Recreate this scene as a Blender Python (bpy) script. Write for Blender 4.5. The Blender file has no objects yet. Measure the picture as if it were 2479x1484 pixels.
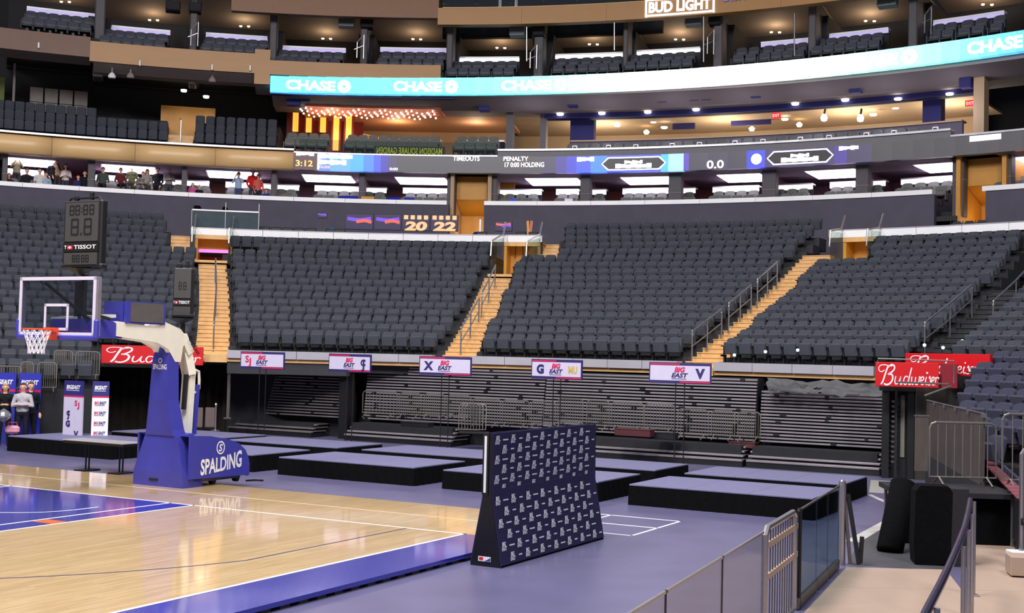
import bpy, bmesh, math, random
from mathutils import Vector, Matrix
random.seed(7)
S = bpy.context.scene
COL = S.collection
PI = math.pi
sin, cos, rad = math.sin, math.cos, math.radians

# ------------------------------------------------------------------ camera
W_IMG, H_IMG, FPX = 2479.0, 1484.0, 3000.0
EYE = Vector((0, 0, 2.86))
PITCH, ROLL = math.atan(116 / 3000.0), rad(1.4)
_f = Vector((0, cos(PITCH), sin(PITCH)))
_r0 = Vector((1, 0, 0))
_u0 = _r0.cross(_f)
_r = cos(ROLL) * _r0 + sin(ROLL) * _u0
_u = -sin(ROLL) * _r0 + cos(ROLL) * _u0
cam_data = bpy.data.cameras.new('camera')
cam = bpy.data.objects.new('camera', cam_data)
COL.objects.link(cam)
cam_data.sensor_width = 36.0
cam_data.lens = 36.0 * FPX / W_IMG
cam_data.clip_end = 500
cam.matrix_world = Matrix(((_r.x, _u.x, -_f.x, EYE.x), (_r.y, _u.y, -_f.y, EYE.y), (_r.z, _u.z, -_f.z, EYE.z), (0, 0, 0, 1)))
S.camera = cam

# ------------------------------------------------------------------ world, arena lamps, exposure
world = bpy.data.worlds.new('hall_air')
S.world = world
world.use_nodes = True
world.node_tree.nodes['Background'].inputs[0].default_value = (0.5, 0.5, 0.62, 1)
world.node_tree.nodes['Background'].inputs[1].default_value = 0.30
S.view_settings.view_transform = 'Standard'
S.view_settings.look = 'None'
S.view_settings.exposure = 0.0
S.view_settings.gamma = 1.0
S.view_settings.use_curve_mapping = False


def area_lamp(name, loc, target, size, power, color):
    d = bpy.data.lights.new(name, 'AREA')
    d.shape = 'SQUARE'
    d.size = size
    d.energy = power
    d.color = color
    o = bpy.data.objects.new(name, d)
    o.location = loc
    o.rotation_euler = (Vector(target) - Vector(loc)).to_track_quat('-Z', 'Y').to_euler()
    COL.objects.link(o)
    return o


LAMP = (1.0, 0.97, 0.98)
for i, (lx, ly, tx, ty, tz, e) in enumerate((
        (-22, 4, -18, 44, 3, 4900), (-6, 8, -4, 46, 3, 4900), (10, 2, 10, 40, 3, 4900),
        (-15, 24, -14, 27, 0, 2900), (2, 26, 2, 27, 0, 2100), (-5, 14, -7, 15, 0, 3400))):
    area_lamp('arena_lamp', (lx, ly, 24.0), (tx, ty, tz), 5.0, e, LAMP)


# ------------------------------------------------------------------ frames
def ray(u, v):
    return _f + (u - W_IMG / 2) / FPX * _r - (v - H_IMG / 2) / FPX * _u


def at_z(u, v, z):
    d = ray(u, v)
    return EYE + d * ((z - EYE.z) / d.z)


def at_y(u, v, y):
    d = ray(u, v)
    return EYE + d * (y / d.y)


C0 = Vector((-6.8, 18.0, 0))          # centre of the round bowl


def ring(R, th, z):
    t = rad(th)
    return Vector((C0.x + R * sin(t), C0.y + R * cos(t), z))


def on_ring(u, v, R):
    """photograph point -> (angle, height) on the cylinder of radius R round the bowl centre"""
    d = ray(u, v)
    ox, oy = EYE.x - C0.x, EYE.y - C0.y
    a = d.x * d.x + d.y * d.y
    b = 2 * (ox * d.x + oy * d.y)
    c = ox * ox + oy * oy - R * R
    t = (-b + math.sqrt(b * b - 4 * a * c)) / 2 / a
    p = EYE + d * t
    return math.degrees(math.atan2(p.x - C0.x, p.y - C0.y)), p.z


def TH(u, R, v=600):
    return on_ring(u, v, R)[0]


CA = rad(28.7)                         # the court is turned against the view
XC = Vector((cos(CA), -sin(CA), 0))
YC = Vector((sin(CA), cos(CA), 0))


def court(X, Y, z=0.0):
    p = XC * X + YC * Y
    p.z = z
    return p


def to_court(p):
    return p.x * XC.x + p.y * XC.y, p.x * YC.x + p.y * YC.y


# ------------------------------------------------------------------ materials
MATS = {}


def lin(c):
    return tuple(((x / 255.0) / 12.92 if x / 255.0 <= 0.04045 else ((x / 255.0 + 0.055) / 1.055) ** 2.4) for x in c)


def M(name, rgb, rough=0.55, metal=0.0, var=0.10, scale=6.0, bump=0.0, emit=0.0, ecol=None, coat=0.0, spec=0.5, stretch=None):
    """procedural principled material: base colour broken up by noise, optional fine bump or emission"""
    if name in MATS:
        return MATS[name]
    m = bpy.data.materials.new(name)
    m.use_nodes = True
    nt = m.node_tree
    b = nt.nodes['Principled BSDF']
    c = lin(rgb)
    b.inputs['Roughness'].default_value = rough
    b.inputs['Metallic'].default_value = metal
    b.inputs['Specular IOR Level'].default_value = spec
    b.inputs['Coat Weight'].default_value = coat
    b.inputs['Coat Roughness'].default_value = 0.08
    tc = nt.nodes.new('ShaderNodeTexCoord')
    src = tc.outputs['Object']
    if stretch:
        mp = nt.nodes.new('ShaderNodeMapping')
        mp.inputs['Scale'].default_value = stretch
        nt.links.new(src, mp.inputs['Vector'])
        src = mp.outputs['Vector']
    nz = nt.nodes.new('ShaderNodeTexNoise')
    nz.inputs['Scale'].default_value = scale
    nz.inputs['Detail'].default_value = 3
    nt.links.new(src, nz.inputs['Vector'])
    rp = nt.nodes.new('ShaderNodeValToRGB')
    rp.color_ramp.elements[0].position = 0.25
    rp.color_ramp.elements[1].position = 0.75
    rp.color_ramp.elements[0].color = tuple(x * (1 - var) for x in c) + (1,)
    rp.color_ramp.elements[1].color = tuple(min(1, x * (1 + var)) for x in c) + (1,)
    nt.links.new(nz.outputs['Fac'], rp.inputs['Fac'])
    nt.links.new(rp.outputs['Color'], b.inputs['Base Color'])
    if bump:
        bp = nt.nodes.new('ShaderNodeBump')
        bp.inputs['Strength'].default_value = bump
        bp.inputs['Distance'].default_value = 0.02
        nt.links.new(nz.outputs['Fac'], bp.inputs['Height'])
        nt.links.new(bp.outputs['Normal'], b.inputs['Normal'])
    if emit:
        b.inputs['Emission Color'].default_value = (lin(ecol) if ecol else c) + (1,)
        b.inputs['Emission Strength'].default_value = emit
    MATS[name] = m
    return m


def glass(name, tint, gloss=0.10, rough=0.03):
    if name in MATS:
        return MATS[name]
    m = bpy.data.materials.new(name)
    m.use_nodes = True
    nt = m.node_tree
    nt.nodes.remove(nt.nodes['Principled BSDF'])
    out = nt.nodes['Material Output']
    t = nt.nodes.new('ShaderNodeBsdfTransparent')
    t.inputs[0].default_value = lin(tint) + (1,)
    g = nt.nodes.new('ShaderNodeBsdfGlossy')
    g.inputs['Roughness'].default_value = rough
    mx = nt.nodes.new('ShaderNodeMixShader')
    mx.inputs[0].default_value = gloss
    nt.links.new(t.outputs[0], mx.inputs[1])
    nt.links.new(g.outputs[0], mx.inputs[2])
    nt.links.new(mx.outputs[0], out.inputs[0])
    MATS[name] = m
    return m


def frosted(name, tint, body, fac):
    """scratched or smoky sheet: see-through mixed with a dull body colour"""
    if name in MATS:
        return MATS[name]
    m = bpy.data.materials.new(name)
    m.use_nodes = True
    nt = m.node_tree
    b = nt.nodes['Principled BSDF']
    b.inputs['Base Color'].default_value = lin(body) + (1,)
    b.inputs['Roughness'].default_value = .3
    t = nt.nodes.new('ShaderNodeBsdfTransparent')
    t.inputs[0].default_value = lin(tint) + (1,)
    nz = nt.nodes.new('ShaderNodeTexNoise')
    nz.inputs['Scale'].default_value = 2.0
    mr = nt.nodes.new('ShaderNodeMapRange')
    mr.inputs['To Min'].default_value = fac - .12
    mr.inputs['To Max'].default_value = fac + .12
    nt.links.new(nz.outputs['Fac'], mr.inputs['Value'])
    mx = nt.nodes.new('ShaderNodeMixShader')
    nt.links.new(mr.outputs[0], mx.inputs[0])
    nt.links.new(t.outputs[0], mx.inputs[1])
    nt.links.new(b.outputs[0], mx.inputs[2])
    nt.links.new(mx.outputs[0], nt.nodes['Material Output'].inputs[0])
    MATS[name] = m
    return m


# ------------------------------------------------------------------ mesh building
class MB:
    """collects geometry; build() links it as ONE mesh object"""

    def __init__(s):
        s.v, s.f, s.m, s.cur = [], [], [], 0

    def mat(s, i):
        s.cur = i
        return s

    def add(s, vs, fs, xf=None):
        o = len(s.v)
        if xf is not None:
            vs = [xf @ Vector(p) for p in vs]
        s.v.extend([tuple(p) for p in vs])
        s.f.extend([tuple(o + i for i in f) for f in fs])
        s.m.extend([s.cur] * len(fs))
        return s

    def box(s, c, d, rz=0.0, rx=0.0, ry=0.0, xf=None):
        x, y, z = d[0] / 2, d[1] / 2, d[2] / 2
        vs = [Vector(p) for p in ((-x, -y, -z), (x, -y, -z), (x, y, -z), (-x, y, -z), (-x, -y, z), (x, -y, z), (x, y, z), (-x, y, z))]
        if rz or rx or ry:
            R = Matrix.Rotation(rz, 3, 'Z') @ Matrix.Rotation(ry, 3, 'Y') @ Matrix.Rotation(rx, 3, 'X')
            vs = [R @ p for p in vs]
        c = Vector(c)
        return s.add([p + c for p in vs], [(0, 3, 2, 1), (4, 5, 6, 7), (0, 1, 5, 4), (1, 2, 6, 5), (2, 3, 7, 6), (3, 0, 4, 7)], xf)

    def rbox(s, c, d, b=0.02, rx=0.0, rz=0.0, xf=None):
        """box with chamfered edges all round"""
        x, y, z = d[0] / 2, d[1] / 2, d[2] / 2
        b = min(b, x * .9, y * .9, z * .9)
        bm = bmesh.new()
        bmesh.ops.create_cube(bm, size=1.0)
        for v in bm.verts:
            v.co = Vector((v.co.x * 2 * x, v.co.y * 2 * y, v.co.z * 2 * z))
        bmesh.ops.bevel(bm, geom=list(bm.edges), offset=b, segments=1, affect='EDGES')
        R = Matrix.Rotation(rz, 3, 'Z') @ Matrix.Rotation(rx, 3, 'X')
        c = Vector(c)
        bm.verts.index_update()
        vs = [R @ v.co + c for v in bm.verts]
        fs = [tuple(v.index for v in f.verts) for f in bm.faces]
        bm.free()
        return s.add(vs, fs, xf)

    def beam(s, p0, p1, w, h, up=(0, 0, 1)):
        p0, p1 = Vector(p0), Vector(p1)
        d = (p1 - p0).normalized()
        up = Vector(up)
        if abs(d.dot(up)) > 0.98:
            up = Vector((0, 1, 0)) if abs(d.y) < .9 else Vector((1, 0, 0))
        sx = d.cross(up).normalized()
        sy = sx.cross(d).normalized()
        q = [(-1, -1), (1, -1), (1, 1), (-1, 1)]
        vs = [p + sx * a * w / 2 + sy * b * h / 2 for p in (p0, p1) for a, b in q]
        return s.add(vs, [(0, 1, 2, 3)[::-1], (4, 5, 6, 7)] + [(i, (i + 1) % 4, 4 + (i + 1) % 4, 4 + i) for i in range(4)])

    def tube(s, pts, r, n=6, closed=False):
        pts = [Vector(p) for p in pts]
        k = len(pts)
        rr = r if isinstance(r, (list, tuple)) else [r] * k
        vs, fs = [], []
        prev = None
        for i, p in enumerate(pts):
            a = pts[i - 1] if i or closed else pts[i]
            b = pts[(i + 1) % k] if i < k - 1 or closed else pts[i]
            t = (b - a)
            t = t.normalized() if t.length > 1e-9 else Vector((0, 0, 1))
            if prev is None:
                prev = Vector((0, 0, 1)) if abs(t.z) < .9 else Vector((1, 0, 0))
            nx = (prev - t * prev.dot(t))
            if nx.length < 1e-6:
                nx = Vector((1, 0, 0)) - t * t.x
            nx.normalize()
            ny = t.cross(nx)
            prev = nx
            for j in range(n):
                an = 2 * PI * j / n
                vs.append(p + (nx * cos(an) + ny * sin(an)) * rr[i])
        for i in range(k if closed else k - 1):
            a, b = i * n, ((i + 1) % k) * n
            for j in range(n):
                fs.append((a + j, a + (j + 1) % n, b + (j + 1) % n, b + j))
        if not closed:
            fs.append(tuple(range(n))[::-1])
            fs.append(tuple((k - 1) * n + j for j in range(n)))
        return s.add(vs, fs)

    def prism(s, poly, t0, t1, xf=None):
        """2D polygon (x, z) extruded along y from t0 to t1"""
        n = len(poly)
        vs = [(x, t0, z) for x, z in poly] + [(x, t1, z) for x, z in poly]
        fs = [tuple(range(n)), tuple(range(2 * n - 1, n - 1, -1))] + [(i, n + i, n + (i + 1) % n, (i + 1) % n) for i in range(n)]
        return s.add(vs, fs, xf)

    def slab(s, poly, z0, z1):
        """2D polygon (x, y) extruded upwards"""
        n = len(poly)
        vs = [(p[0], p[1], z0) for p in poly] + [(p[0], p[1], z1) for p in poly]
        fs = [tuple(range(n))[::-1], tuple(range(n, 2 * n))] + [(i, (i + 1) % n, n + (i + 1) % n, n + i) for i in range(n)]
        return s.add(vs, fs)

    def arc(s, R0, R1, z0, z1, t0, t1, step=1.5, z0b=None, z1b=None):
        """block of a ring: R0..R1, z0..z1 (z0b, z1b at the outer radius), t0..t1 degrees"""
        n = max(1, int(abs(t1 - t0) / step + .5))
        z0b = z0 if z0b is None else z0b
        z1b = z1 if z1b is None else z1b
        vs, fs = [], []
        for i in range(n + 1):
            t = t0 + (t1 - t0) * i / n
            vs += [ring(R0, t, z0), ring(R1, t, z0b), ring(R1, t, z1b), ring(R0, t, z1)]
        for i in range(n):
            a, b = i * 4, i * 4 + 4
            for j in range(4):
                fs.append((a + j, a + (j + 1) % 4, b + (j + 1) % 4, b + j))
        fs.append((3, 2, 1, 0))
        fs.append((4 * n, 4 * n + 1, 4 * n + 2, 4 * n + 3))
        return s.add(vs, fs)

    def arc_profile(s, prof, t0, t1, step=1.5):
        """closed (R, z) outline swept along the ring"""
        n = max(1, int(abs(t1 - t0) / step + .5))
        k = len(prof)
        vs, fs = [], []
        for i in range(n + 1):
            t = t0 + (t1 - t0) * i / n
            vs += [ring(R, t, z) for R, z in prof]
        for i in range(n):
            a, b = i * k, i * k + k
            for j in range(k):
                fs.append((a + j, a + (j + 1) % k, b + (j + 1) % k, b + j))
        fs.append(tuple(range(k))[::-1])
        fs.append(tuple(n * k + j for j in range(k)))
        return s.add(vs, fs)

    def lathe(s, prof, n=12, c=(0, 0, 0)):
        c = Vector(c)
        k = len(prof)
        vs = [c + Vector((r * cos(2 * PI * i / n), r * sin(2 * PI * i / n), z)) for i in range(n) for r, z in prof]
        fs = []
        for i in range(n):
            a, b = i * k, ((i + 1) % n) * k
            for j in range(k - 1):
                fs.append((a + j, b + j, b + j + 1, a + j + 1))
        fs.append(tuple(i * k for i in range(n))[::-1])
        fs.append(tuple(i * k + k - 1 for i in range(n)))
        return s.add(vs, fs)

    def quad(s, a, b, c, d):
        return s.add([a, b, c, d], [(0, 1, 2, 3)])

    def mesh(s, name, mats, smooth=False):
        me = bpy.data.meshes.new(name)
        me.from_pydata([tuple(p) for p in s.v], [], s.f)
        mats = mats if isinstance(mats, (list, tuple)) else [mats]
        for m in mats:
            me.materials.append(m)
        if len(mats) > 1:
            me.polygons.foreach_set('material_index', s.m)
        me.validate()
        bm = bmesh.new()
        bm.from_mesh(me)
        bmesh.ops.recalc_face_normals(bm, faces=bm.faces)
        bm.to_mesh(me)
        bm.free()
        if smooth:
            me.polygons.foreach_set('use_smooth', [True] * len(me.polygons))
        me.update()
        return me

    def build(s, name, mats, parent=None, smooth=False, world=True):
        """world=True: geometry is in world coordinates and is moved into the parent's frame"""
        if parent is not None and world:
            inv = FRAME[parent].inverted()
            s.v = [tuple(inv @ Vector(p)) for p in s.v]
        o = bpy.data.objects.new(name, s.mesh(name, mats, smooth))
        COL.objects.link(o)
        if parent is not None:
            o.parent = parent
            FRAME[o] = FRAME[parent]
        else:
            FRAME[o] = Matrix.Identity(4)
        return o


FRAME = {}


def based(mb, name, mats, loc, smooth=False):
    """one-mesh thing with its origin at loc; geometry given in world coordinates"""
    loc = Vector(loc)
    mb.v = [tuple(Vector(p) - loc) for p in mb.v]
    o = bpy.data.objects.new(name, mb.mesh(name, mats, smooth))
    o.location = loc
    COL.objects.link(o)
    FRAME[o] = Matrix.Translation(loc)
    return o


def tag(o, label=None, cat=None, group=None, kind=None):
    if label:
        o['label'] = label
    if cat:
        o['category'] = cat
    if group:
        o['group'] = group
    if kind:
        o['kind'] = kind
    return o


def thing(name, label, cat, loc=(0, 0, 0), rz=0.0, group=None, kind=None):
    o = bpy.data.objects.new(name, None)
    o.empty_display_size = 0.2
    COL.objects.link(o)
    o.location = loc
    o.rotation_euler = (0, 0, rz)
    FRAME[o] = Matrix.Translation(Vector(loc)) @ Matrix.Rotation(rz, 4, 'Z')
    return tag(o, label, cat, group, kind)


def place(name, me, parent, loc=(0, 0, 0), rz=0.0):
    """part from shared mesh data, in the parent's frame"""
    o = bpy.data.objects.new(name, me)
    o.location = loc
    o.rotation_euler = (0, 0, rz)
    COL.objects.link(o)
    o.parent = parent
    FRAME[o] = FRAME[parent] @ Matrix.Translation(Vector(loc)) @ Matrix.Rotation(rz, 4, 'Z')
    return o


# ------------------------------------------------------------------ lettering
_TXT = {}


def glyphs(txt, bold=0.0, shear=0.0, space=1.0):
    """(verts, faces, width) of flat lettering, cap height 1, baseline at 0"""
    key = (txt, bold, shear, space)
    if key in _TXT:
        return _TXT[key]
    cu = bpy.data.curves.new('lettering', 'FONT')
    cu.body = txt
    cu.size = 1.0
    cu.offset = bold
    cu.shear = shear
    cu.space_character = space
    cu.resolution_u = 3
    cu.fill_mode = 'FRONT'
    o = bpy.data.objects.new('lettering', cu)
    COL.objects.link(o)
    dg = bpy.context.evaluated_depsgraph_get()
    dg.update()
    me = bpy.data.meshes.new_from_object(o.evaluated_get(dg))
    vs = [(v.co.x / 0.7, v.co.y / 0.7) for v in me.vertices]
    fs = [tuple(p.vertices) for p in me.polygons]
    bpy.data.objects.remove(o)
    bpy.data.curves.remove(cu)
    bpy.data.meshes.remove(me)
    x0 = min(p[0] for p in vs) if vs else 0
    x1 = max(p[0] for p in vs) if vs else 0
    vs = [(p[0] - x0, p[1]) for p in vs]
    _TXT[key] = (vs, fs, x1 - x0)
    return _TXT[key]


def letter(mb, txt, origin, ex, ey, h, width=None, align='l', bold=0.0, shear=0.0, space=1.0):
    """flat lettering on the plane origin + ex*x + ey*y; h = cap height, width = forced total width"""
    vs, fs, w = glyphs(txt, bold, shear, space)
    ex, ey, origin = Vector(ex).normalized(), Vector(ey).normalized(), Vector(origin)
    sx = width / w if width else h
    off = {'l': 0, 'c': -w * sx / 2, 'r': -w * sx}[align]
    mb.add([origin + ex * (off + x * sx) + ey * (y * h) for x, y in vs], fs)
    return w * sx


def letter_ring(mb, txt, R, th, z, h, width=None, align='c', bold=0.0, shear=0.0):
    vs, fs, w = glyphs(txt, bold, shear)
    sx = width / w if width else h
    off = {'l': 0, 'c': -w * sx / 2, 'r': -w * sx}[align]
    mb.add([ring(R, th + math.degrees((off + x * sx) / R), z + y * h) for x, y in vs], fs)


def disc(mb, c, ex, ey, r, n=16, r_in=None, sx=1.0):
    c, ex, ey = Vector(c), Vector(ex), Vector(ey)
    p = [c + ex * (r * sx * cos(2 * PI * i / n)) + ey * (r * sin(2 * PI * i / n)) for i in range(n)]
    if r_in is None:
        return mb.add(p, [tuple(range(n))])
    q = [c + ex * (r_in * sx * cos(2 * PI * i / n)) + ey * (r_in * sin(2 * PI * i / n)) for i in range(n)]
    return mb.add(p + q, [(i, (i + 1) % n, n + (i + 1) % n, n + i) for i in range(n)])


def ribbon(mb, pts, wid, origin, ex, ey, sc=1.0, n_sub=5, pen=None):
    """brush stroke: Catmull-Rom through 2D pts, width wid (pen=(angle, thin) for a flat nib)"""
    P = [Vector((p[0], p[1])) for p in pts]
    Q = []
    for i in range(len(P) - 1):
        p0, p1, p2, p3 = P[max(i - 1, 0)], P[i], P[i + 1], P[min(i + 2, len(P) - 1)]
        for j in range(n_sub):
            t = j / n_sub
            Q.append(0.5 * ((2 * p1) + (p2 - p0) * t + (2 * p0 - 5 * p1 + 4 * p2 - p3) * t * t + (3 * p1 - p0 - 3 * p2 + p3) * t ** 3))
    Q.append(P[-1])
    ex, ey, origin = Vector(ex), Vector(ey), Vector(origin)
    vs, fs = [], []
    for i, q in enumerate(Q):
        d = Q[min(i + 1, len(Q) - 1)] - Q[max(i - 1, 0)]
        d = d.normalized() if d.length > 1e-9 else Vector((1, 0))
        nrm = Vector((-d.y, d.x))
        w = wid
        if pen:
            w = wid * (pen[1] + (1 - pen[1]) * abs(d.x * sin(pen[0]) - d.y * cos(pen[0])))
        for sg in (1, -1):
            c = q + nrm * (sg * w / 2)
            vs.append(origin + ex * (c.x * sc) + ey * (c.y * sc))
    for i in range(len(Q) - 1):
        fs.append((2 * i, 2 * i + 1, 2 * i + 3, 2 * i + 2))
    mb.add(vs, fs)


def copy_tree(o, parent=None):
    c = o.copy()
    COL.objects.link(c)
    c.parent = parent
    FRAME[c] = FRAME[o]
    for ch in [x for x in CHILDREN.get(o, [])]:
        copy_tree(ch, c)
    return c


CHILDREN = {}
ORD = ['first', 'second', 'third', 'fourth', 'fifth', 'sixth', 'seventh', 'eighth', 'ninth', 'tenth', 'eleventh', 'twelfth', 'thirteenth', 'fourteenth', 'fifteenth', 'sixteenth', 'seventeenth', 'eighteenth', 'nineteenth', 'twentieth', 'twenty-first', 'twenty-second', 'twenty-third', 'twenty-fourth', 'twenty-fifth', 'twenty-sixth', 'twenty-seventh', 'twenty-eighth', 'twenty-ninth', 'thirtieth']

# ================================================================== materials shared by many things
m_floor = M('grey_floor_cover', (94, 91, 122), 0.32, var=.10, scale=1.3, spec=.45)
m_black = M('black_paint', (16, 16, 18), 0.5, var=.2)
m_cloth = M('black_cloth', (9, 9, 11), 0.95, var=.3, scale=14, bump=.25, spec=.1)
m_steel = M('brushed_steel', (176, 174, 176), 0.32, .9, var=.06, scale=20)
m_dsteel = M('dull_steel', (104, 98, 96), 0.45, .7, var=.12, scale=14)
m_white = M('white_paint', (232, 232, 235), 0.45, var=.03)
m_line = M('white_line_paint', (236, 236, 238), 0.35, var=.03)
m_stagetop = M('stage_carpet', (112, 110, 142), 0.6, var=.08, scale=5, spec=.3)
m_blue = M('royal_blue_paint', (46, 52, 166), 0.25, var=.06, scale=2, coat=1.0)
m_pad = M('blue_padding_vinyl', (58, 60, 156), 0.48, var=.08, scale=4, bump=.05)
m_orange = M('orange_paint', (206, 92, 40), 0.4, var=.06)
m_seat = M('charcoal_seat_fabric', (68, 71, 79), 0.85, var=.10, scale=9, bump=.1, spec=.15)
m_seatdark = M('black_seat_plastic', (17, 18, 21), 0.5, var=.2)
m_concrete = M('dark_concrete', (46, 46, 50), 0.8, var=.15, scale=3)
m_stairwood = M('pale_stair_wood', (214, 170, 112), 0.5, var=.08, scale=5)
m_honey = M('honey_wood_panel', (196, 138, 48), 0.5, var=.07, scale=2.5)
m_wall = M('slate_wall_paint', (80, 77, 92), 0.8, var=.10, scale=1.5)
m_counter = M('white_counter', (248, 248, 250), 0.28, var=.04, scale=1.5, spec=.6)
m_alu = M('silver_fascia_metal', (190, 188, 196), 0.28, .35, var=.10, scale=1.0)

# ================================================================== arena floor
mb = MB()
mb.slab([(-70, -12), (45, -12), (45, 75), (-70, 75)], -0.3, 0.0)
o = mb.build('floor', m_floor)
tag(o, 'grey purple arena floor covering around the court', kind='structure')

# ================================================================== basketball court
AXIS, BASE, SIDE = -17.8, 16.43, -9.72            # hoop axis, baseline, sideline in court metres
EDGE_Y, EDGE_X = 19.22, -8.73
wood = bpy.data.materials.new('maple_court_boards')
wood.use_nodes = True
nt = wood.node_tree
b = nt.nodes['Principled BSDF']
tc = nt.nodes.new('ShaderNodeTexCoord')
mp = nt.nodes.new('ShaderNodeMapping')
mp.inputs['Scale'].default_value = (14, .9, 1)
nt.links.new(tc.outputs['Object'], mp.inputs['Vector'])
nz = nt.nodes.new('ShaderNodeTexNoise')
nz.inputs['Scale'].default_value = 1.6
nz.inputs['Detail'].default_value = 6
nz.inputs['Roughness'].default_value = .65
nt.links.new(mp.outputs['Vector'], nz.inputs['Vector'])
br = nt.nodes.new('ShaderNodeTexBrick')
br.inputs['Scale'].default_value = 1.0
br.inputs['Mortar Size'].default_value = 0.0015
br.inputs['Brick Width'].default_value = 1.1
br.inputs['Row Height'].default_value = 0.06
br.inputs['Color1'].default_value = lin((214, 180, 124)) + (1,)
br.inputs['Color2'].default_value = lin((230, 198, 142)) + (1,)
br.inputs['Mortar'].default_value = lin((176, 140, 92)) + (1,)
m2 = nt.nodes.new('ShaderNodeMapping')
m2.inputs['Rotation'].default_value = (0, 0, PI / 2)
nt.links.new(tc.outputs['Object'], m2.inputs['Vector'])
nt.links.new(m2.outputs['Vector'], br.inputs['Vector'])
rp = nt.nodes.new('ShaderNodeValToRGB')
rp.color_ramp.elements[0].position = .3
rp.color_ramp.elements[0].color = (.72, .70, .66, 1)
rp.color_ramp.elements[1].position = .62
rp.color_ramp.elements[1].color = (1.04, 1.04, 1.04, 1)
nt.links.new(nz.outputs['Fac'], rp.inputs['Fac'])
mx = nt.nodes.new('ShaderNodeMixRGB')
mx.blend_type = 'MULTIPLY'
mx.inputs[0].default_value = .75
nt.links.new(br.outputs['Color'], mx.inputs[1])
nt.links.new(rp.outputs['Color'], mx.inputs[2])
nt.links.new(mx.outputs[0], b.inputs['Base Color'])
b.inputs['Roughness'].default_value = .3
b.inputs['Coat Weight'].default_value = 1.0
b.inputs['Coat Roughness'].default_value = .07
MATS['maple_court_boards'] = wood

ct = thing('basketball_court', 'pale maple basketball court with blue lane and blue sideline border', 'court', court(SIDE, BASE, 0), -CA)


def cbox(X0, X1, Y0, Y1, z0, z1, mb=None):
    mb = mb or MB()
    mb.slab([court(X0, Y0), court(X1, Y0), court(X1, Y1), court(X0, Y1)], z0, z1)
    return mb


cbox(-34, EDGE_X - .99, -14, EDGE_Y, .045, .100).build('deck', wood, ct)
cbox(EDGE_X - .99, EDGE_X, BASE, EDGE_Y, .045, .100).build('deck', wood, ct)
cbox(EDGE_X - .99, EDGE_X, -14, BASE, .045, .100).build('sideline_border', m_blue, ct)
cbox(AXIS - 2.6, AXIS + 2.6, BASE - 6.1, BASE, .100, .1016).build('painted_lane', m_blue, ct)
L = .05
for (X0, X1, Y0, Y1) in ((-34, SIDE + .03, BASE - L, BASE), (SIDE - .03, SIDE + .03, -14, BASE),
                         (AXIS + 2.57, AXIS + 2.62, BASE - 6.1, BASE), (AXIS - 2.62, AXIS - 2.57, BASE - 6.1, BASE),
                         (AXIS + 2.03, AXIS + 2.08, BASE - 6.1, BASE), (AXIS - 2.08, AXIS - 2.03, BASE - 6.1, BASE),
                         (AXIS + 1.53, AXIS + 1.57, BASE - 1.72, BASE - 1.2)):
    cbox(X0, X1, Y0, Y1, .1016, .1032).build('court_line', m_line, ct)
cbox(-34, EDGE_X, 17.80, 17.83, .1005, .1016).build('court_line', M('faint_tape', (226, 204, 160), .4), ct)
for (X0, Y0, w, d) in ((AXIS + 2.12, BASE - 3.05, .42, .3), (AXIS + 2.12, BASE - 4.3, .42, .08)):
    cbox(X0, X0 + w, Y0, Y0 + d, .1016, .1030).build('lane_block', m_orange, ct)
mb = MB()                                                    # restricted-area arc
pts = [(AXIS + 1.55 * cos(a), BASE - 1.72 - 1.2 * sin(a)) for a in [PI * i / 24 for i in range(25)]]
pin = [(AXIS + 1.51 * cos(a), BASE - 1.72 - 1.16 * sin(a)) for a in [PI * i / 24 for i in range(25)]]
mb.add([court(x, y, .1030) for x, y in pts + pin], [(i, i + 1, 26 + i, 25 + i) for i in range(24)])
mb.build('restricted_arc', m_line, ct)
m_navy = M('navy_line_paint', (52, 50, 92), .4, var=.05)     # three-point line: straight piece, then arc
mb = cbox(-10.775, -10.735, 12.6, BASE - L, .100, .1014)
cx, cy, r3 = AXIS, BASE - 1.72, 7.37
a0 = math.atan2(12.6 - cy, -10.755 - cx)
pts = [(cx + r3 * cos(a0 - (a0 + PI / 2) * i / 30), cy + r3 * sin(a0 - (a0 + PI / 2) * i / 30)) for i in range(31)]
pin = [(cx + (r3 - .04) * cos(a0 - (a0 + PI / 2) * i / 30), cy + (r3 - .04) * sin(a0 - (a0 + PI / 2) * i / 30)) for i in range(31)]
mb.add([court(x, y, .1014) for x, y in pts + pin], [(i, i + 1, 32 + i, 31 + i) for i in range(30)])
mb.build('three_point_line', m_navy, ct)
m_block = M('grey_support_block', (64, 66, 72), .7, var=.15)
blk = MB().box((0, 0, .022), (.10, .16, .045)).mesh('support_block', m_block)
fr = FRAME[ct].inverted()
for i in range(34):
    place('support_block', blk, ct, fr @ court(EDGE_X - .08, BASE - .2 - i * .33, 0))
for i in range(20):
    place('support_block', blk, ct, fr @ court(EDGE_X - .3 - i * .7, EDGE_Y - .1, 0))

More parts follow.
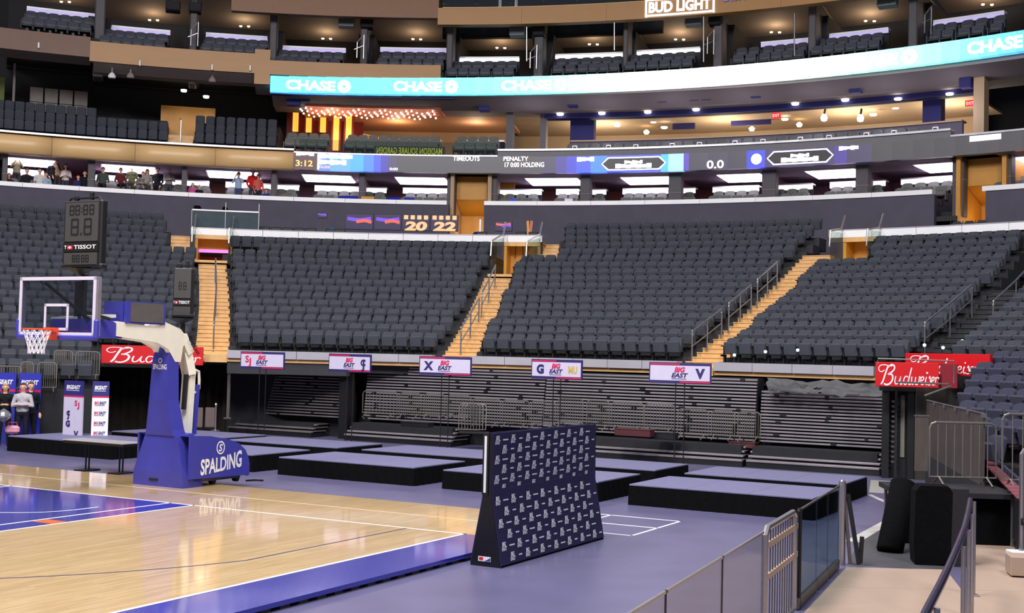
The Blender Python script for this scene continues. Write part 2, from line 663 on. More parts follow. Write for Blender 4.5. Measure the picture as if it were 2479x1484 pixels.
# ================================================================== skirted stage platforms
PLAT = [(-22.55, -18.96, 22.35, 24.48, 'black-skirted stage platform beside the hoop base, in the front row'),
        (-18.2, -14.52, 22.35, 24.48, 'black-skirted stage platform second from the hoop in the front row'),
        (-13.8, -10.2, 22.35, 24.48, 'black-skirted stage platform in the front row mostly behind the logo backdrop'),
        (-9.55, -5.95, 22.35, 24.48, 'black-skirted stage platform nearest the glass barrier'),
        (-22.6, -18.9, 25.5, 27.5, 'stage platform in the back row under the first two signs'),
        (-18.15, -14.5, 25.5, 27.6, 'stage platform in the back row left of the logo backdrop'),
        (-13.9, -10.28, 25.5, 27.55, 'stage platform in the back row right behind the logo backdrop'),
        (-9.55, -6.15, 25.35, 27.5, 'rightmost stage platform of the back row by the black tower'),
        (-27.3, -23.5, 22.4, 24.5, 'stage platform at far left behind the hoop base'),
        (-27.0, -23.1, 25.7, 27.8, 'stage platform in the back row in front of the black curtain')]
for (X0, X1, Y0, Y1, lab) in PLAT:
    t = thing('stage_platform', lab, 'platform', court((X0 + X1) / 2, (Y0 + Y1) / 2, 0), -CA, 'stage platforms behind the baseline')
    w, d = X1 - X0, Y1 - Y0
    n = int(round(w / 1.22))
    for i in range(n):                                       # deck panels with thin joints
        place('deck_panel', MB().rbox((0, 0, .385), (w / n - .006, d - .01, .03), .004).mesh('deck_panel', m_stagetop), t,
              (-w / 2 + w / n * (i + .5), 0, 0))
    mb = MB()                                                # skirt with shallow pleats
    per = []
    for (ax, ay, bx, by) in ((-w / 2, -d / 2, w / 2, -d / 2), (w / 2, -d / 2, w / 2, d / 2), (w / 2, d / 2, -w / 2, d / 2), (-w / 2, d / 2, -w / 2, -d / 2)):
        k = int(math.hypot(bx - ax, by - ay) / .12)
        for j in range(k):
            s = j / k
            per.append((ax + (bx - ax) * s, ay + (by - ay) * s, 1 if j % 2 else -1))
    k = len(per)
    vs = []
    for (x, y, sg) in per:
        l = math.hypot(x, y)
        vs += [(x, y, .368), (x + x / l * (.025 + .012 * sg), y + y / l * (.025 + .012 * sg), .004)]
    mb.add(vs, [(2 * i, 2 * i + 1, (2 * i + 3) % (2 * k), (2 * i + 2) % (2 * k)) for i in range(k)])
    mb.build('skirt', m_cloth, t, world=False)
    mb = MB()
    mb.box((0, 0, .355), (w - .06, d - .06, .02))
    mb.build('frame', m_black, t, world=False)

# ================================================================== seating bowl
NROW = 17


def rowR(i):
    return 22.9 + .85 * i


def rowz(i):
    return 2.65 + .275 * i + .0027 * i * i


AISLE = [(-7.3, -2.5 / 12), (13.2, -2.2 / 12), (33.5, -.9 / 12), (51.3, -.42)]


def aisle(k, R):
    return AISLE[k][0] + (R - 22) * AISLE[k][1]


def deg(m, R):
    return math.degrees(m / R)


HW = .57
V_IN, V_TOP = 9, 13                                   # vomitories open between these rows


def limits(sec, i):
    """seat row limits (degrees) of section sec at row i, or None"""
    R = rowR(i)
    if sec == 0:
        a, b = -36.0, aisle(0, R) - deg(HW, R)
        if i >= 12:
            b = TH(410, R, 560)
        return a, b
    if sec == 1:
        if i > 13:
            return None
        a, b = aisle(0, R) + deg(HW, R), aisle(1, R) - deg(HW, R)
        if i == 12:
            a = TH(612, R, 590)
        if i >= 11:
            b = TH(1196, R, 600)
        return a, b
    if sec == 2:
        a, b = aisle(1, R) + deg(HW, R), aisle(2, R) - deg(HW, R)
        if i >= 12:
            a = TH(1346 + (i - 11) * 4, R, 600)
        return a, b
    if sec == 3:
        if i > 13:
            return None
        a, b = aisle(2, R) + deg(HW, R), aisle(3, R) - deg(HW, R)
        if i >= 11:
            a = TH(2105, R, 600)
        return a, b
    if sec == 4:
        if i > 13:
            return None
        return aisle(3, R) + deg(HW, R), 72.0
    return None


# concrete terraces
ter = thing('seating_terrace', 'dark concrete steps under the lower bowl seats', None, ring(22, 12, 0), kind='structure')
for sec in range(5):
    mb = MB()
    for i in range(NROW):
        lm = limits(sec, i)
        if lm:
            R = rowR(i)
            mb.arc(R - .62, R + .26, rowz(i) - .5, rowz(i), lm[0] - .1, lm[1] + .1, 3)
    mb.build('terrace_section', m_concrete, ter)

# the folding seat: backrest, folded seat pan, armrest frame
SW = .475
mb = MB()
prof = [(-.215, .42), (-.215, .80), (-.19, .845), (-.12, .865), (.12, .865), (.19, .845), (.215, .80), (.215, .42)]
n = len(prof)
vs = [(x, .02 + (z - .42) * .22, z) for x, z in prof] + [(x * .93, -.05 + (z - .42) * .22, z - .012) for x, z in prof]
vs += [(x, .06 + (z - .42) * .22, z - .01) for x, z in prof]
fs = [tuple(range(n, 2 * n)), tuple(range(2 * n, 3 * n))[::-1]]
for i in range(n):
    j = (i + 1) % n
    fs += [(i, j, n + j, n + i), (i, 2 * n + i, 2 * n + j, j)]
back_geo = (vs, fs)
mb.add(vs, fs)
me_back = mb.mesh('seat_backrest', m_seat)
mb = MB()
mb.rbox((0, -.135, .555), (.40, .09, .36), .025, rx=rad(14))
pan_geo = (list(mb.v), list(mb.f))
me_pan = mb.mesh('seat_pan', m_seat)
mb = MB()
mb.box((-SW / 2, -.10, .33), (.035, .34, .06)).box((-SW / 2, -.08, .46), (.03, .06, .30)).box((-SW / 2, -.02, .16), (.05, .10, .32))
mb.box((-SW / 2, -.13, .61), (.045, .26, .03))
arm_geo = (list(mb.v), list(mb.f))
me_arm = mb.mesh('seat_arm', m_seatdark)

seats = []                                             # (distance, sec, row, k, n, R, th, z)
SECNAME = ['left of the stairs behind the hoop', 'between the hoop stairs and middle stairs', 'between middle stairs and right stairs', 'right of the right-hand stairs', 'at the far right edge']
for sec in range(5):
    for i in range(NROW):
        lm = limits(sec, i)
        if not lm:
            continue
        R = rowR(i)
        w = math.radians(lm[1] - lm[0]) * R
        k = int((w - .04) / SW)
        pad = (w - k * SW) / 2
        for j in range(k):
            th = lm[0] + math.degrees((pad + SW * (j + .5)) / R)
            p = ring(R, th, rowz(i))
            d = p - EYE
            dep = d.dot(_f)
            uu = W_IMG / 2 + FPX * d.dot(_r) / dep
            if -60 < uu < W_IMG + 60:
                seats.append((dep, sec, i, j, k, R, th, rowz(i), uu))
vis = [s for s in seats if 0 < s[8] < W_IMG and not (s[8] > 2200 and s[2] < 2)]
vis.sort(key=lambda s: s[0])
single = set(id(s) for s in vis[:300])
nb = MB()
npn = MB()
nar = MB()
for s in seats:
    dep, sec, i, j, k, R, th, z, uu = s
    rz = -rad(th)
    if id(s) in single:
        rown = 'front row' if i == 0 else ORD[i] + ' row'
        lab = 'charcoal folding seat, %s, %s from left, section %s' % (rown, ORD[j] if j < 30 else 'far', SECNAME[sec])
        t = thing('folding_chair', lab, 'seat', ring(R, th, z), rz, 'folding seats in the lower bowl')
        place('backrest', me_back, t)
        place('seat_pan', me_pan, t)
        place('armrest', me_arm, t)
    else:
        xf = Matrix.Translation(ring(R, th, z)) @ Matrix.Rotation(rz + random.uniform(-.02, .02), 4, 'Z')
        nb.add(back_geo[0], back_geo[1], xf)
        nb.add(pan_geo[0], pan_geo[1], xf)
        nb.mat(1).add(arm_geo[0], arm_geo[1], xf).mat(0)
o = nb.build('distant_folding_seats', [m_seat, m_seatdark])
tag(o, 'rows of charcoal folding seats filling the rest of the lower bowl', 'seats', kind='stuff')

# wooden stairs in the aisles: every step a part
STAIRLAB = ['pale wooden aisle stairs rising behind the basketball hoop', 'pale wooden aisle stairs in the middle of the bowl', 'pale wooden aisle stairs right of the centre section', 'dark aisle stairs at the far right by the second handrail']


def stairs(lab, i0, i1, tfun, mat=None):
    R0 = rowR(i0) - .62
    t0, t1 = tfun(R0 + .2)
    st = thing('aisle_stairs', lab, 'stairs', ring(R0, (t0 + t1) / 2, rowz(i0) - .3), 0, 'aisle stairs')
    for i in range(i0, i1):
        Ra, za, zb = rowR(i) - .62, rowz(i), rowz(i + 1)
        for h in (0, 1):
            Rs = Ra + .425 * h
            zt = za + (zb - za) * .5 * h
            t0, t1 = tfun(Rs + .2)
            m = MB()
            m.arc(Rs, Rs + .46, zt - .26, zt - .03, t0, t1, 9)
            m.arc(Rs - .025, Rs + .44, zt - .03, zt, t0, t1, 9)
            m.build('step', mat or m_stairwood, st)
    return st


for k in range(4):
    stairs(STAIRLAB[k], 0, (12, 11, 14, 9)[k], lambda R, k=k: (aisle(k, R) - deg(HW - .02, R), aisle(k, R) + deg(HW - .02, R)), m_concrete if k == 3 else None)
stairs('short pale side stairs left of the hoop-side tunnel entrance', 12, 16, lambda R: (TH(414, R, 580), TH(461, R, 580)))
stairs('short pale side stairs right of the middle tunnel entrance', 12, 16, lambda R: (TH(1310, R, 610), TH(1356, R, 600)))

# ================================================================== upper structure: materials
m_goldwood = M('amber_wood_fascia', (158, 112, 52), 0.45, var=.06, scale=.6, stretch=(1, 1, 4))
m_soffit = M('taupe_soffit_paint', (132, 122, 122), 0.8, var=.06, scale=1)
m_dark = M('near_black_paint', (22, 22, 28), 0.8, var=.2)
m_navywall = M('navy_ceiling_paint', (36, 36, 96), 0.8, var=.1, scale=1)
m_beige = M('beige_wall_paint', (176, 150, 120), 0.8, var=.06, scale=1)
m_suitewall = M('plum_suite_wall', (150, 104, 116), 0.75, var=.12, scale=.8)
m_suiteceil = M('mauve_suite_ceiling', (140, 120, 138), 0.8, var=.08, scale=1)
m_pillar = M('charcoal_pillar_cladding', (74, 70, 74), 0.6, var=.08, scale=2)
m_red = M('crimson_wall', (126, 24, 34), 0.55, var=.12, scale=1.2)
m_greyband = M('grey_fascia_paint', (112, 112, 116), 0.6, var=.05)
m_panel = M('white_light_panel', (250, 246, 255), 0.5, emit=5.0, ecol=(244, 230, 255))
m_striplight = M('white_strip_light', (250, 248, 255), 0.5, emit=1.6, ecol=(244, 240, 255))
m_warmlamp = M('warm_downlight', (255, 226, 170), 0.4, emit=9.0, ecol=(255, 214, 150))
m_coollamp = M('white_downlight', (255, 250, 240), 0.4, emit=7.0, ecol=(255, 246, 230))
m_teal = glass('teal_glass', (120, 160, 170), .14, .06)
m_clear = glass('clear_glass', (226, 236, 232), .07, .02)


def warm_point(loc, e, col=(1, .72, .36), r=.15):
    d = bpy.data.lights.new('lamp_and_fill_glow', 'POINT')  # glow of the modelled lamps, and added fill that has no fixture
    d.energy = e
    d.color = col
    d.shadow_soft_size = r
    o = bpy.data.objects.new('lamp_and_fill_glow', d)
    o.location = loc
    COL.objects.link(o)


def rpt(u, v, R):
    t, z = on_ring(u, v, R)
    return ring(R, t, z)


def struct(mb, name, mats, label):
    o = mb.build(name, mats)
    return tag(o, label, kind='structure')


mb = MB()
mb.arc(53.0, 53.5, 0, 32, -70, 95, 3)
struct(mb, 'wall_outer_hall', m_dark, 'dark outer wall of the arena hall')
# ------------------------------------------------------------------ front fascia of the lower bowl: silver panels over a wood strip
FZ = 2.78
fa = thing('bowl_front_fascia', 'silver panelled fascia with wood edge under the front row of seats', 'fascia', ring(21.9, 14, 2.3))
for (u0, u1) in ((550, 1047), (1140, 1640), (1728, 2118)):
    t0, t1 = TH(u0, 21.9, 860), TH(u1, 21.9, 880)
    n = 6 if u1 < 2000 else 4
    for i in range(n):
        a, b2 = t0 + (t1 - t0) * i / n, t0 + (t1 - t0) * (i + 1) / n
        MB().arc(21.85, 22.25, FZ - .25, FZ, a + .02, b2 - .02, 2).build('metal_panel', m_alu, fa)
    MB().arc(21.95, 22.3, FZ - .37, FZ - .255, t0, t1, 2).build('wood_strip', m_stairwood, fa)
for (u0, u1) in ((495, 550), (1047, 1140), (1640, 1728)):
    t0, t1 = TH(u0, 22, 870), TH(u1, 22, 870)
    MB().arc(21.95, 22.3, FZ - .40, FZ - .16, t0, t1, 2).build('wood_strip', m_stairwood, fa)
MB().arc(22.0, 22.4, FZ - .75, FZ - .37, TH(550, 22, 880), TH(845, 22, 880), 2).build('drape', m_concrete, fa)
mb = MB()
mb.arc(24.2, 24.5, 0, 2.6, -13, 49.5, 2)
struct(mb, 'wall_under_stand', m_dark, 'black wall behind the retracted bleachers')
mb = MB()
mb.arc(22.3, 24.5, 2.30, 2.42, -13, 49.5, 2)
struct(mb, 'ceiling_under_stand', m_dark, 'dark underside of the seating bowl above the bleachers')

# ------------------------------------------------------------------ white counters on the bowl (bar decks behind the top rows)
for (u0, v0, u1, v1, lab) in ((462, 553, 1312, 585, 'long white counter topping the section between the two left tunnels'),
                              (2006, 562, 2560, 540, 'long pale counter above the right-hand seats')):
    Rc = 34.35
    t0, z0 = on_ring(u0, v0, Rc)
    t1, z1 = on_ring(u1, v1, Rc)
    zc = 7.83
    c = thing('bar_counter', lab, 'counter', ring(Rc, (t0 + t1) / 2, zc - .3), 0, 'bar counters on the bowl')
    n = max(3, int((t1 - t0) / 2.4))
    for i in range(n):
        a, b2 = t0 + (t1 - t0) * i / n, t0 + (t1 - t0) * (i + 1) / n
        MB().arc(Rc, Rc + .1, zc - .27, zc, a + .015, b2 - .015, 1.5).build('front_panel', m_counter, c)
        MB().arc(Rc - .02, Rc + .75, zc + .0, zc + .03, a + .01, b2 - .01, 1.5).build('ledge', m_alu, c)
    mb = MB()
    gaps = [(TH(p_, 34.5, w_), TH(q_, 34.5, w_)) for p_, q_, w_ in ((462, 557, 575), (1202, 1294, 595), (2006, 2104, 575))]
    cuts = sorted([t0, t1] + [x for g_ in gaps for x in g_ if t0 < x < t1])
    for p_, q_ in zip(cuts, cuts[1:]):
        if not any(g_[0] - .05 <= (p_ + q_) / 2 <= g_[1] + .05 for g_ in gaps):
            mb.arc(Rc + .1, 39.8, zc - 1.0, zc - .9, p_, q_, 2)
            mb.arc(Rc + .1, Rc + .2, zc - 1.3, zc - .27, p_, q_, 2)
        else:
            mb.arc(36.2, 39.8, zc - 1.0, zc - .9, p_, q_, 2)
    mb.build('deck', m_concrete, c)

# ------------------------------------------------------------------ tunnel entrances (vomitories)
for k, (u0, u1, lab) in enumerate(((466, 556, 'honey-wood tunnel entrance above the stairs behind the hoop'),
                                   (1204, 1291, 'honey-wood tunnel entrance above the middle stairs'),
                                   (2010, 2100, 'honey-wood tunnel entrance above the right-hand stairs'))):
    Ra, Rb = (32.6, 31.8, 33.0)[k], 37.5
    v = 600 if k < 2 else 590
    t0, t1 = TH(u0, 33, v), TH(u1, 33, v)
    z0, zt = rowz((12, 11, 12)[k]), 7.52
    vm = thing('tunnel_entrance', lab, 'entrance', ring(Ra, (t0 + t1) / 2, z0), 0, 'tunnel entrances in the bowl', 'structure')
    MB().arc(Ra - .6, Rb, z0 - .1, z0, t0, t1, 3).build('tunnel_floor', m_stairwood, vm)
    for t, s in ((t0, 1), (t1, -1)):
        MB().arc(34.4, Rb, z0, zt, t - .2 * (s < 0), t + .2 * (s > 0), 3).build('side_wall', m_honey, vm)
    zlo = on_ring(510, 604, 35.3)[1] if k == 0 else z0 - .2
    MB().arc(35.3, 35.45, zlo, zt + .1, t0, t1, 3).build('back_wall', m_honey, vm)
    if k == 0:
        MB().arc(35.25, 35.45, zlo - .13, zlo, t0, t1, 3).build('pink_light_bar', M('pink_light', (230, 120, 220), .4, emit=.9), vm)
        MB().arc(36.8, 37.0, z0, zlo, t0, t1, 3).build('tunnel_end', M('brick_red_wall', (150, 50, 50), .6), vm)
    MB().arc(34.4, Rb, zt - .05, zt + .04, t0, t1, 3).build('tunnel_ceiling', m_stairwood, vm)
    MB().arc(34.36, 34.5, zt - .13, zt + .04, t0, t1, 3).build('lintel', m_stairwood, vm)
    for t in (t0, t1):                                  # glass balustrades with silver rails along both sides
        MB().arc(Ra, 34.3, z0 + .1, z0 + 1.35, t - .04, t + .04, 3, None, zt + .2).build('glass_panel', m_clear, vm)
        mb = MB()
        mb.tube([ring(Ra - .1, t, z0 + .75), ring(Ra, t, z0 + 1.35), ring(34.2, t, zt + .35), ring(34.6, t, zt + .9)], .035, 6)
        mb.build('handrail', m_steel, vm)
    warm_point(ring(34.0, (t0 + t1) / 2, zt - .8), 9, (1, .80, .5), .3)  # unseen warm fill, added to turn the tunnel wood golden

# ------------------------------------------------------------------ stair handrails
def stair_rail(lab, pts, off, height=.92, mid=True, grp='stair handrails in the bowl'):
    """pts: list of (R, theta); stands on the stairs"""
    def zf(R):
        x = (R - 22.28) / .85
        return rowz(max(0, x)) - .02
    R0, t0 = pts[0]
    t = thing('stair_handrail', lab, 'handrail', ring(R0, t0, zf(R0)), 0, grp)
    P = [ring(R, th, zf(R) + height) for R, th in pts]
    mb = MB()
    mb.tube([P[0] - Vector((0, 0, .12))] + P + [P[-1] - Vector((0, 0, .12))], .03, 6)
    mb.build('top_rail', m_steel, t)
    if mid:
        mb = MB()
        mb.tube([p - Vector((0, 0, .45)) for p in P], .022, 6)
        mb.build('mid_rail', m_steel, t)
    for (R, th) in (pts[0], pts[len(pts) // 2], pts[-1]):
        b0 = ring(R, th, zf(R) - .05)
        MB().tube([b0, b0 + Vector((0, 0, height + .05))], .024, 6).build('post', m_steel, t)


def seg(k, Ra, Rb, off):
    return [(Ra + (Rb - Ra) * q, aisle(k, Ra + (Rb - Ra) * q) + deg(off, Ra + (Rb - Ra) * q)) for q in (0, .5, 1)]


stair_rail('thin steel handrail down the middle of the hoop-side stairs', seg(0, 22.7, 30.0, .02), 0, mid=False)
for i, (a, c) in enumerate(((22.9, 26.2), (26.8, 30.2))):
    stair_rail('%s steel handrail segment on the middle stairs' % ('lower', 'upper')[i], seg(1, a, c, .0), 0, .85)
for i, (a, c) in enumerate(((22.7, 25.0), (25.6, 27.6), (28.2, 30.2))):
    stair_rail('%s of the three steel handrails on the right-hand stairs' % ('lowest', 'middle one', 'highest')[i], seg(2, a, c, -.35), 0)
stair_rail('two-bar steel handrail at the far right above the red sign', seg(3, 23.6, 27.2, -.5), 0)
stair_rail('steel handrail at the extreme right edge', seg(3, 25.5, 29.5, .75), 0)

# ------------------------------------------------------------------ bowl back wall and suite level
RW = 40.0
Z_CT = 9.78
mb = MB()
for (a, c) in ((-36, TH(1086, RW, 500)), (TH(1172, RW, 500), TH(2262, RW, 470)), (TH(2386, RW, 460), 60)):
    mb.arc(RW, RW + .3, 6.2, Z_CT, a, c, 1.5)
struct(mb, 'wall_bowl_back', m_wall, 'slate grey wall behind the top rows of the bowl')
sc = thing('suite_counter', 'white ledge running along the front of the suites', 'counter', ring(RW, 5, Z_CT))
for (a, c) in ((-36, TH(1082, RW, 490)), (TH(1172, RW, 490), TH(2258, RW, 470)), (TH(2378, RW, 460), 60)):
    n = max(2, int((c - a) / 3.2))
    for i in range(n):
        p, q = a + (c - a) * i / n, a + (c - a) * (i + 1) / n
        MB().arc(RW - .06, RW + .4, Z_CT + .005, Z_CT + .2, p + .01, q - .01, 1.6).build('ledge_piece', m_counter, sc)
mb = MB()
for (a, c) in ((-36, TH(1098, 41, 490)), (TH(1190, 41, 490), TH(2330, 41, 460)), (TH(2442, 41, 450), 60)):
    mb.arc(RW + .3, 46.5, 8.7, 8.9, a, c, 2)
    mb.arc(RW + 1.3, 46.5, 8.9, 9.2, a, c, 2)
struct(mb, 'floor_suites', m_concrete, 'dark stepped floor inside the suites')
# back walls and ceilings, bay by bay, with pillars between
PIL = [(-40, 0), (10, 6), (220, 8), (446, 6), (664, 6), (878, 7), (1095, 10), (1194, 12), (1420, 12), (1638, 15), (1866, 16), (2092, 14), (2326, 12), (2443, 10), (2560, 0)]
RED = (1194, 1638, 2092)
bays = [(PIL[i][0], PIL[i + 1][0]) for i in range(len(PIL) - 1)]
PANELS = {0: None, 1: (5, 130), 2: (247, 373), 3: (503, 624), 4: (735, 851), 5: (961, 1080), 7: (1278, 1402), 8: (1510, 1625), 9: (1745, 1847), 10: (1960, 2078), 11: (2225, 2316), 13: (2466, 2520)}
SUITE_LAB = ['suite ceiling light above the leftmost standing visitors', 'suite ceiling light left of the visitor in black', 'suite ceiling light above the visitors in red']
mb_c, mb_w = MB(), MB()
for i, (a, c) in enumerate(bays):
    if i in (6, 12):
        continue                                       # the two wooden recesses
    mid = (a + c) / 2
    t0, t1 = TH(a, RW + 2, 430), TH(c, RW + 2, 430)
    mb_c.arc(RW + .35, 46.5, 11.28, 11.36, t0, t1, 2)
    mb_w.mat(1 if i % 3 == 0 or i in (7, 8) else 0).arc(46.4, 46.6, 8.9, 11.3, t0, t1, 2)
    mb_w.mat(0).arc(RW + 1.2, 46.5, 9.2, 11.3, t1 - .12, t1 + .12, 2)
    if PANELS.get(i):
        p0, p1 = PANELS[i]
        lt = thing('suite_ceiling_light', 'glowing rectangular ceiling light in the %s suite from the left' % ORD[i - 1 if i < 6 else i - 2 if i < 12 else i - 3], 'light', ring(42.5, TH((p0 + p1) / 2, 42.5, 430), 11.1), 0, 'suite ceiling lights')
        MB().arc(41.3, 43.6, 11.20, 11.235, TH(p0, 42, 430), TH(p1, 42, 430), 3).build('diffuser', m_panel, lt)
        MB().arc(41.2, 43.7, 11.235, 11.275, TH(p0, 42, 430) - .1, TH(p1, 42, 430) + .1, 3).build('frame', m_white, lt)
mb_w.mat(0)
struct(mb_c, 'ceiling_suites', m_suiteceil, 'mauve ceiling of the suites')
struct(mb_w, 'wall_suites_back', [m_suitewall, M('rust_suite_wall', (150, 92, 78), .7, var=.1)], 'plum back and side walls inside the suites')
for (u, hw) in PIL:
    if hw:
        big = hw >= 10
        pl = thing('suite_pillar', 'charcoal pillar in the suite front, %s from the left' % ORD[[p[0] for p in PIL if p[1]].index(u)], 'pillar', ring(RW + .9, TH(u, RW + 1, 450), 8.9), -rad(TH(u, RW + 1, 450)), 'suite pillars', 'structure')
        w = hw * 2 * .0196
        MB().rbox((0, 0, 1.2), (w, .5, 2.42), .02).build('shaft', m_pillar, pl, world=False)
        MB().box((0, -.02, 1.50), (w + .02, .52, .03)).build('trim_band', m_soffit, pl, world=False)
# white drink rails behind the seats
RAILS = [(0, 105), (230, 335), (352, 440), (452, 506), (546, 660), (668, 724), (762, 870), (884, 936), (976, 1084), (1203, 1312), (1347, 1402), (1412, 1468), (1508, 1618), (1628, 1684), (1726, 1838), (1852, 1968), (2010, 2072), (2080, 2144), (2182, 2306), (2446, 2500)]
for i, (a, c) in enumerate(RAILS):
    t = thing('drink_rail', 'white drink rail behind the suite seats, %s from the left' % ORD[i], 'shelf', ring(43.2, TH((a + c) / 2, 43.2, 455), 9.2), 0, 'suite drink rails')
    MB().arc(43.1, 43.7, 10.92, 10.98, TH(a, 43.2, 455), TH(c, 43.2, 455), 2).build('shelf_top', m_counter, t)
    MB().arc(43.12, 43.2, 10.70, 10.92, TH(a, 43.2, 455), TH(c, 43.2, 455), 2).build('apron', m_striplight, t)
    MB().arc(43.25, 43.35, 9.2, 10.70, TH(a, 43.2, 455), TH(c, 43.2, 455), 2).build('support', m_dark, t)

# wooden recesses in the suite ring
for (u0, u1, vb, lab) in ((1104, 1184, 560, 'tall honey-wood recess in the middle of the suite level'), (2337, 2436, 540, 'tall honey-wood stair recess at the right of the suite level')):
    t0, t1 = TH(u0, 41, 480), TH(u1, 41, 480)
    rc = thing('wood_recess', lab, 'recess', ring(41, (t0 + t1) / 2, 6.9), 0, 'wood recesses of the suite level', 'structure')
    MB().arc(43.2, 43.4, 6.8, 11.3, t0 - 1, t1 + 1.2, 1).build('back_panel', m_honey, rc)
    for t in (t0 - .15, t1 + .15):
        MB().arc(40.4, 43.3, 6.8, 11.3, t - .12, t + .12, 1).build('side_panel', m_beige if u0 < 2000 else m_honey, rc)
    MB().arc(41.2, 43.3, 10.2, 11.3, t0, t1, 1, 9.6).build('sloped_soffit', m_honey, rc)
    MB().arc(40, 43.4, 6.7, 6.8, t0 - 1, t1 + 1, 1).build('landing', m_concrete, rc)
    warm_point(ring(41.7, (t0 + t1) / 2, 8.7), 40, (1, .76, .42), .5)  # unseen warm fill, added for the golden glow of the recess

# ------------------------------------------------------------------ suite armchairs
m_armchair = M('olive_grey_seat_shell', (96, 98, 94), 0.6, var=.1, scale=8)
mb = MB()
pr = [(-.23, .36), (-.25, .62), (-.23, .80), (-.14, .86), (0, .875), (.14, .86), (.23, .80), (.25, .62), (.23, .36)]
n = len(pr)
vs = [(x, .05 + (z - .36) * .12 - .10 * (abs(x) / .25) ** 2, z) for x, z in pr] + [(x * .9, .13 + (z - .36) * .12 - .08 * (abs(x) / .25) ** 2, z - .02) for x, z in pr]
mb.add(vs, [tuple(range(n))[::-1], tuple(range(n, 2 * n))] + [(i, (i + 1) % n, n + (i + 1) % n, n + i) for i in range(n)])
for s in (-1, 1):
    mb.rbox((s * .265, -.12, .42), (.05, .36, .40), .02)
me_ac_shell = mb.mesh('armchair_shell', m_armchair)
me_ac_pan = MB().rbox((0, -.12, .40), (.46, .42, .10), .03).mesh('armchair_pan', m_seatdark)
me_ac_open = MB().rbox((0, .005, .60), (.26, .03, .13), .012).mesh('armchair_opening', m_black)
me_ac_leg = MB().box((0, 0, .17), (.12, .2, .35)).mesh('armchair_pedestal', m_black)


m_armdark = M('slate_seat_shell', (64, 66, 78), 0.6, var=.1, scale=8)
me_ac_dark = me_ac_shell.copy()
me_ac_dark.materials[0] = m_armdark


def armchair(th, R, z, lab, grp, rz=0.0, dark=None):
    t = thing('suite_armchair', lab, 'armchair', ring(R, th, z), -rad(th) + rz, grp)
    place('shell', me_ac_shell if dark is None else me_ac_dark, t)
    place('seat_pan', me_ac_pan, t)
    place('back_opening', me_ac_open, t)
    place('pedestal', me_ac_leg, t)
    return t


BAYN = [('first suite from the left', [], [30, 66, 90]), ('second suite, behind the visitors', [242, 270, 298, 330, 372], []),
        ('third suite, by the visitor in black', [405, 432], []), ('suite with the child in pink', [470, 496, 562, 600, 644], []),
        ('suite right of the red-shirted visitors', [680, 705], [668, 694]),
        ('suite with the blue flag', [780, 806, 833, 859], [770, 797, 846]), ('suite with the yellow flag', [892, 920], [884, 912]),
        ('suite left of the middle recess', [994, 1020, 1047, 1073], [982, 1010, 1038, 1066]),
        ('suite right of the middle recess', [1208, 1234, 1262, 1291], [1194, 1221, 1249, 1277]),
        ('suite under the penalty display', [1362, 1388], [1354, 1382]), ('suite left of the hexagon display', [1424, 1451], [1414, 1440]),
        ('suite under the hexagon display', [1522, 1547, 1575, 1602], [1514, 1541, 1567, 1594]), ('suite with the red post', [1642, 1668], [1626, 1652]),
        ('suite under the zero score', [1740, 1767, 1795, 1824], [1728, 1756, 1784, 1812]), ('suite under the blue disc', [1860, 1888, 1917, 1945], [1846, 1875, 1903, 1930]),
        ('suite under the right hexagon', [2024, 2052], [2008, 2036]), ('suite beside the round dark column', [2094, 2122], [2070, 2098]),
        ('suite left of the stair recess', [2196, 2228, 2260, 2292], [2180, 2212, 2245, 2278]), ('suite at the right edge', [2446, 2474], [2420, 2458])]
for (nm, up, lo) in BAYN:
    for row, us, R, z in (('back', up, 42.05, 9.74), ('front', lo, 41.1, 9.42)):
        for j, u in enumerate(us):
            v = 470
            armchair(TH(u, R, v), R, z, 'olive grey armchair, %s in the %s row, %s' % (ORD[j], row, nm), 'armchairs in the lower suites')

# ------------------------------------------------------------------ lower display ring and wooden fascia
t_w = TH(711, RW, 390)
mb = MB()                                              # rounded wooden fascia at the left
prof = [(RW + .5, 11.28), (RW + .12, 11.25), (RW - .02, 11.34), (RW - .12, 11.55), (RW - .14, 11.75), (RW - .08, 11.98), (RW + .06, 12.12), (RW + .5, 12.16)]
wf = thing('wood_balcony_fascia', 'rounded pale wood balcony front with silver cap at upper left', 'fascia', ring(RW, -14, 11.2))
for i in range(6):
    a, c = -36 + (t_w + 36) * i / 6, -36 + (t_w + 36) * (i + 1) / 6
    m = MB()
    m.arc_profile(prof, a + .01, c - .01, 1.2)
    m.build('wood_shell', M('pale_bent_wood', (224, 184, 128), .4, var=.05, scale=.8, stretch=(1, 1, 5)), wf, smooth=True)
MB().arc(RW - .12, RW + .5, 12.165, 12.25, -36, t_w, 1.5).build('silver_cap', m_alu, wf)


def led_mat(rgb, e):
    return M('led_%d_%d_%d_%d' % (rgb + (int(e * 10),)), rgb, .35, var=.02, emit=e, ecol=rgb)


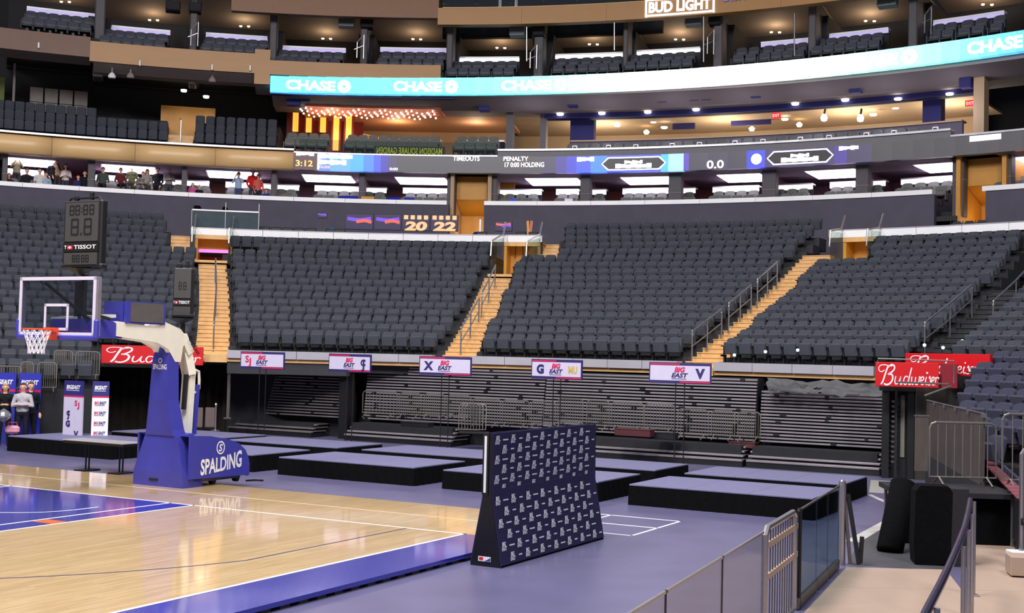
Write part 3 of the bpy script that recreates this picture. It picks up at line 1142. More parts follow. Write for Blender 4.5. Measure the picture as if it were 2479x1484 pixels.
LED = [(711, 768, (70, 28, 34), .35), (768, 800, (70, 120, 235), .9), (800, 848, (90, 150, 240), .9), (848, 880, (60, 150, 240), .9), (880, 905, (60, 120, 235), .8),
       (905, 922, (60, 80, 215), .7), (922, 940, (56, 52, 170), .5), (940, 960, (70, 64, 110), .3), (960, 1310, (74, 72, 78), .12), (1310, 1345, (70, 66, 96), .2), (1345, 1372, (66, 60, 150), .4),
       (1372, 1395, (62, 62, 190), .6), (1395, 1430, (58, 80, 220), .8), (1430, 1470, (60, 120, 235), .9), (1470, 1600, (60, 78, 200), .7), (1600, 1618, (70, 170, 235), .9), (1618, 1655, (150, 215, 250), 1.0),
       (1655, 1668, (90, 70, 190), .4), (1668, 1808, (72, 68, 88), .15), (1808, 1852, (56, 66, 200), .8), (1852, 2020, (74, 66, 110), .25), (2020, 2050, (84, 70, 160), .3), (2050, 2110, (84, 78, 110), .2), (2110, 2640, (92, 90, 94), .05)]
lr = thing('scoreboard_ribbon', 'long dark scoreboard ribbon with white lettering below the second balcony', 'display', ring(RW, 12, 11.3))
ZL0, ZL1 = 11.29, 12.06
for (a, c, rgb, e) in LED:
    MB().arc(RW - .02, RW + .4, ZL0, ZL1, TH(a, RW, 395), TH(c, RW, 395), 1.2).build('display_panel', led_mat(rgb, e), lr)
MB().arc(RW + .0, RW + .45, ZL1, 12.33, TH(1205, RW, 375), TH(2302, RW, 320), 1.5).build('grey_band', m_greyband, lr)
MB().arc(RW - .08, RW + .45, 12.33, 12.42, TH(1205, RW, 375), TH(2302, RW, 320), 1.5).build('silver_cap', m_alu, lr)
MB().arc(RW - .06, RW + .45, ZL1, 12.13, t_w, TH(1205, RW, 375), 1.5).build('silver_cap', m_alu, lr)
MB().arc(RW - .06, RW + .45, ZL1, 12.14, TH(2302, RW, 320), 60, 1.5).build('silver_cap', m_alu, lr)
m_ledw = M('led_white', (255, 255, 255), .4, emit=1.6, ecol=(255, 250, 255))
m_ledo = M('led_amber', (255, 190, 90), .4, emit=1.1, ecol=(255, 186, 92))


def led_text(txt, u0, u1, vtop, vbot, mat=None, bold=.02):
    R = RW - .03
    t0, za = on_ring(u0, vtop, R)
    t1, zb = on_ring(u1, vbot, R)
    _, zt = on_ring((u0 + u1) / 2, vtop, R)
    _, zl = on_ring((u0 + u1) / 2, vbot, R)
    m = MB()
    letter_ring(m, txt, R, (t0 + t1) / 2, zl, zt - zl, width=rad(t1 - t0) * R, bold=bold)
    m.build('display_text', mat or m_ledw, lr)


def led_blob(u0, u1, vtop, vbot, n=0):
    """lettering too blurred to read, drawn as a ragged white bar"""
    R = RW - .03
    t0, t1 = TH(u0, R, vtop), TH(u1, R, vbot)
    _, zt = on_ring((u0 + u1) / 2, vtop, R)
    _, zl = on_ring((u0 + u1) / 2, vbot, R)
    n = n or max(3, int((u1 - u0) / 9))
    m = MB()
    for i in range(n):
        a, c = t0 + (t1 - t0) * i / n, t0 + (t1 - t0) * (i + 1) / n
        k = .02 * ((i * 7) % 3)
        m.arc(R, R + .02, zl + k, zt - k * .7, a, c + .002, 1)
    m.build('display_text', m_ledw, lr)


led_text('3:12', 716, 757, 388, 402, m_ledo)
led_blob(717, 760, 367, 377)
led_blob(770, 853, 373, 385)
led_blob(769, 838, 387, 399)
led_text('COLLEGE', 768, 799, 401, 407, m_ledo)
led_text('0:00', 943, 963, 406, 412)
led_text('TIMEOUTS', 1097, 1161, 378, 389)
led_text('PENALTY', 1219, 1279, 379, 389)
led_text('17 0:00 HOLDING', 1222, 1317, 393, 404)
led_blob(1397, 1438, 380, 391)
led_text('0.0', 1711, 1752, 388, 407)
led_blob(2031, 2078, 353, 363)
MB().arc(RW - .035, RW - .022, ZL0 + .03, ZL1 - .03, TH(762, RW), TH(767, RW), 1).build('display_bar', m_ledw, lr)


def hexagon(u0, u1, v0, v1):
    R = RW - .03
    t0, t1 = TH(u0, R, v0), TH(u1, R, v1)
    zl, zt = ZL0 + .08, ZL1 - .08
    zm, k = (zl + zt) / 2, (t1 - t0) * .1
    for (gr, mt, RR) in ((0, m_ledw, R), (.06, led_mat((26, 24, 34), .05), R - .012)):
        g = deg(gr, R)
        P = [(t0 + g, zm), (t0 + k + g * .7, zl + gr), (t1 - k - g * .7, zl + gr), (t1 - g, zm), (t1 - k - g * .7, zt - gr), (t0 + k + g * .7, zt - gr)]
        vs = []
        N = 8
        lo = [P[0]] + [(P[1][0] + (P[2][0] - P[1][0]) * q / N, P[1][1]) for q in range(N + 1)] + [P[3]]
        hi = [P[0]] + [(P[5][0] + (P[4][0] - P[5][0]) * q / N, P[4][1]) for q in range(N + 1)] + [P[3]]
        m = MB()
        vs = [ring(RR, a, z) for a, z in lo] + [ring(RR, a, z) for a, z in hi]
        L_ = len(lo)
        m.add(vs, [(i, i + 1, L_ + i + 1, L_ + i) for i in range(L_ - 1)])
        m.build('hexagon_frame', mt, lr)
    m = MB()
    w = rad(t1 - t0) * R
    for (k0, k1, h0, h1) in ((-.28, .28, .09, .30), (-.14, .14, .30, .45)):
        for q in range(7):
            a = (t0 + t1) / 2 + (t1 - t0) * (k0 + (k1 - k0) * q / 7)
            m.arc(R - .03, R - .018, zl + h0 + .015 * (q % 2), zl + h1 - .02 * (q % 3), a, a + (t1 - t0) * (k1 - k0) / 7.05, 1)
    m.build('display_text', m_ledw, lr)


hexagon(1456, 1612, 386, 412)
hexagon(1856, 2018, 380, 392)
m = MB()
tc_, zc_ = on_ring(1831, 385, RW - .03)
p_ = ring(RW - .03, tc_, zc_)
disc(m, p_, Vector((cos(rad(tc_)), -sin(rad(tc_)), 0)), (0, 0, 1), .24, 20)
m.build('display_disc', m_ledw, lr)
m = MB()
m.arc(RW - .04, RW - .02, 11.80, 12.02, TH(2348, RW, 330), TH(2424, RW, 322), 1)
m.build('display_text', m_ledw, lr)

# ------------------------------------------------------------------ second tier, left: dark seats, wood stairs, back wall
mb = MB()
mb.arc(RW + .4, 47, 11.95, 12.1, -36, 60, 2)
struct(mb, 'floor_second_tier', m_concrete, 'dark floor of the second tier')
mb = MB()
mb.arc(47.0, 47.3, 12.0, 17, -36, TH(690, 45, 280), 2)
struct(mb, 'wall_second_tier_left', m_dark, 'almost black back wall of the upper left balcony')
mb = MB()
for i in range(1, 4):
    for (a, c) in ((-36, TH(402, 42, 320)), (TH(470, 42, 320), TH(672, 42, 320))):
        mb.arc(40.7 + .9 * i, 47, 12.1 + .58 * (i - 1), 12.1 + .58 * i, a, c, 2)
struct(mb, 'floor_balcony_steps', m_dark, 'dark stepped floor under the upper left balcony seats')
for i in range(3):
    R, z = 41.1 + .9 * i, 12.12 + .58 * i
    us = [u for u in range(-4, 402, 25)] + [u for u in range(484, 668, 25)]
    for j, u in enumerate(us):
        if i == 2 and (u > 240 and u < 420):
            continue
        left = u < 440
        jj = j if left else j - len([q for q in us if q < 440])
        t = thing('balcony_chair', 'dark balcony seat, %s from left, %s row, %s of the small stairs' % (ORD[jj], ('front', 'middle', 'top')[i], 'left' if left else 'right'), 'seat', ring(R, TH(u, R, 310), z), -rad(TH(u, R, 310)), 'dark seats on the upper left balcony')
        place('backrest', me_back, t)
        place('seat_pan', me_pan, t)
st = thing('balcony_stairs', 'small pale wood stairs between the upper left balcony seats', 'stairs', ring(40.6, TH(436, 41, 330), 12.1))
for i in range(5):
    MB().arc(40.5 + .45 * i, 41.0 + .45 * i, 11.9, 12.2 + .2 * i, TH(405, 41, 330), TH(466, 41, 330), 3).build('step', m_stairwood, st)
b0 = rpt(437, 343, 40.6)
MB().tube([b0, b0 + Vector((0, 0, 1.0)), rpt(437, 287, 41.5)], .03, 6).build('rail', m_steel, st)
# grey panelled screen wall, wood wall behind the small stairs
sw = thing('panel_screen', 'pale grey panelled screen behind the upper left balcony seats', 'screen', rpt(142, 275, 45.5))
for i in range(4):
    a, c = TH(70 + 36 * i, 45.4, 240), TH(70 + 36 * (i + 1), 45.4, 240)
    for (h0, h1) in ((13.9, 14.62), (14.65, 15.35)):
        MB().arc(45.4, 45.5, h0 + .0, h1, a + .05, c - .05, 2).build('panel', M('grey_screen_panel', (126, 120, 118), .7, var=.08), sw)
mb = MB()
mb.arc(45.5, 45.7, 13.0, 15.0, TH(390, 45.5, 250), TH(522, 45.5, 250), 2)
struct(mb, 'wall_balcony_wood', m_honey, 'honey wood wall behind the small balcony stairs')
for (u, v) in ((445, 222), (499, 237), (71, 139)):
    p = rpt(u, v, 44.2)
    t = thing('downlight', 'small round white downlight over the upper left balcony, %s' % {445: 'left of the wood wall pair', 499: 'right of the wood wall pair', 71: 'far left under the brown fascia'}[u], 'light', p)
    MB().lathe([(.0, .0), (.13, .0), (.15, .05), (.15, .1)], 12, p).build('lens', m_coollamp, t)
    warm_point(p - Vector((0, 0, .25)), 9, (1, .85, .6))
mb = MB()
mb.arc(45.0, 45.2, 12.5, 15.6, TH(-60, 45, 240), TH(10, 45, 240), 2)
struct(mb, 'wall_balcony_green', M('olive_wall', (96, 110, 60), .8), 'olive green wall at the upper left edge')
post = rpt(33, 230, 43.5)
o = based(MB().tube([post - Vector((0, 0, 1.4)), post + Vector((0, 0, 1.5))], .06, 6), 'balcony_post', m_soffit, post - Vector((0, 0, 1.4)))
tag(o, 'slim pale post beside the olive wall at upper left', 'post')

# ------------------------------------------------------------------ lounge with bulbs
uL0, uL1 = 694, 1228
mb = MB()
mb.arc(46.0, 46.2, 12.1, 15.2, TH(uL0, 46, 300), TH(880, 46, 300), 1.5)
struct(mb, 'wall_lounge_red', m_red, 'dark red wall of the lounge')
mb = MB()
mb.arc(48.5, 48.7, 12.1, 15.2, TH(840, 48, 300), TH(uL1, 48, 300), 1.5)
struct(mb, 'wall_lounge_back', m_beige, 'beige back wall of the lounge')
mb = MB()
mb.arc(42.0, 48.6, 14.72, 14.85, TH(uL0 + 40, 44, 300), TH(uL1, 44, 300), 1.5)
struct(mb, 'ceiling_lounge', M('peach_ceiling', (206, 150, 112), .7, var=.05), 'peach coloured lounge ceiling')
mb = MB()
mb.arc(41.6, 43.6, 14.60, 14.70, TH(742, 42.5, 250), TH(1072, 42.5, 250), 1.5)
cl = struct(mb, 'ceiling_lounge_canopy', M('coral_canopy', (232, 128, 96), .6, var=.05), 'coral ceiling canopy carrying rows of bulbs')
bulb = MB().lathe([(.0, -.05), (.035, -.035), (.05, 0), (.035, .035), (.0, .05)], 8).mesh('bulb', m_coollamp)
bt = thing('bulb_canopy', 'rows of small round bulbs under the coral lounge canopy', 'lights', ring(42, TH(900, 42, 250), 14.45))
random.seed(3)
for i in range(26):
    for rr in range(3):
        u = 728 + i * 12.8 + rr * 4
        R = 41.7 + rr * .7
        if u > 1070:
            continue
        p = ring(R, TH(u, R, 250), 14.46 + .07 * sin(i * 1.3 + rr))
        place('bulb', bulb, bt, p - Vector(FRAME[bt].translation))
m_glow = M('amber_light_column', (255, 190, 80), .5, emit=1.3, ecol=(255, 170, 60))
for i, (u, vt, vb) in enumerate(((717, 248, 318), (749, 252, 320), (783, 268, 320), (815, 272, 364), (845, 280, 352))):
    R = 45.6 - .3 * i
    a, za = on_ring(u - 7, vt, R)
    c, _ = on_ring(u + 7, vt, R)
    _, zb = on_ring(u, vb, R)
    t = thing('light_column', 'vertical glowing amber light column on the red lounge wall, %s from left' % ORD[i], 'light', ring(R, (a + c) / 2, zb), 0, 'amber light columns')
    MB().arc(R, R + .12, zb, za, a, c, 2).build('glow_panel', m_glow, t)
    MB().arc(R + .02, R + .2, zb, za, a - .12, a, 2).build('edge_strip', m_red, t)
    MB().arc(R + .02, R + .2, zb, za, c, c + .12, 2).build('edge_strip', m_red, t)
warm_point(ring(43.2, TH(800, 43, 300), 14.0), 60, (1, .5, .25), .4)
warm_point(ring(45.5, TH(960, 45, 300), 14.2), 80, (1, .68, .4), .4)
warm_point(ring(45.5, TH(1150, 45, 300), 14.2), 70, (1, .78, .55), .4)
mb = MB()                                              # curved gold cove above the bar
for q in range(10):
    a = TH(852 + q * 8, 46, 290)
    mb.arc(46.0, 46.4, 13.95 - q * .035, 14.25 - q * .035, a, TH(852 + q * 8 + 8.5, 46, 290), 1)
o = based(mb, 'light_cove', M('gold_cove', (226, 170, 92), .5, emit=.25), ring(46, TH(890, 46, 290), 13.6))
tag(o, 'curved golden light cove on the lounge wall', 'cove')
LOUNGE = [(702, 4, 26), (848, 9, 25), (1112, 4, 26)]
for g, (u0, n_, du) in enumerate(LOUNGE):
    for row in range(2):
        for j in range(n_):
            u = u0 + du * j + (6 if row else 0)
            armchair(TH(u, 41.2 + row, 340), 41.2 + row * .95, 12.12 + row * .42, 'lounge armchair, %s in the %s row, %s group below the bulbs' % (ORD[j], ('front', 'back')[row], ('left', 'middle', 'right')[g]), 'lounge armchairs')
for i, (a, c) in enumerate(((848, 950), (955, 1068), (1130, 1222))):
    t = thing('lounge_counter', 'narrow white counter behind the lounge armchairs, %s of three' % ('left', 'middle', 'right')[i], 'counter', ring(43.6, TH((a + c) / 2, 43.6, 325), 12.1))
    MB().arc(43.5, 44.0, 13.38, 13.46, TH(a, 43.6, 325), TH(c, 43.6, 325), 2).build('top', m_counter, t)
    MB().arc(43.6, 43.9, 12.1, 13.38, TH(a, 43.6, 325), TH(c, 43.6, 325), 2).build('body', m_dark, t)
# yellow banner hung back to front along the balcony glass
m_yel = M('yellow_print', (236, 220, 30), .6, emit=.15)
t0, zt = on_ring(912, 355, RW + .2)
t1, zb = on_ring(1070, 375, RW + .2)
bn = thing('balcony_banner', 'reversed black and yellow lettered banner along the lounge balcony', 'banner', ring(RW + .25, (t0 + t1) / 2, 12.15))
MB().arc(RW + .24, RW + .26, 12.15, 12.56, t0 - .2, t1 + .2, 1).build('cloth', m_black, bn)
vs, fs, w = glyphs('MADISON SQUARE GARDEN', .02)
MB().add([ring(RW + .225, t1 - (t1 - t0) * x / w, 12.19 + y * .30) for x, y in vs], fs).build('print', m_yel, bn)
mb = MB()
mb.arc(RW + .1, RW + .13, 12.15, 12.75, t_w + .3, TH(1205, RW, 350), 1.5)
o = based(mb, 'lounge_glass', m_clear, ring(RW + .1, TH(950, RW, 350), 12.15))
tag(o, 'low clear glass balustrade in front of the lounge', 'glass')

# ------------------------------------------------------------------ concourse right of the lounge
uC0 = 1232
mb = MB()
mb.arc(50.0, 50.2, 12.1, 16.0, TH(uC0, 50, 300), TH(2365, 50, 250), 2)
struct(mb, 'wall_concourse_back', m_beige, 'beige back wall of the concourse')
mb = MB()
mb.arc(43.2, 50.1, 14.80, 14.9, TH(uC0, 46, 280), TH(2365, 46, 250), 2)
struct(mb, 'ceiling_concourse', m_beige, 'beige concourse ceiling')
mb = MB()
mb.arc(43.0, 43.3, 14.42, 15.0, TH(1318, 43, 260), TH(2372, 43, 240), 2)
mb.arc(43.2, 43.6, 14.42, 14.5, TH(1318, 43, 260), TH(2372, 43, 240), 2)
struct(mb, 'trim_1', m_navywall, 'deep blue bulkhead above the concourse')
mb = MB()                                              # low wall and counter along the concourse front
mb.arc(43.0, 43.2, 12.1, 13.25, TH(1382, 43, 330), TH(2330, 43, 290), 2)
struct(mb, 'wall_concourse_low', M('dusky_low_wall', (84, 78, 96), .7, var=.1), 'dusky low wall along the concourse front')
mb = MB()
mb.arc(42.9, 43.6, 13.25, 13.32, TH(1382, 43, 330), TH(2330, 43, 290), 2)
struct(mb, 'trim_2', m_beige, 'beige ledge on the concourse low wall')
for (a, c, R, lab) in ((1226, 1242, 42.5, 'grey pillar at the right end of the lounge'), (1308, 1322, 43, 'grey pillar left of the concourse'), (1381, 1438, 44, 'broad dark blue pillar at the left of the concourse'), (2233, 2278, 44, 'broad dark blue pillar at the right of the concourse'), (2356, 2382, 41.5, 'tan pillar at the right end of the concourse')):
    o = MB().arc(R, R + .6, 12.1, 14.9, TH(a, R, 290), TH(c, R, 290), 3).build('concourse_pillar', m_navywall if 'blue' in lab else m_beige if 'tan' in lab else m_pillar)
    tag(o, lab, 'pillar', 'concourse pillars', 'structure')
for i, (a, c, va, vb) in enumerate(((1770, 1866, 272, 302), (1628, 1682, 300, 312))):
    R = 47
    t0, z1 = on_ring(a, va, R)
    t1, _ = on_ring(c, va, R)
    _, z0 = on_ring((a + c) / 2, vb, R)
    o = based(MB().arc(R, R + .15, z0, z1, t0, t1, 2), 'concourse_screen', m_navywall, ring(R, (t0 + t1) / 2, z0))
    tag(o, ('dark blue hanging screen in the middle of the concourse', 'small dark menu board left of the hanging screen')[i], 'screen')
DL = [(1356, 278), (1457, 276), (1568, 273), (1685, 267), (1925, 253), (2046, 244), (2174, 241), (2299, 229), (1646, 284), (1582, 296), (1494, 305), (1608, 310), (1900, 290), (2114, 279), (2168, 262), (2303, 247), (2007, 268), (1262, 283), (1124, 282), (1180, 282)]
for i, (u, v) in enumerate(DL):
    p = rpt(u, v, 42.9 if i < 8 else 46.5)
    t = thing('concourse_downlight', 'round ceiling downlight, %s from left in the %s row of the concourse' % (ORD[sorted(DL[:8] if i < 8 else DL[8:]).index((u, v))], 'front' if i < 8 else 'inner'), 'light', p, 0, 'concourse downlights')
    MB().lathe([(.0, -.02), (.14, -.02), (.17, .02), (.17, .06)], 10, p).build('lens', m_coollamp, t)
for u in (1450, 1750, 2050, 2290):
    warm_point(ring(46.5, TH(u, 46, 280), 13.6), 330, (1, .86, .68), .5)
for i, (u, v) in enumerate(((1420, 322), (1565, 320), (1820, 312), (1935, 302))):
    p = rpt(u, v, 47.5)
    t = thing('counter_lamp', 'warm lamp glowing on the concourse bar, %s from left' % ORD[i], 'lamp', p, 0, 'concourse bar lamps')
    MB().lathe([(.0, -.12), (.10, -.1), (.16, .02), (.06, .12), (.0, .13)], 10, p).build('shade', m_warmlamp, t)
for i, (u, v) in enumerate(((1995, 287), (2083, 288))):
    p = rpt(u, v, 45.0)
    t = thing('bright_spotlight', 'glaring white spotlight in the concourse, %s of two' % ('left', 'right')[i], 'light', p)
    MB().lathe([(.0, -.14), (.13, -.1), (.16, .04), (.09, .2)], 10, p).build('lens', M('glaring_lamp', (255, 255, 250), .4, emit=14), t)
    MB().tube([p + Vector((0, 0, .15)), p + Vector((.1, .2, .5))], .05, 6).build('housing', m_black, t)
for i, (u, v) in enumerate(((1879, 280), (2349, 250))):
    p = rpt(u, v, 44.5)
    t = thing('exit_sign', 'small red glowing exit sign, %s of the concourse' % ('middle', 'right end')[i], 'sign', p, -rad(TH(u, 44.5, 270)))
    MB().box((0, 0, 0), (.42, .08, .26)).build('box', M('red_glow', (255, 30, 40), .4, emit=2.0, ecol=(255, 26, 40)), t, world=False)
    m = MB()
    letter(m, 'EXIT', (0, -.045, -.07), (1, 0, 0), (0, 0, 1), .14, width=.32, align='c', bold=.02)
    m.build('lettering', M('pale_red_glow', (255, 190, 180), .4, emit=1.6), t, world=False)
for i, u in enumerate((1392, 1474, 1540, 1628, 1694, 1780, 1848, 1938, 2008, 2098, 2165, 2265)):
    p = rpt(u, 352 - max(0, u - 1392) * .048, 40.9)
    p.z = 12.12
    t = thing('swivel_monitor', 'small white-faced monitor on a stalk along the concourse counter, %s from left' % ORD[i], 'monitor', p, -rad(TH(u, 40.9, 340)), 'monitors along the concourse counter')
    MB().box((0, 0, .16), (.05, .05, .34)).build('stalk', m_white, t, world=False)
    MB().rbox((0, -.03, .46), (.24, .07, .26), .02).build('head', m_white, t, world=False)
    MB().box((0, -.07, .46), (.15, .01, .14)).build('screen', m_black, t, world=False)
for u in range(1290, 2480, 170):
    warm_point(ring(41.0, TH(u, 41, 300), 13.3), 42, (.86, .80, 1.0), .4)  # unseen fill lights, added along the balcony to brighten the soffit
for j in range(30):
    u = 1385 + j * 28.5
    z = 12.1
    armchair(TH(u, 41.9, 335), 41.9, z, 'dusky stool chair behind the concourse counter, %s from left' % ORD[j], 'chairs behind the concourse counter', PI)

# ------------------------------------------------------------------ blue ribbon display and its soffit
cr = thing('ribbon_display', 'glowing sky-blue and white ribbon display reading CHASE', 'display', ring(RW, 15, 15.0))
NSEG = 44
uu0, uu1 = 655, 2640


def glare_ramp(u):  # overexposed look painted in: panel colours whiten towards the middle
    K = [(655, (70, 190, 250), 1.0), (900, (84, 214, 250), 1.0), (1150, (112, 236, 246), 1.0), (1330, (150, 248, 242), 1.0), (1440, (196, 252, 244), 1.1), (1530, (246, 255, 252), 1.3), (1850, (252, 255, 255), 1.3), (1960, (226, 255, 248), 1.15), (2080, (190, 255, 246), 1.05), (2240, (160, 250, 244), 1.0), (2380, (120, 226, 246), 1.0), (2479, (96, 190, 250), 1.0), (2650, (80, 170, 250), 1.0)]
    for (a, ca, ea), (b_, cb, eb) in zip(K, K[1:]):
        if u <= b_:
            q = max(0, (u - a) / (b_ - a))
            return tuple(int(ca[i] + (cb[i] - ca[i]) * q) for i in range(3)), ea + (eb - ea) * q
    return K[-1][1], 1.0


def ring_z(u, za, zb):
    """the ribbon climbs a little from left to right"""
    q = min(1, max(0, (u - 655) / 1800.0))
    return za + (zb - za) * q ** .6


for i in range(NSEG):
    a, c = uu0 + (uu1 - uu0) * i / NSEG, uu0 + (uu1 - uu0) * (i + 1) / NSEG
    rgb, e = glare_ramp((a + c) / 2)
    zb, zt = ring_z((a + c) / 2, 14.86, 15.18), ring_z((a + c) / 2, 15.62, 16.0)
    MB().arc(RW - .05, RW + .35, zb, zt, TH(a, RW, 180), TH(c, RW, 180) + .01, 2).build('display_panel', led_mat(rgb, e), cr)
m_cw = M('ribbon_white', (255, 255, 255), .4, emit=1.5)
m_cw2 = M('ribbon_blue_mark', (120, 200, 240), .4, emit=1.0)
for (a, c, l0, l1) in ((692, 812, 816, 851), (952, 1070, 1075, 1111), (1213, 1335, 1340, 1376), (2036, 2172, 2180, 2221), (2340, 2475, 2484, 2520)):
    zb, zt = ring_z(a, 14.86, 15.18), ring_z(a, 15.62, 16.0)
    hgt = zt - zb
    R = RW - .06
    m = MB()
    letter_ring(m, 'CHASE', R, (TH(a, R, 200) + TH(c, R, 200)) / 2, zb + hgt * .22, hgt * .56, width=rad(TH(c, R, 200) - TH(a, R, 200)) * R, bold=.045)
    m.build('display_text', m_cw, cr)
    th = TH((l0 + l1) / 2, R, 200)
    ex = Vector((cos(rad(th)), -sin(rad(th)), 0))
    m = MB()
    disc(m, ring(R, th, zb + hgt * .5), ex, Vector((0, 0, 1)), hgt * .42, 8, hgt * .1)
    m.build('display_octagon', m_cw, cr)
mb = MB()
mb.arc_profile([(RW + .3, 14.98), (RW + .35, 15.3), (44, 15.3), (44, 14.72), (42.0, 14.62)], TH(655, RW, 220), 60, 1.5)
struct(mb, 'ceiling_ribbon_soffit', m_soffit, 'taupe sloped soffit under the blue ribbon display')
mb = MB()
mb.arc_profile([(RW + .1, 14.82), (RW + .1, 14.86), (RW + .5, 14.86), (RW + .5, 14.82)], TH(655, RW, 220), TH(1100, RW, 220), 1.5)
struct(mb, 'trim_3', m_navywall, 'dark edge under the left end of the ribbon display')
for i, u in enumerate((1172, 1388, 1605, 1683, 1712, 1832, 2072, 2340)):
    p = rpt(u, 258 - max(0, u - 1172) * .05, 41.6)
    o = based(MB().rbox(p, (.5, .5, .5), .04, rz=-rad(TH(u, 41, 250))), 'soffit_speaker', m_navywall, p)
    tag(o, 'boxy dark loudspeaker under the ribbon display soffit, %s from left' % ORD[i], 'loudspeaker', 'soffit loudspeakers')
for i, (u, v, w) in enumerate(((712, 247, 34), (740, 237, 22), (880, 236, 16), (918, 236, 24), (955, 236, 20))):
    p = rpt(u, v, 41.2)
    o = based(MB().rbox(p, (w * .0196, .4, .38), .03, rz=-rad(TH(u, 41, 250))), 'ceiling_speaker', m_navywall, p)
    tag(o, 'dark ceiling loudspeaker above the bulb canopy, %s from left' % ORD[i], 'loudspeaker', 'lounge ceiling loudspeakers')

# ------------------------------------------------------------------ wooden fascia steps at the upper left
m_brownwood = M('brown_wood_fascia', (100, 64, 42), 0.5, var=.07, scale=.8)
ft = thing('stepped_wood_fascia', 'amber wood balcony front stepping down from upper left to the ribbon display', 'fascia', ring(RW, -12, 15))


def zat(u, v, R=RW):
    return on_ring(u, v, R)[1]


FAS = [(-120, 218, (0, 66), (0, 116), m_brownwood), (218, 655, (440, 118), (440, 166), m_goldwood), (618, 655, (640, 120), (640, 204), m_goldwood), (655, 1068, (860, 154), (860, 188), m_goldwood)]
for (a, c, tp, bt_, mt) in FAS:
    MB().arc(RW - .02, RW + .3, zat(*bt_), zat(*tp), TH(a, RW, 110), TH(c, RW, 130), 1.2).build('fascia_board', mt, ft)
for (a, c, v0, v1) in ((-120, 218, (110, 128), (110, 140)), (226, 618, (420, 166), (420, 190)), (618, 660, (640, 205), (640, 222))):
    z0, z1 = zat(*v1, R=RW + .9), zat(*v0)
    MB().arc_profile([(RW + .0, z1), (RW + .3, z1 + .05), (RW + 1.5, z1), (RW + 1.4, z0 - .05), (RW + .9, z0)], TH(a, RW, 150), TH(c, RW, 150), 1.5).build('soffit_board', m_soffit, ft)
for i, (u, v) in enumerate(((94, 110), (339, 153), (514, 163), (606, 165))):
    p = rpt(u, v, RW - .1)
    o = based(MB().rbox(p, (.08, .12, .26), .02), 'fascia_lamp', m_white, p)
    tag(o, 'small white bracket lamp on the amber fascia, %s from left' % ORD[i], 'lamp', 'bracket lamps on the fascia')
for i, (u, v, lit) in enumerate(((271, 184, 1), (316, 184, 0), (514, 194, 0))):
    p = rpt(u, v, RW + .4)
    t = thing('stage_spotlight', 'grey spotlight hanging from the taupe soffit, %s of three' % ('left', 'middle', 'right')[i], 'spotlight', p)
    MB().lathe([(.0, -.1), (.16, -.1), (.18, 0), (.1, .12), (.05, .16)], 10, p).build('head', m_white if lit else m_soffit, t)
    MB().tube([p + Vector((0, 0, .12)), p + Vector((0, 0, .6))], .04, 6).build('stem', m_soffit, t)

# ------------------------------------------------------------------ top tier boxes: two seat rows, drink light, pillars, ceiling
TOP = [  # u0, u1, floor drop pixel of front seat top, strip (u0,u1,v)
    ('box at the top left corner', 30, 232, (62, 235), 28, [72, 100, 128, 156, 184, 212]),
    ('box above the left amber fascia', 238, 455, (250, 412), 70, [262, 288, 314, 340, 366, 393]),
    ('box below the pair of black speakers', 480, 655, (498, 655), 87, [508, 534, 560, 586, 612, 638]),
    ('first box above the ribbon display', 662, 872, (676, 838), 117, [688, 713, 738, 764, 794, 820]),
    ('second box above the ribbon display', 890, 1080, (921, 1083), 119, [935, 963, 992, 1018, 1045, 1070]),
    ('third box above the ribbon display', 1088, 1290, (1097, 1258), 141, [1104, 1131, 1157, 1184, 1215, 1241]),
    ('fourth box above the ribbon display', 1315, 1510, (1345, 1512), 132, [1360, 1390, 1420, 1446, 1470, 1496]),
    ('fifth box above the ribbon display', 1512, 1730, (1520, 1695), 122, [1534, 1562, 1590, 1618, 1646, 1672]),
    ('sixth box above the ribbon display', 1745, 1960, (1842, 1965), 100, [1796, 1826, 1860, 1888, 1915, 1942]),
    ('seventh box above the ribbon display', 1962, 2200, (1972, 2150), 80, [1986, 2013, 2040, 2068, 2096, 2124]),
    ('box at the top right', 2230, 2500, (2255, 2430), 42, [2272, 2302, 2342, 2376, 2420])]
m_topceil = M('taupe_box_ceiling', (156, 142, 132), .8, var=.08, scale=.8)
tops = MB()
tback = MB()
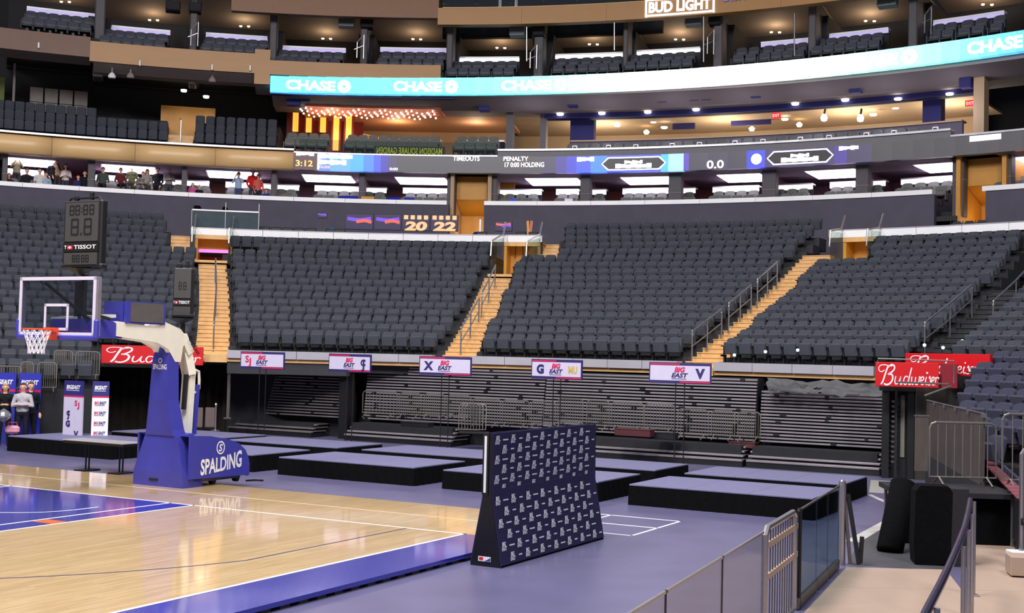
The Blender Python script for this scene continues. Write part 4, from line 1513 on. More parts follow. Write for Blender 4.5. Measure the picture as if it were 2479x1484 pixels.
for i, (nm, a, c, st_, v, us) in enumerate(TOP):
    um = (a + c) / 2
    Rb = 42.9
    t0, t1 = TH(a - 8, 42, 90), TH(c + 8, 42, 90)
    zs = zat((st_[0] + st_[1]) / 2, v, Rb)                       # drink light height
    fl = zs - 1.72
    tops.arc(RW + .25, 47, fl - .3, fl - .02, t0, t1, 2)         # floor slab
    tops.mat(1).arc(RW + .6, 48, zs + 2.0, zs + 2.1, t0, t1, 2, zs + 1.15, zs + 1.25).mat(0)   # ceiling falling to the back
    tback.arc(46.6, 46.9, fl - .4, zs + 1.4, t0, t1, 2)
    dk = thing('drink_light', 'pale glowing drink shelf behind the seats, %s' % nm, 'shelf', ring(Rb, TH((st_[0] + st_[1]) / 2, Rb, 90), fl), 0, 'drink shelves in the top boxes')
    dim = i < 5 or i > 7
    MB().arc(Rb, Rb + .4, zs, zs + .08, TH(st_[0], Rb, 90), TH(st_[1], Rb, 90), 2).build('shelf', m_counter, dk)
    MB().arc(Rb + .02, Rb + .08, zs - .16, zs, TH(st_[0], Rb, 90), TH(st_[1], Rb, 90), 2).build('light_strip', M('dim_violet_strip', (190, 180, 230), .5, emit=.45) if dim else m_striplight, dk)
    MB().arc(Rb + .2, Rb + .3, fl - .3, zs - .16, TH(st_[0], Rb, 90), TH(st_[1], Rb, 90), 2).build('support', m_dark, dk)
    for row, R, dz in (('back', 42.0, -1.20), ('front', 41.05, -1.74)):
        for j, u in enumerate(us):
            uu = u - (8 if row == 'front' else 0)
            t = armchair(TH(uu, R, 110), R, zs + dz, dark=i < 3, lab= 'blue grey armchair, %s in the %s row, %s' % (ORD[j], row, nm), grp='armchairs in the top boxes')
    t0_, zl = on_ring(um + 10, v - 30, 45.5)
    for dd in (-.2, .2):
        p = ring(45.3, TH(um + 25, 45.3, 60), zs + 1.1) + Vector((dd, 0, 0))
        t = thing('box_downlight', 'tiny warm downlight, %s of a pair, %s' % ('left' if dd < 0 else 'right', nm), 'light', p)
        MB().lathe([(.0, -.03), (.06, -.02), (.08, .03)], 8, p).build('lens', m_warmlamp, t)
    warm_point(ring(45.2, TH(um + 25, 45.2, 60), zs + .9), 26 if i < 7 else 36, (1, .74, .48), .3)
struct(tops, 'floor_top_boxes', [m_dark, m_topceil], 'floors and taupe ceilings of the top tier boxes')
struct(tback, 'wall_top_back', m_dark, 'dark back wall of the top tier boxes')
for i, (u, w) in enumerate(((240, 12), (468, 9), (662, 9), (882, 9), (1090, 8), (1306, 12), (1516, 6), (1740, 11), (1968, 9), (2212, 10))):
    zf = zat(u, 130 if u < 1500 else 110, 41)
    t = thing('box_pillar', 'dark pillar between top tier boxes, %s from the left' % ORD[i], 'pillar', ring(41.4, TH(u, 41.4, 100), 16.0), -rad(TH(u, 41.4, 100)), 'pillars between the top boxes', 'structure')
    MB().rbox((0, .4, 1.3), (w * .039, 1.2, 4.0), .05).build('shaft', m_pillar, t, world=False)
    MB().prism([(-w * .02, .0), (w * .02, .0), (w * .045, 2.4), (-w * .045, 2.4)], 1.0, 5.2).build('wing_wall', m_dark, t, world=False)
for i, (u, v, w, pale) in enumerate(((419, 17, 34, 0), (473, 20, 30, 0), (839, 55, 38, 1), (889, 58, 32, 0), (1253, 77, 37, 1), (1305, 77, 30, 0), (1680, 51, 40, 1), (1731, 50, 28, 0), (2149, 4, 42, 1))):
    p = rpt(u, v, 41.2)
    t = thing('box_speaker', '%s loudspeaker hung under the top fascia, %s from the left' % ('pale grey' if pale else 'black', ORD[i]), 'loudspeaker', p, -rad(TH(u, 41, 60)), 'loudspeakers under the top fascia')
    MB().rbox((0, 0, 0), (w * .0196, .42, .5), .03, rx=rad(-12)).build('cabinet', M('pale_speaker', (132, 136, 140), .6) if pale else m_black, t, world=False)
    MB().rbox((0, -.215, .045), (w * .0176, .02, .43), .01, rx=rad(-12)).build('grille', M('speaker_mesh', (90, 94, 98), .8) if pale else m_dark, t, world=False)
    MB().box((0, .05, .4), (.06, .06, .4)).build('bracket', m_black, t, world=False)
for i, (u, v0, v1) in enumerate(((1275, 65, 148), (1487, 50, 122), (1703, 35, 150), (1923, 32, 135))):
    R = RW + .2
    a, c = rpt(u, v1, R), rpt(u, v0, R)
    o = based(MB().tube([a, c], .03, 6), 'glass_edge_post', m_steel, a)
    tag(o, 'slim steel post above the ribbon display, %s from left' % ORD[i], 'post', 'slim posts of the top tier')
for i, (u, v) in enumerate(((562 - 100, 110), (864, 140), (1283, 165), (1712, 130), (2238, 80))):
    p = rpt(u, v, RW + .5)
    t = thing('box_railing', 'short steel stair railing in the top tier, %s from left' % ORD[i], 'railing', p, 0, 'short railings of the top tier')
    MB().tube([p, p + Vector((0, 0, .75)), p + Vector((.3, .1, 1.15))], .03, 6).build('rail', m_steel, t)
    MB().tube([p + Vector((.3, .1, 0)), p + Vector((.3, .1, 1.15))], .03, 6).build('post', m_steel, t)
    MB().tube([p + Vector((-.15, 0, .4)), p + Vector((.3, .1, .62))], .025, 6).build('bar', m_steel, t)

# ------------------------------------------------------------------ topmost amber fascia, glass rail and beer sign
tf = thing('top_wood_fascia', 'wide amber wood fascia along the top of the photograph', 'fascia', ring(RW, 15, 18.3))
zA = zat(850, 40)
zB = 18.30
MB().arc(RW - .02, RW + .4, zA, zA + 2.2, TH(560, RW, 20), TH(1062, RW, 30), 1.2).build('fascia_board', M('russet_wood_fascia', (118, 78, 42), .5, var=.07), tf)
for i in range(8):
    t0, t1 = TH(1060, RW, 40), 50.0
    a, c = t0 + (t1 - t0) * i / 8, t0 + (t1 - t0) * (i + 1) / 8
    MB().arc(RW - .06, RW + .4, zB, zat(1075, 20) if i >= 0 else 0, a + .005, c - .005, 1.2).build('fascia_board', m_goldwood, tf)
gt = zat(1075, 20)
t0, t1 = TH(1072, RW, 10), TH(1560, RW, 5)
gl = thing('top_glass_rail', 'dark glass balustrade with paired steel posts at the very top', 'railing', ring(RW, t0, gt))
for i in range(6):
    a, c = t0 + (t1 - t0) * i / 6, t0 + (t1 - t0) * (i + 1) / 6
    MB().arc(RW + .05, RW + .07, gt + .02, gt + 1.0, a + .05, c - .05, 1.5).build('glass_pane', m_teal, gl)
for u in (1208, 1212, 1247, 1251):
    t = TH(u, RW, 10)
    MB().tube([ring(RW + .05, t, gt), ring(RW + .05, t, gt + 1.05)], .02, 6).build('post', m_steel, gl)
MB().arc(RW - .08, RW + .1, gt, gt + .03, t0, 50, 1.5).build('edge_trim', m_stairwood, gl)
mb = MB()
mb.arc(43.5, 43.8, gt - .5, gt + 3, TH(1070, 43, 10), TH(1600, 43, 5), 2)
struct(mb, 'wall_top_gallery', m_dark, 'dark wall behind the topmost glass rail')
bl = thing('beer_sign', 'white outlined illuminated beer lettering on the top amber fascia', 'sign', ring(RW - .1, TH(1650, RW, 15), zB + .1))
R = RW - .1
ta, tb = TH(1562, R, 20), TH(1730, R, 10)
m_signw = M('sign_white_glow', (246, 248, 255), .4, emit=.9)
m_signv = M('sign_violet', (110, 96, 170), .4, emit=.25)
hz0, hz1 = zB + .06, zB + .86
for (p0, p1, q0, q1) in ((ta, ta + .12, hz0, hz1), (ta, tb, hz0, hz0 + .08), (tb - .12, tb, hz0, hz1), (ta, tb, hz1 - .08, hz1)):
    MB().arc(R - .05, R + .06, q0, q1, p0, p1, 1).build('sign_frame', m_signw, bl)
m = MB()
letter_ring(m, 'BUD LIGHT', R - .03, (ta + tb) / 2, hz0 + .18, .46, width=rad(tb - ta) * R * .9, bold=.05)
m.build('lettering', m_signw, bl)
m = MB()
letter_ring(m, "U.S.TH", R - .03, TH(1790, R, 5), hz0 + .42, .36, width=1.6, bold=.02)
m.build('lettering', m_signv, bl)

# ================================================================== basketball hoop on its wheeled base
HB = (AXIS, 18.18)
hp = thing('basketball_hoop', 'blue padded basketball stanchion with white arm and glass backboard', 'hoop', court(HB[0], HB[1], .1), -CA)
m_armw = M('cream_steel_paint', (226, 222, 206), .35, var=.04)
m_rimo = M('rim_orange', (214, 74, 40), .4, var=.05)
m_net = M('net_cord', (226, 224, 228), .8, var=.05)
m_bglass = glass('backboard_glass', (222, 226, 230), .05, .02)
m_boardw = M('board_frame_white', (212, 206, 222), .4, var=.03)
dY = lambda Y: Y - HB[1]

# base: sloped front pad, two side panels, floor tray, wheels
mb = MB()
mb.add([(-.66, .0, .0), (.66, .0, .0), (.66, .55, .0), (-.66, .55, .0), (-.40, .02, 1.0), (.44, .02, 1.0), (.44, .5, 1.04), (-.40, .5, 1.04), (-.64, -.02, .28), (.66, -.02, .28)],
       [(0, 1, 9, 8), (8, 9, 5, 4), (1, 2, 6, 5, 9), (2, 3, 7, 6), (3, 0, 8, 4, 7), (4, 5, 6, 7), (0, 3, 2, 1)])
base = mb.build('front_pad', m_pad, hp, world=False)
MB().box((-.10, -.012, .13), (.22, .03, .04)).build('hand_slot', m_black, base, world=False)
MB().box((.15, .24, -.03), (1.3, .5, .04)).build('tray_edge', m_white, base, world=False)
side = [(0, .17), (0, 1.02), (.55, .99), (1.1, .90), (1.42, .80), (1.62, .66), (1.72, .50), (1.76, .36), (1.76, .14)]
for sx in (.66, -.70):
    mb = MB()
    mb.add([(sx, y + .12, z) for y, z in side] + [(sx + .05, y + .12, z) for y, z in side],
           [tuple(range(9)), tuple(range(9, 18))[::-1]] + [(i, (i + 1) % 9, 9 + (i + 1) % 9, 9 + i) for i in range(9)])
    sp = mb.build('side_pad', m_pad, hp, world=False)
    if sx > 0:
        side_part = sp
mb = MB()
mb.add([(x, y + .12, z - .02) for x in (-.66, .68) for y, z in side[1:]], [(i, i + 1, 9 + i, 8 + i) for i in range(7)])
mb.build('top_pad', m_pad, hp, world=False)
MB().box((0, .95, .11), (1.15, 1.6, .06)).build('chassis', m_dsteel, hp, world=False)
for (x, y) in ((.5, 1.0), (.5, 1.7), (-.5, 1.0), (-.5, 1.7)):
    MB().tube([(x - .05, y, .06), (x + .05, y, .06)], .06, 12).build('wheel', m_black, hp, world=False)
    MB().box((x, y, .13), (.14, .12, .08)).build('wheel_bracket', m_white, hp, world=False)
MB().tube([(.70, 1.8, .02), (.72, 2.05, .015), (.9, 2.1, .015)], .02, 6).build('jack_handle', m_black, hp, world=False)
# lettering on the side pad: brand word on a rising arch, round S emblem above
m = MB()
vs, fs, w = glyphs('SPALDING', .03)
X0, X1 = .42, 1.62
pts = []
for x, y in vs:
    q = x / w
    hgt = .25 + .05 * abs(q - .5) * 2 + .03 * q
    pts.append((.716, X0 + (X1 - X0) * q, .235 + .10 * q + y * hgt))
m.add(pts, fs)
m.build('brand_lettering', m_white, side_part, world=False)
m = MB()
disc(m, (.716, .98, .745), (0, 1, 0), (0, 0, 1), .135, 24, .105, .9)
letter(m, 'S', (.716, .98, .675), (0, 1, 0), (0, 0, 1), .14, align='c', bold=.03, shear=.2)
m.build('emblem', m_white, side_part, world=False)

# mast pad, rear strut, arm
mb = MB()
sec = [(1.0, -.38, .38, .0, .34), (1.12, -.34, .34, -.02, .32), (1.7, -.23, .25, -.08, .24), (2.5, -.19, .23, -.06, .22), (2.72, -.17, .23, .0, .22), (2.84, -.13, .23, .08, .22)]
vs, fs = [], []
for (z, x0, x1, y0, y1) in sec:
    vs += [(x0, y0, z), (x1, y0, z), (x1, y1, z), (x0, y1, z)]
for i in range(len(sec) - 1):
    a = i * 4
    fs += [(a + j, a + (j + 1) % 4, a + 4 + (j + 1) % 4, a + 4 + j) for j in range(4)]
fs += [(0, 3, 2, 1), tuple(len(sec) * 4 - 4 + j for j in range(4))]
mb.add(vs, fs)
mast = mb.build('mast_pad', m_pad, hp, world=False)
m = MB()
letter(m, 'SPALDING', (.02, -.072, 2.30), (1, 0, 0), (0, .02, 1), .10, width=.36, align='c', bold=.02)
disc(m, (.02, -.068, 2.47), (1, 0, 0), (0, .02, 1), .05, 16, .035)
m.build('brand_lettering', m_white, mast, world=False)
arm = MB()
prof_lo = [(dY(16.75), 3.02), (dY(17.8), 2.92), (dY(18.1), 2.80), (dY(18.3), 2.55)]
prof_hi = [(dY(18.45), 2.55), (dY(18.5), 2.85), (dY(18.62), 3.02), (dY(18.42), 3.20), (dY(17.98), 3.33), (dY(17.8), 3.22), (dY(16.75), 3.30)]
pr = prof_lo + prof_hi
n = len(pr)
for xx in (-.2, .12):
    arm.add([(xx, y, z - .1) for y, z in pr] + [(xx + .12, y, z - .1) for y, z in pr],
            [tuple(range(n)), tuple(range(n, 2 * n))[::-1]] + [(i, (i + 1) % n, n + (i + 1) % n, n + i) for i in range(n)])
arm.build('arm', m_armw, hp, world=False)
mb = MB()
mb.beam((.04, .36, 2.98), (.06, .56, 2.62), .40, .16)
mb.beam((.06, .56, 2.66), (.10, .66, 2.2), .34, .16)
mb.beam((.10, .66, 2.25), (.12, .58, .95), .24, .14)
st = mb.build('rear_strut', m_armw, hp, world=False)
MB().tube([(.2, .70, 2.3), (.2, .83, 2.26), (.2, .85, 2.1), (.2, .85, 1.92), (.2, .80, 1.84), (.2, .70, 1.84)], .03, 6).build('push_handle', m_armw, st, world=False)
MB().tube([(.16, .52, 2.2), (.16, .48, 1.5)], .05, 8).build('gas_spring', m_black, st, world=False)
MB().beam((.10, .74, 1.0), (.12, .78, 2.0), .30, .06).build('rear_pad', m_pad, hp, world=False)
m = MB()
letter(m, 'Big East', (.33, .38, 2.90), (0, .62, -.75), (0, .75, .62), .10, width=.42, align='l', bold=.02, shear=.2)
m.build('arm_lettering', m_black, hp, world=False)

# box between arm and board, grey shot screen on top
mb = MB()
mb.add([(-.22, dY(15.62), 2.88), (.22, dY(15.62), 2.88), (.22, dY(16.9), 2.88), (-.22, dY(16.9), 2.88), (-.22, dY(15.62), 3.20), (.22, dY(15.62), 3.20), (.22, dY(16.55), 3.24), (-.22, dY(16.55), 3.24), (.22, dY(16.95), 3.08), (-.22, dY(16.95), 3.08)],
       [(0, 1, 5, 4), (0, 3, 2, 1), (1, 2, 8, 6, 5), (3, 0, 4, 7, 9), (4, 5, 6, 7), (6, 8, 9, 7), (2, 3, 9, 8)])
mb.build('board_mount_pad', m_pad, hp, world=False)
MB().beam((-.1, dY(15.64), 3.2), (-.1, dY(16.9), 3.3), .3, .06).build('upper_link', m_armw, hp, world=False)
mb = MB()
mb.box((.24, dY(17.45), 3.38), (.05, 1.02, .42))
scr = mb.build('side_screen', m_pad, hp, world=False)
MB().box((.268, dY(17.48), 3.385), (.012, .86, .37)).build('screen_face', M('dull_grey_panel', (84, 80, 78), .7), scr, world=False)
MB().box((-.1, dY(17.0), 3.38), (.5, .05, .40)).build('screen_bracket', m_pad, scr, world=False)

# backboard
by = dY(15.55)
hw, z0, z1 = .97, 2.90, 3.95
MB().box((0, by, (z0 + z1) / 2), (2 * hw - .08, .015, z1 - z0 - .08)).build('board_glass', m_bglass, hp, world=False)
mb = MB()
for (x0, x1, a, c) in ((-hw, hw, z1 - .06, z1), (-hw, hw, z0, z0 + .06), (-hw, -hw + .06, z0, z1), (hw - .06, hw, z0, z1)):
    mb.box(((x0 + x1) / 2, by - .01, (a + c) / 2), (x1 - x0, .02, c - a))
mb.build('board_border', m_boardw, hp, world=False)
mb = MB()
for (x0, x1, a, c) in ((-hw, hw, z1 - .05, z1 + .005), (-hw - .01, -hw + .05, z0, z1), (hw - .04, hw + .03, z0, z1)):
    mb.box(((x0 + x1) / 2, by + .05, (a + c) / 2), (x1 - x0, .08, c - a))
mb.build('board_frame', M('board_alloy', (150, 146, 156), .4, .5), hp, world=False)
mb = MB()
for (x0, x1, a, c) in ((-.31, .31, 3.42, 3.47), (-.31, .31, 2.99, 3.04), (-.31, -.26, 2.99, 3.47), (.26, .31, 2.99, 3.47)):
    mb.box(((x0 + x1) / 2, by - .012, (a + c) / 2), (x1 - x0, .01, c - a))
mb.build('target_square', m_boardw, hp, world=False)
mb = MB()
mb.rbox((0, by + .01, z0 - .03), (2 * hw + .1, .10, .10), .03)
for s in (-1, 1):
    mb.rbox((s * (hw + .02), by + .01, z0 + .12), (.09, .10, .36), .03)
mb.build('board_padding', m_pad, hp, world=False)
# rim, bracket, net
rc = Vector((0, by - .42, 3.0))
rr = .245
mb = MB()
mb.tube([rc + Vector((rr * cos(a), rr * sin(a), 0)) for a in [2 * PI * i / 28 for i in range(28)]], .014, 6, closed=True)
rim = mb.build('rim', m_rimo, hp, world=False)
mb = MB()
mb.box((0, by - .10, 2.93), (.16, .20, .22)).box((0, by - .14, 2.99), (.30, .10, .05))
mb.build('rim_bracket', m_rimo, rim, world=False)
mb = MB()
K = 12
for k in range(K):
    for sgn in (1, -1):
        pts = []
        for j in range(7):
            q = j / 6.0
            a = 2 * PI * (k + sgn * q * 2.0) / K
            r = rr * (1 - .52 * q ** .7) + .02 * (q > .9)
            pts.append(rc + Vector((r * cos(a), r * sin(a), -.42 * q - .01)))
        mb.tube(pts, .009, 4)
net = mb.build('net', m_net, hp, world=False)
# black truss behind the glass
mb = MB()
mb.beam((-.5, by + .15, 3.86), (.28, by + .5, 3.2), .05, .05)
mb.beam((.0, by + .48, 3.9), (.0, by + .48, 3.2), .10, .10)
mb.beam((-.1, by + .5, 3.4), (.4, by + .9, 3.22), .06, .06)
mb.build('clock_truss', m_black, hp, world=False)


# ------------------------------------------------------------------ shot clocks
def shot_clock(lab, loc, rz, w, h, full=True):
    t = thing('shot_clock', lab, 'shot clock', loc, rz)
    m_house = m_black
    m_disp = M('smoked_display', (66, 64, 64), .45, var=.06, scale=20)
    mb = MB()
    mb.rbox((0, .08, h / 2), (w, .16, h), .03)
    mb.rbox((0, .08, .05), (w * 1.07, .18, .10), .03)
    mb.lathe([(.02, -.12), (.14, -.06), (.26, .0)], 12)
    mb.build('housing', m_house, t, world=False)
    mb = MB()
    mb.tube([(-w * .42, .05, h - .01), (-w * .36, .05, h + .05), (-.1 * w, .05, h + .045), (w * .36, .05, h + .05), (w * .44, .05, h - .01)], .018, 6)
    mb.rbox((w * .17, .06, h + .08), (.06, .08, .13), .01)
    mb.rbox((-w * .22, .06, h + .05), (.08, .08, .08), .01)
    mb.build('top_frame', m_house, t, world=False)
    for (a, c) in ((.40, .965), (.06, .235)):
        MB().box((0, -.006, h * (a + c) / 2), (w * .86, .02, h * (c - a))).build('display', m_disp, t, world=False)
    mb = MB()

    def seg7(cx, cz, sw, sh, th):
        for (dx, dz, ww, hh) in ((0, sh / 2, sw, th), (0, 0, sw, th), (0, -sh / 2, sw, th), (-sw / 2, sh / 4, th, sh / 2), (sw / 2, sh / 4, th, sh / 2), (-sw / 2, -sh / 4, th, sh / 2), (sw / 2, -sh / 4, th, sh / 2)):
            mb.box((cx + dx, -.018, cz + dz), (ww, .008, hh))
    if full:
        for i, x in enumerate((-.26, -.11, .10, .26)):
            seg7(x * w, h * .855, .10 * w, h * .13, .022 * w)
        for zz in (.83, .88):
            mb.box((0, -.018, h * zz), (.02 * w, .008, .02 * w))
        for x in (-.17, .17):
            seg7(x * w, h * .61, .17 * w, h * .22, .034 * w)
        mb.box((0, -.018, h * .505), (.04 * w, .008, .04 * w))
        for x in (-.17, -.06, .07, .18):
            seg7(x * w, h * .15, .07 * w, h * .09, .016 * w)
    else:
        for x in (-.12, .12):
            seg7(x * w, h * .64, .12 * w, h * .14, .03 * w)
    mb.build('digits', M('unlit_segments', (30, 30, 32), .4), t, world=False)
    band = MB().box((0, -.012, h * .315), (w * .92, .02, h * .13)).build('brand_band', m_black, t, world=False)
    m = MB()
    letter(m, 'TISSOT', (-.17 * w, -.026, h * .29), (1, 0, 0), (0, 0, 1), h * .055, width=w * .58, bold=.02)
    letter(m, 'T', (-.42 * w, -.026, h * .295), (1, 0, 0), (0, 0, 1), h * .045, width=w * .06, bold=.03)
    m.build('brand_lettering', m_white, band, world=False)
    mb = MB()
    mb.box((-.27 * w, -.026, h * .312), (w * .13, .006, h * .058))
    mb.build('red_square', M('flag_red', (206, 40, 60), .5), band, world=False)
    mb = MB()
    mb.box((-.27 * w, -.031, h * .312), (w * .08, .006, h * .012)).box((-.27 * w, -.031, h * .312), (w * .028, .006, h * .036))
    mb.build('white_cross', m_white, band, world=False)
    return t


c1 = shot_clock('large unlit shot clock above the glass backboard', court(AXIS + .02, 16.03, 4.23), -CA, .98, 1.26)
MB().tube([(0, .1, -.1), (0, .1, -.95)], .055, 8).build('mounting_pole', m_black, c1, world=False)
c2 = shot_clock('smaller unlit shot clock on a pole over the stanchion', court(AXIS + .06, 18.62, 3.42), rad(-4), .40, 1.02, False)
MB().tube([(0, .08, -.1), (0, .08, -.62)], .05, 8).build('mounting_pole', m_black, c2, world=False)
MB().rbox((0, .08, -.36), (.16, .2, .12), .02).build('clamp', m_black, c2, world=False)

# ================================================================== brush lettering for the red beer signs
BUD = [  # strokes in a 10 x 3 box: (points, width)
    ([(1.15, 2.2), (.75, 1.95), (.35, 2.1), (.25, 2.5), (.6, 2.85), (1.3, 2.9), (2.1, 2.75), (2.5, 2.85)], .13),
    ([(1.75, 2.8), (1.5, 2.2), (1.2, 1.4), (.95, .7), (.65, .25)], .24),
    ([(1.75, 2.6), (2.3, 2.95), (2.75, 2.75), (2.7, 2.3), (2.2, 1.85), (1.7, 1.65)], .22),
    ([(1.75, 1.65), (2.35, 1.6), (2.5, 1.1), (2.2, .5), (1.6, .2), (1.1, .35)], .24),
    ([(3.0, 1.4), (2.85, .8), (2.95, .35), (3.3, .45), (3.6, .9), (3.8, 1.4)], .17),
    ([(3.8, 1.4), (3.65, .7), (3.8, .3), (4.1, .5)], .17),
    ([(4.95, 1.3), (4.55, 1.4), (4.25, .9), (4.35, .35), (4.7, .4), (5.05, 1.0)], .17),
    ([(5.5, 2.6), (5.25, 1.7), (5.0, .7), (5.15, .3), (5.4, .5)], .19),
    ([(5.55, 1.4), (5.5, .8), (5.6, .35), (5.9, .5), (6.1, .95), (6.15, 1.35)], .17),
    ([(6.12, 1.0), (6.1, .45), (6.4, .35), (6.7, .9), (6.75, 1.4), (6.95, 1.25)], .17),
    ([(6.95, .8), (7.35, 1.0), (7.4, 1.35), (7.1, 1.35), (6.95, .9), (7.0, .45), (7.3, .35), (7.55, .6)], .16),
    ([(7.85, 1.4), (7.7, .8), (7.8, .35), (8.05, .5)], .17),
    ([(8.25, 1.2), (8.4, 1.5), (8.45, 1.1), (8.5, .6), (8.3, .3), (8.05, .45)], .16),
    ([(8.65, .8), (9.0, 1.0), (9.05, 1.35), (8.8, 1.35), (8.65, .9), (8.7, .45), (9.0, .35), (9.25, .6)], .16),
    ([(9.3, 1.4), (9.3, .9), (9.2, .35)], .16), ([(9.3, 1.0), (9.5, 1.35), (9.75, 1.35), (9.78, 1.15)], .14)]
m_bred = M('beer_red', (200, 14, 24), .45, var=.05)
m_bwhite = M('beer_lettering_white', (240, 226, 230), .5, var=.02)


def beer_sign(lab, a, c, z0, z1, x_text=(.08, .95), grp='red beer signs', depth=.12, wrap=None):
    """a, c: left and right ends (plan points); board faces the court"""
    a, c = Vector((a[0], a[1], 0)), Vector((c[0], c[1], 0))
    w = (c - a).length
    ex = (c - a).normalized()
    nrm = Vector((ex.y, -ex.x, 0))
    t = thing('beer_sign_board', lab, 'sign', (a + c) / 2 + Vector((0, 0, z0)), math.atan2(ex.y, ex.x), grp)
    mb = MB()
    mb.rbox((0, depth / 2, (z1 - z0) / 2), (w, depth, z1 - z0), .01)
    bd = mb.build('board', m_bred, t, world=False)
    m = MB()
    hh = z1 - z0
    sx = w * (x_text[1] - x_text[0]) / 10.0
    sy = hh * .92 / 3.1
    o = Vector((-w / 2 + w * x_text[0], -.006, hh * .02))
    for pts, wd in BUD:
        sub = MB()
        ribbon(sub, pts, wd, (0, 0, 0), (1, 0, 0), (0, 0, 1), 1.0, 4)
        m.add([(o.x + p[0] * sx, o.y, o.z + p[2] * sy) for p in sub.v], sub.f)
    disc(m, (o.x + 7.95 * sx, o.y, o.z + 1.95 * sy), (1, 0, 0), (0, 0, 1), .14 * sy, 10)
    m.build('script_lettering', m_bwhite, bd, world=False)
    return t


a, c = rpt(245, 860, 21.6), rpt(492, 866, 21.6)
beer_sign('long red beer sign behind the hoop arm over the black curtain', a, c, 2.27, 2.85, (.03, .99))
a, c = at_y(2119, 905, 30.3), at_y(2273, 905, 29.9)
bs = beer_sign('red beer sign on top of the black tower at right', a, c, 2.30, 2.90, (.03, 1.02))
MB().rbox((.98, .30, .30), (.36, .62, .6), .01).build('return_panel', M('shadow_red', (128, 16, 34), .5), bs, world=False)  # shade of the turned face is painted into this darker red
a, c = at_y(2191, 880, 31.6), at_y(2396, 880, 29.6)
beer_sign('red beer sign partly hidden behind the seats and rails at right', a, c, 2.60, 3.14, (.05, .9))

# ================================================================== five sign stands with two team marks each
m_navy2 = M('navy_print', (44, 38, 96), .5, var=.04)
m_pink = M('crimson_print', (196, 30, 78), .5, var=.04)
m_paper = M('lilac_white_print', (196, 190, 212), .5, var=.03)
m_greyp = M('grey_print', (138, 136, 148), .5)
m_gold = M('gold_print', (196, 170, 96), .5)


def team(m, which, cx, cz, h):
    """team marks made only of letters, on the sign face; which picks the letters"""
    y = -.034
    ex, ey = (1, 0, 0), (0, 0, 1)
    if which in 'XGV':
        letter(m, which, (cx, y, cz - h / 2), ex, ey, h, align='c', bold=.06)
    elif which == 'SJ':
        letter(m, 'S', (cx - .04, y, cz - h * .3), ex, ey, h * .9, width=h * .62, align='c', bold=.03)
        letter(m, 'J', (cx + .05, y - .002, cz - h * .62), ex, ey, h * .9, width=h * .5, align='c', bold=.03)
    elif which == 'CJ':
        letter(m, 'C', (cx, y, cz - h * .3), ex, ey, h * .8, width=h * .85, align='c', bold=.05)
        letter(m, 'J', (cx, y - .002, cz - h * .66), ex, ey, h * 1.0, width=h * .5, align='c', bold=.05)
    elif which == 'MU':
        letter(m, 'MU', (cx, y, cz - h * .4), ex, ey, h * .8, width=h * 1.3, align='c', bold=.06)


SIGNS = [(-23.5, 'SJ', None, 'white conference sign with red interlaced letters, leftmost of the five'),
         (-20.4, None, 'CJ', 'white conference sign second from the left, above the barricades'),
         (-17.3, 'X', None, 'white conference sign with a dark X, middle of the five'),
         (-14.0, 'G', 'MU', 'white conference sign with a G, behind the logo backdrop'),
         (-10.7, None, 'V', 'white conference sign with a blue V, rightmost of the five')]
for k, (X, l, r, lab) in enumerate(SIGNS):
    rz = -CA + rad((4, -5, 6, -7, 5)[k])
    t = thing('sign_stand', lab, 'sign', court(X, 28.0, 0), rz, 'five conference sign stands')
    mb = MB()
    mb.box((0, 0, 2.51), (1.53, .04, .50))
    bd = mb.build('board', m_navy2, t, world=False)
    MB().box((0, -.024, 2.51), (1.47, .012, .36)).build('print_area', m_paper, bd, world=False)
    MB().box((-.37, -.024, 2.72), (.74, .012, .035)).build('edge_stripe', m_pink, bd, world=False)
    MB().box((.37, -.024, 2.30), (.74, .012, .035)).build('edge_stripe', m_pink, bd, world=False)
    m = MB()
    letter(m, 'BIG', (.0, -.034, 2.535), (1, 0, 0), (0, 0, 1), .115, width=.27, align='c', bold=.05, shear=.25)
    m.build('red_lettering', m_pink, bd, world=False)
    m = MB()
    letter(m, 'EAST', (.0, -.034, 2.41), (1, 0, 0), (0, 0, 1), .10, width=.41, align='c', bold=.04, shear=.25)
    m.box((-.02, -.034, 2.375), (.36, .004, .012))
    m.build('navy_lettering', m_navy2, bd, world=False)
    for side_, mk in ((-.48, l), (.5, r)):
        if mk:
            m = MB()
            team(m, mk, side_, 2.51, .21)
            m.build('team_mark', {'SJ': m_pink, 'MU': m_gold}.get(mk, m_navy2), bd, world=False)
    for x in (-.11, .11):
        MB().tube([(x, .03, .04), (x, .03, 2.3)], .014, 6).build('pole', m_black, t, world=False)
    MB().rbox((0, .03, .02), (.5, .4, .03), .01).build('foot_plate', m_black, t, world=False)

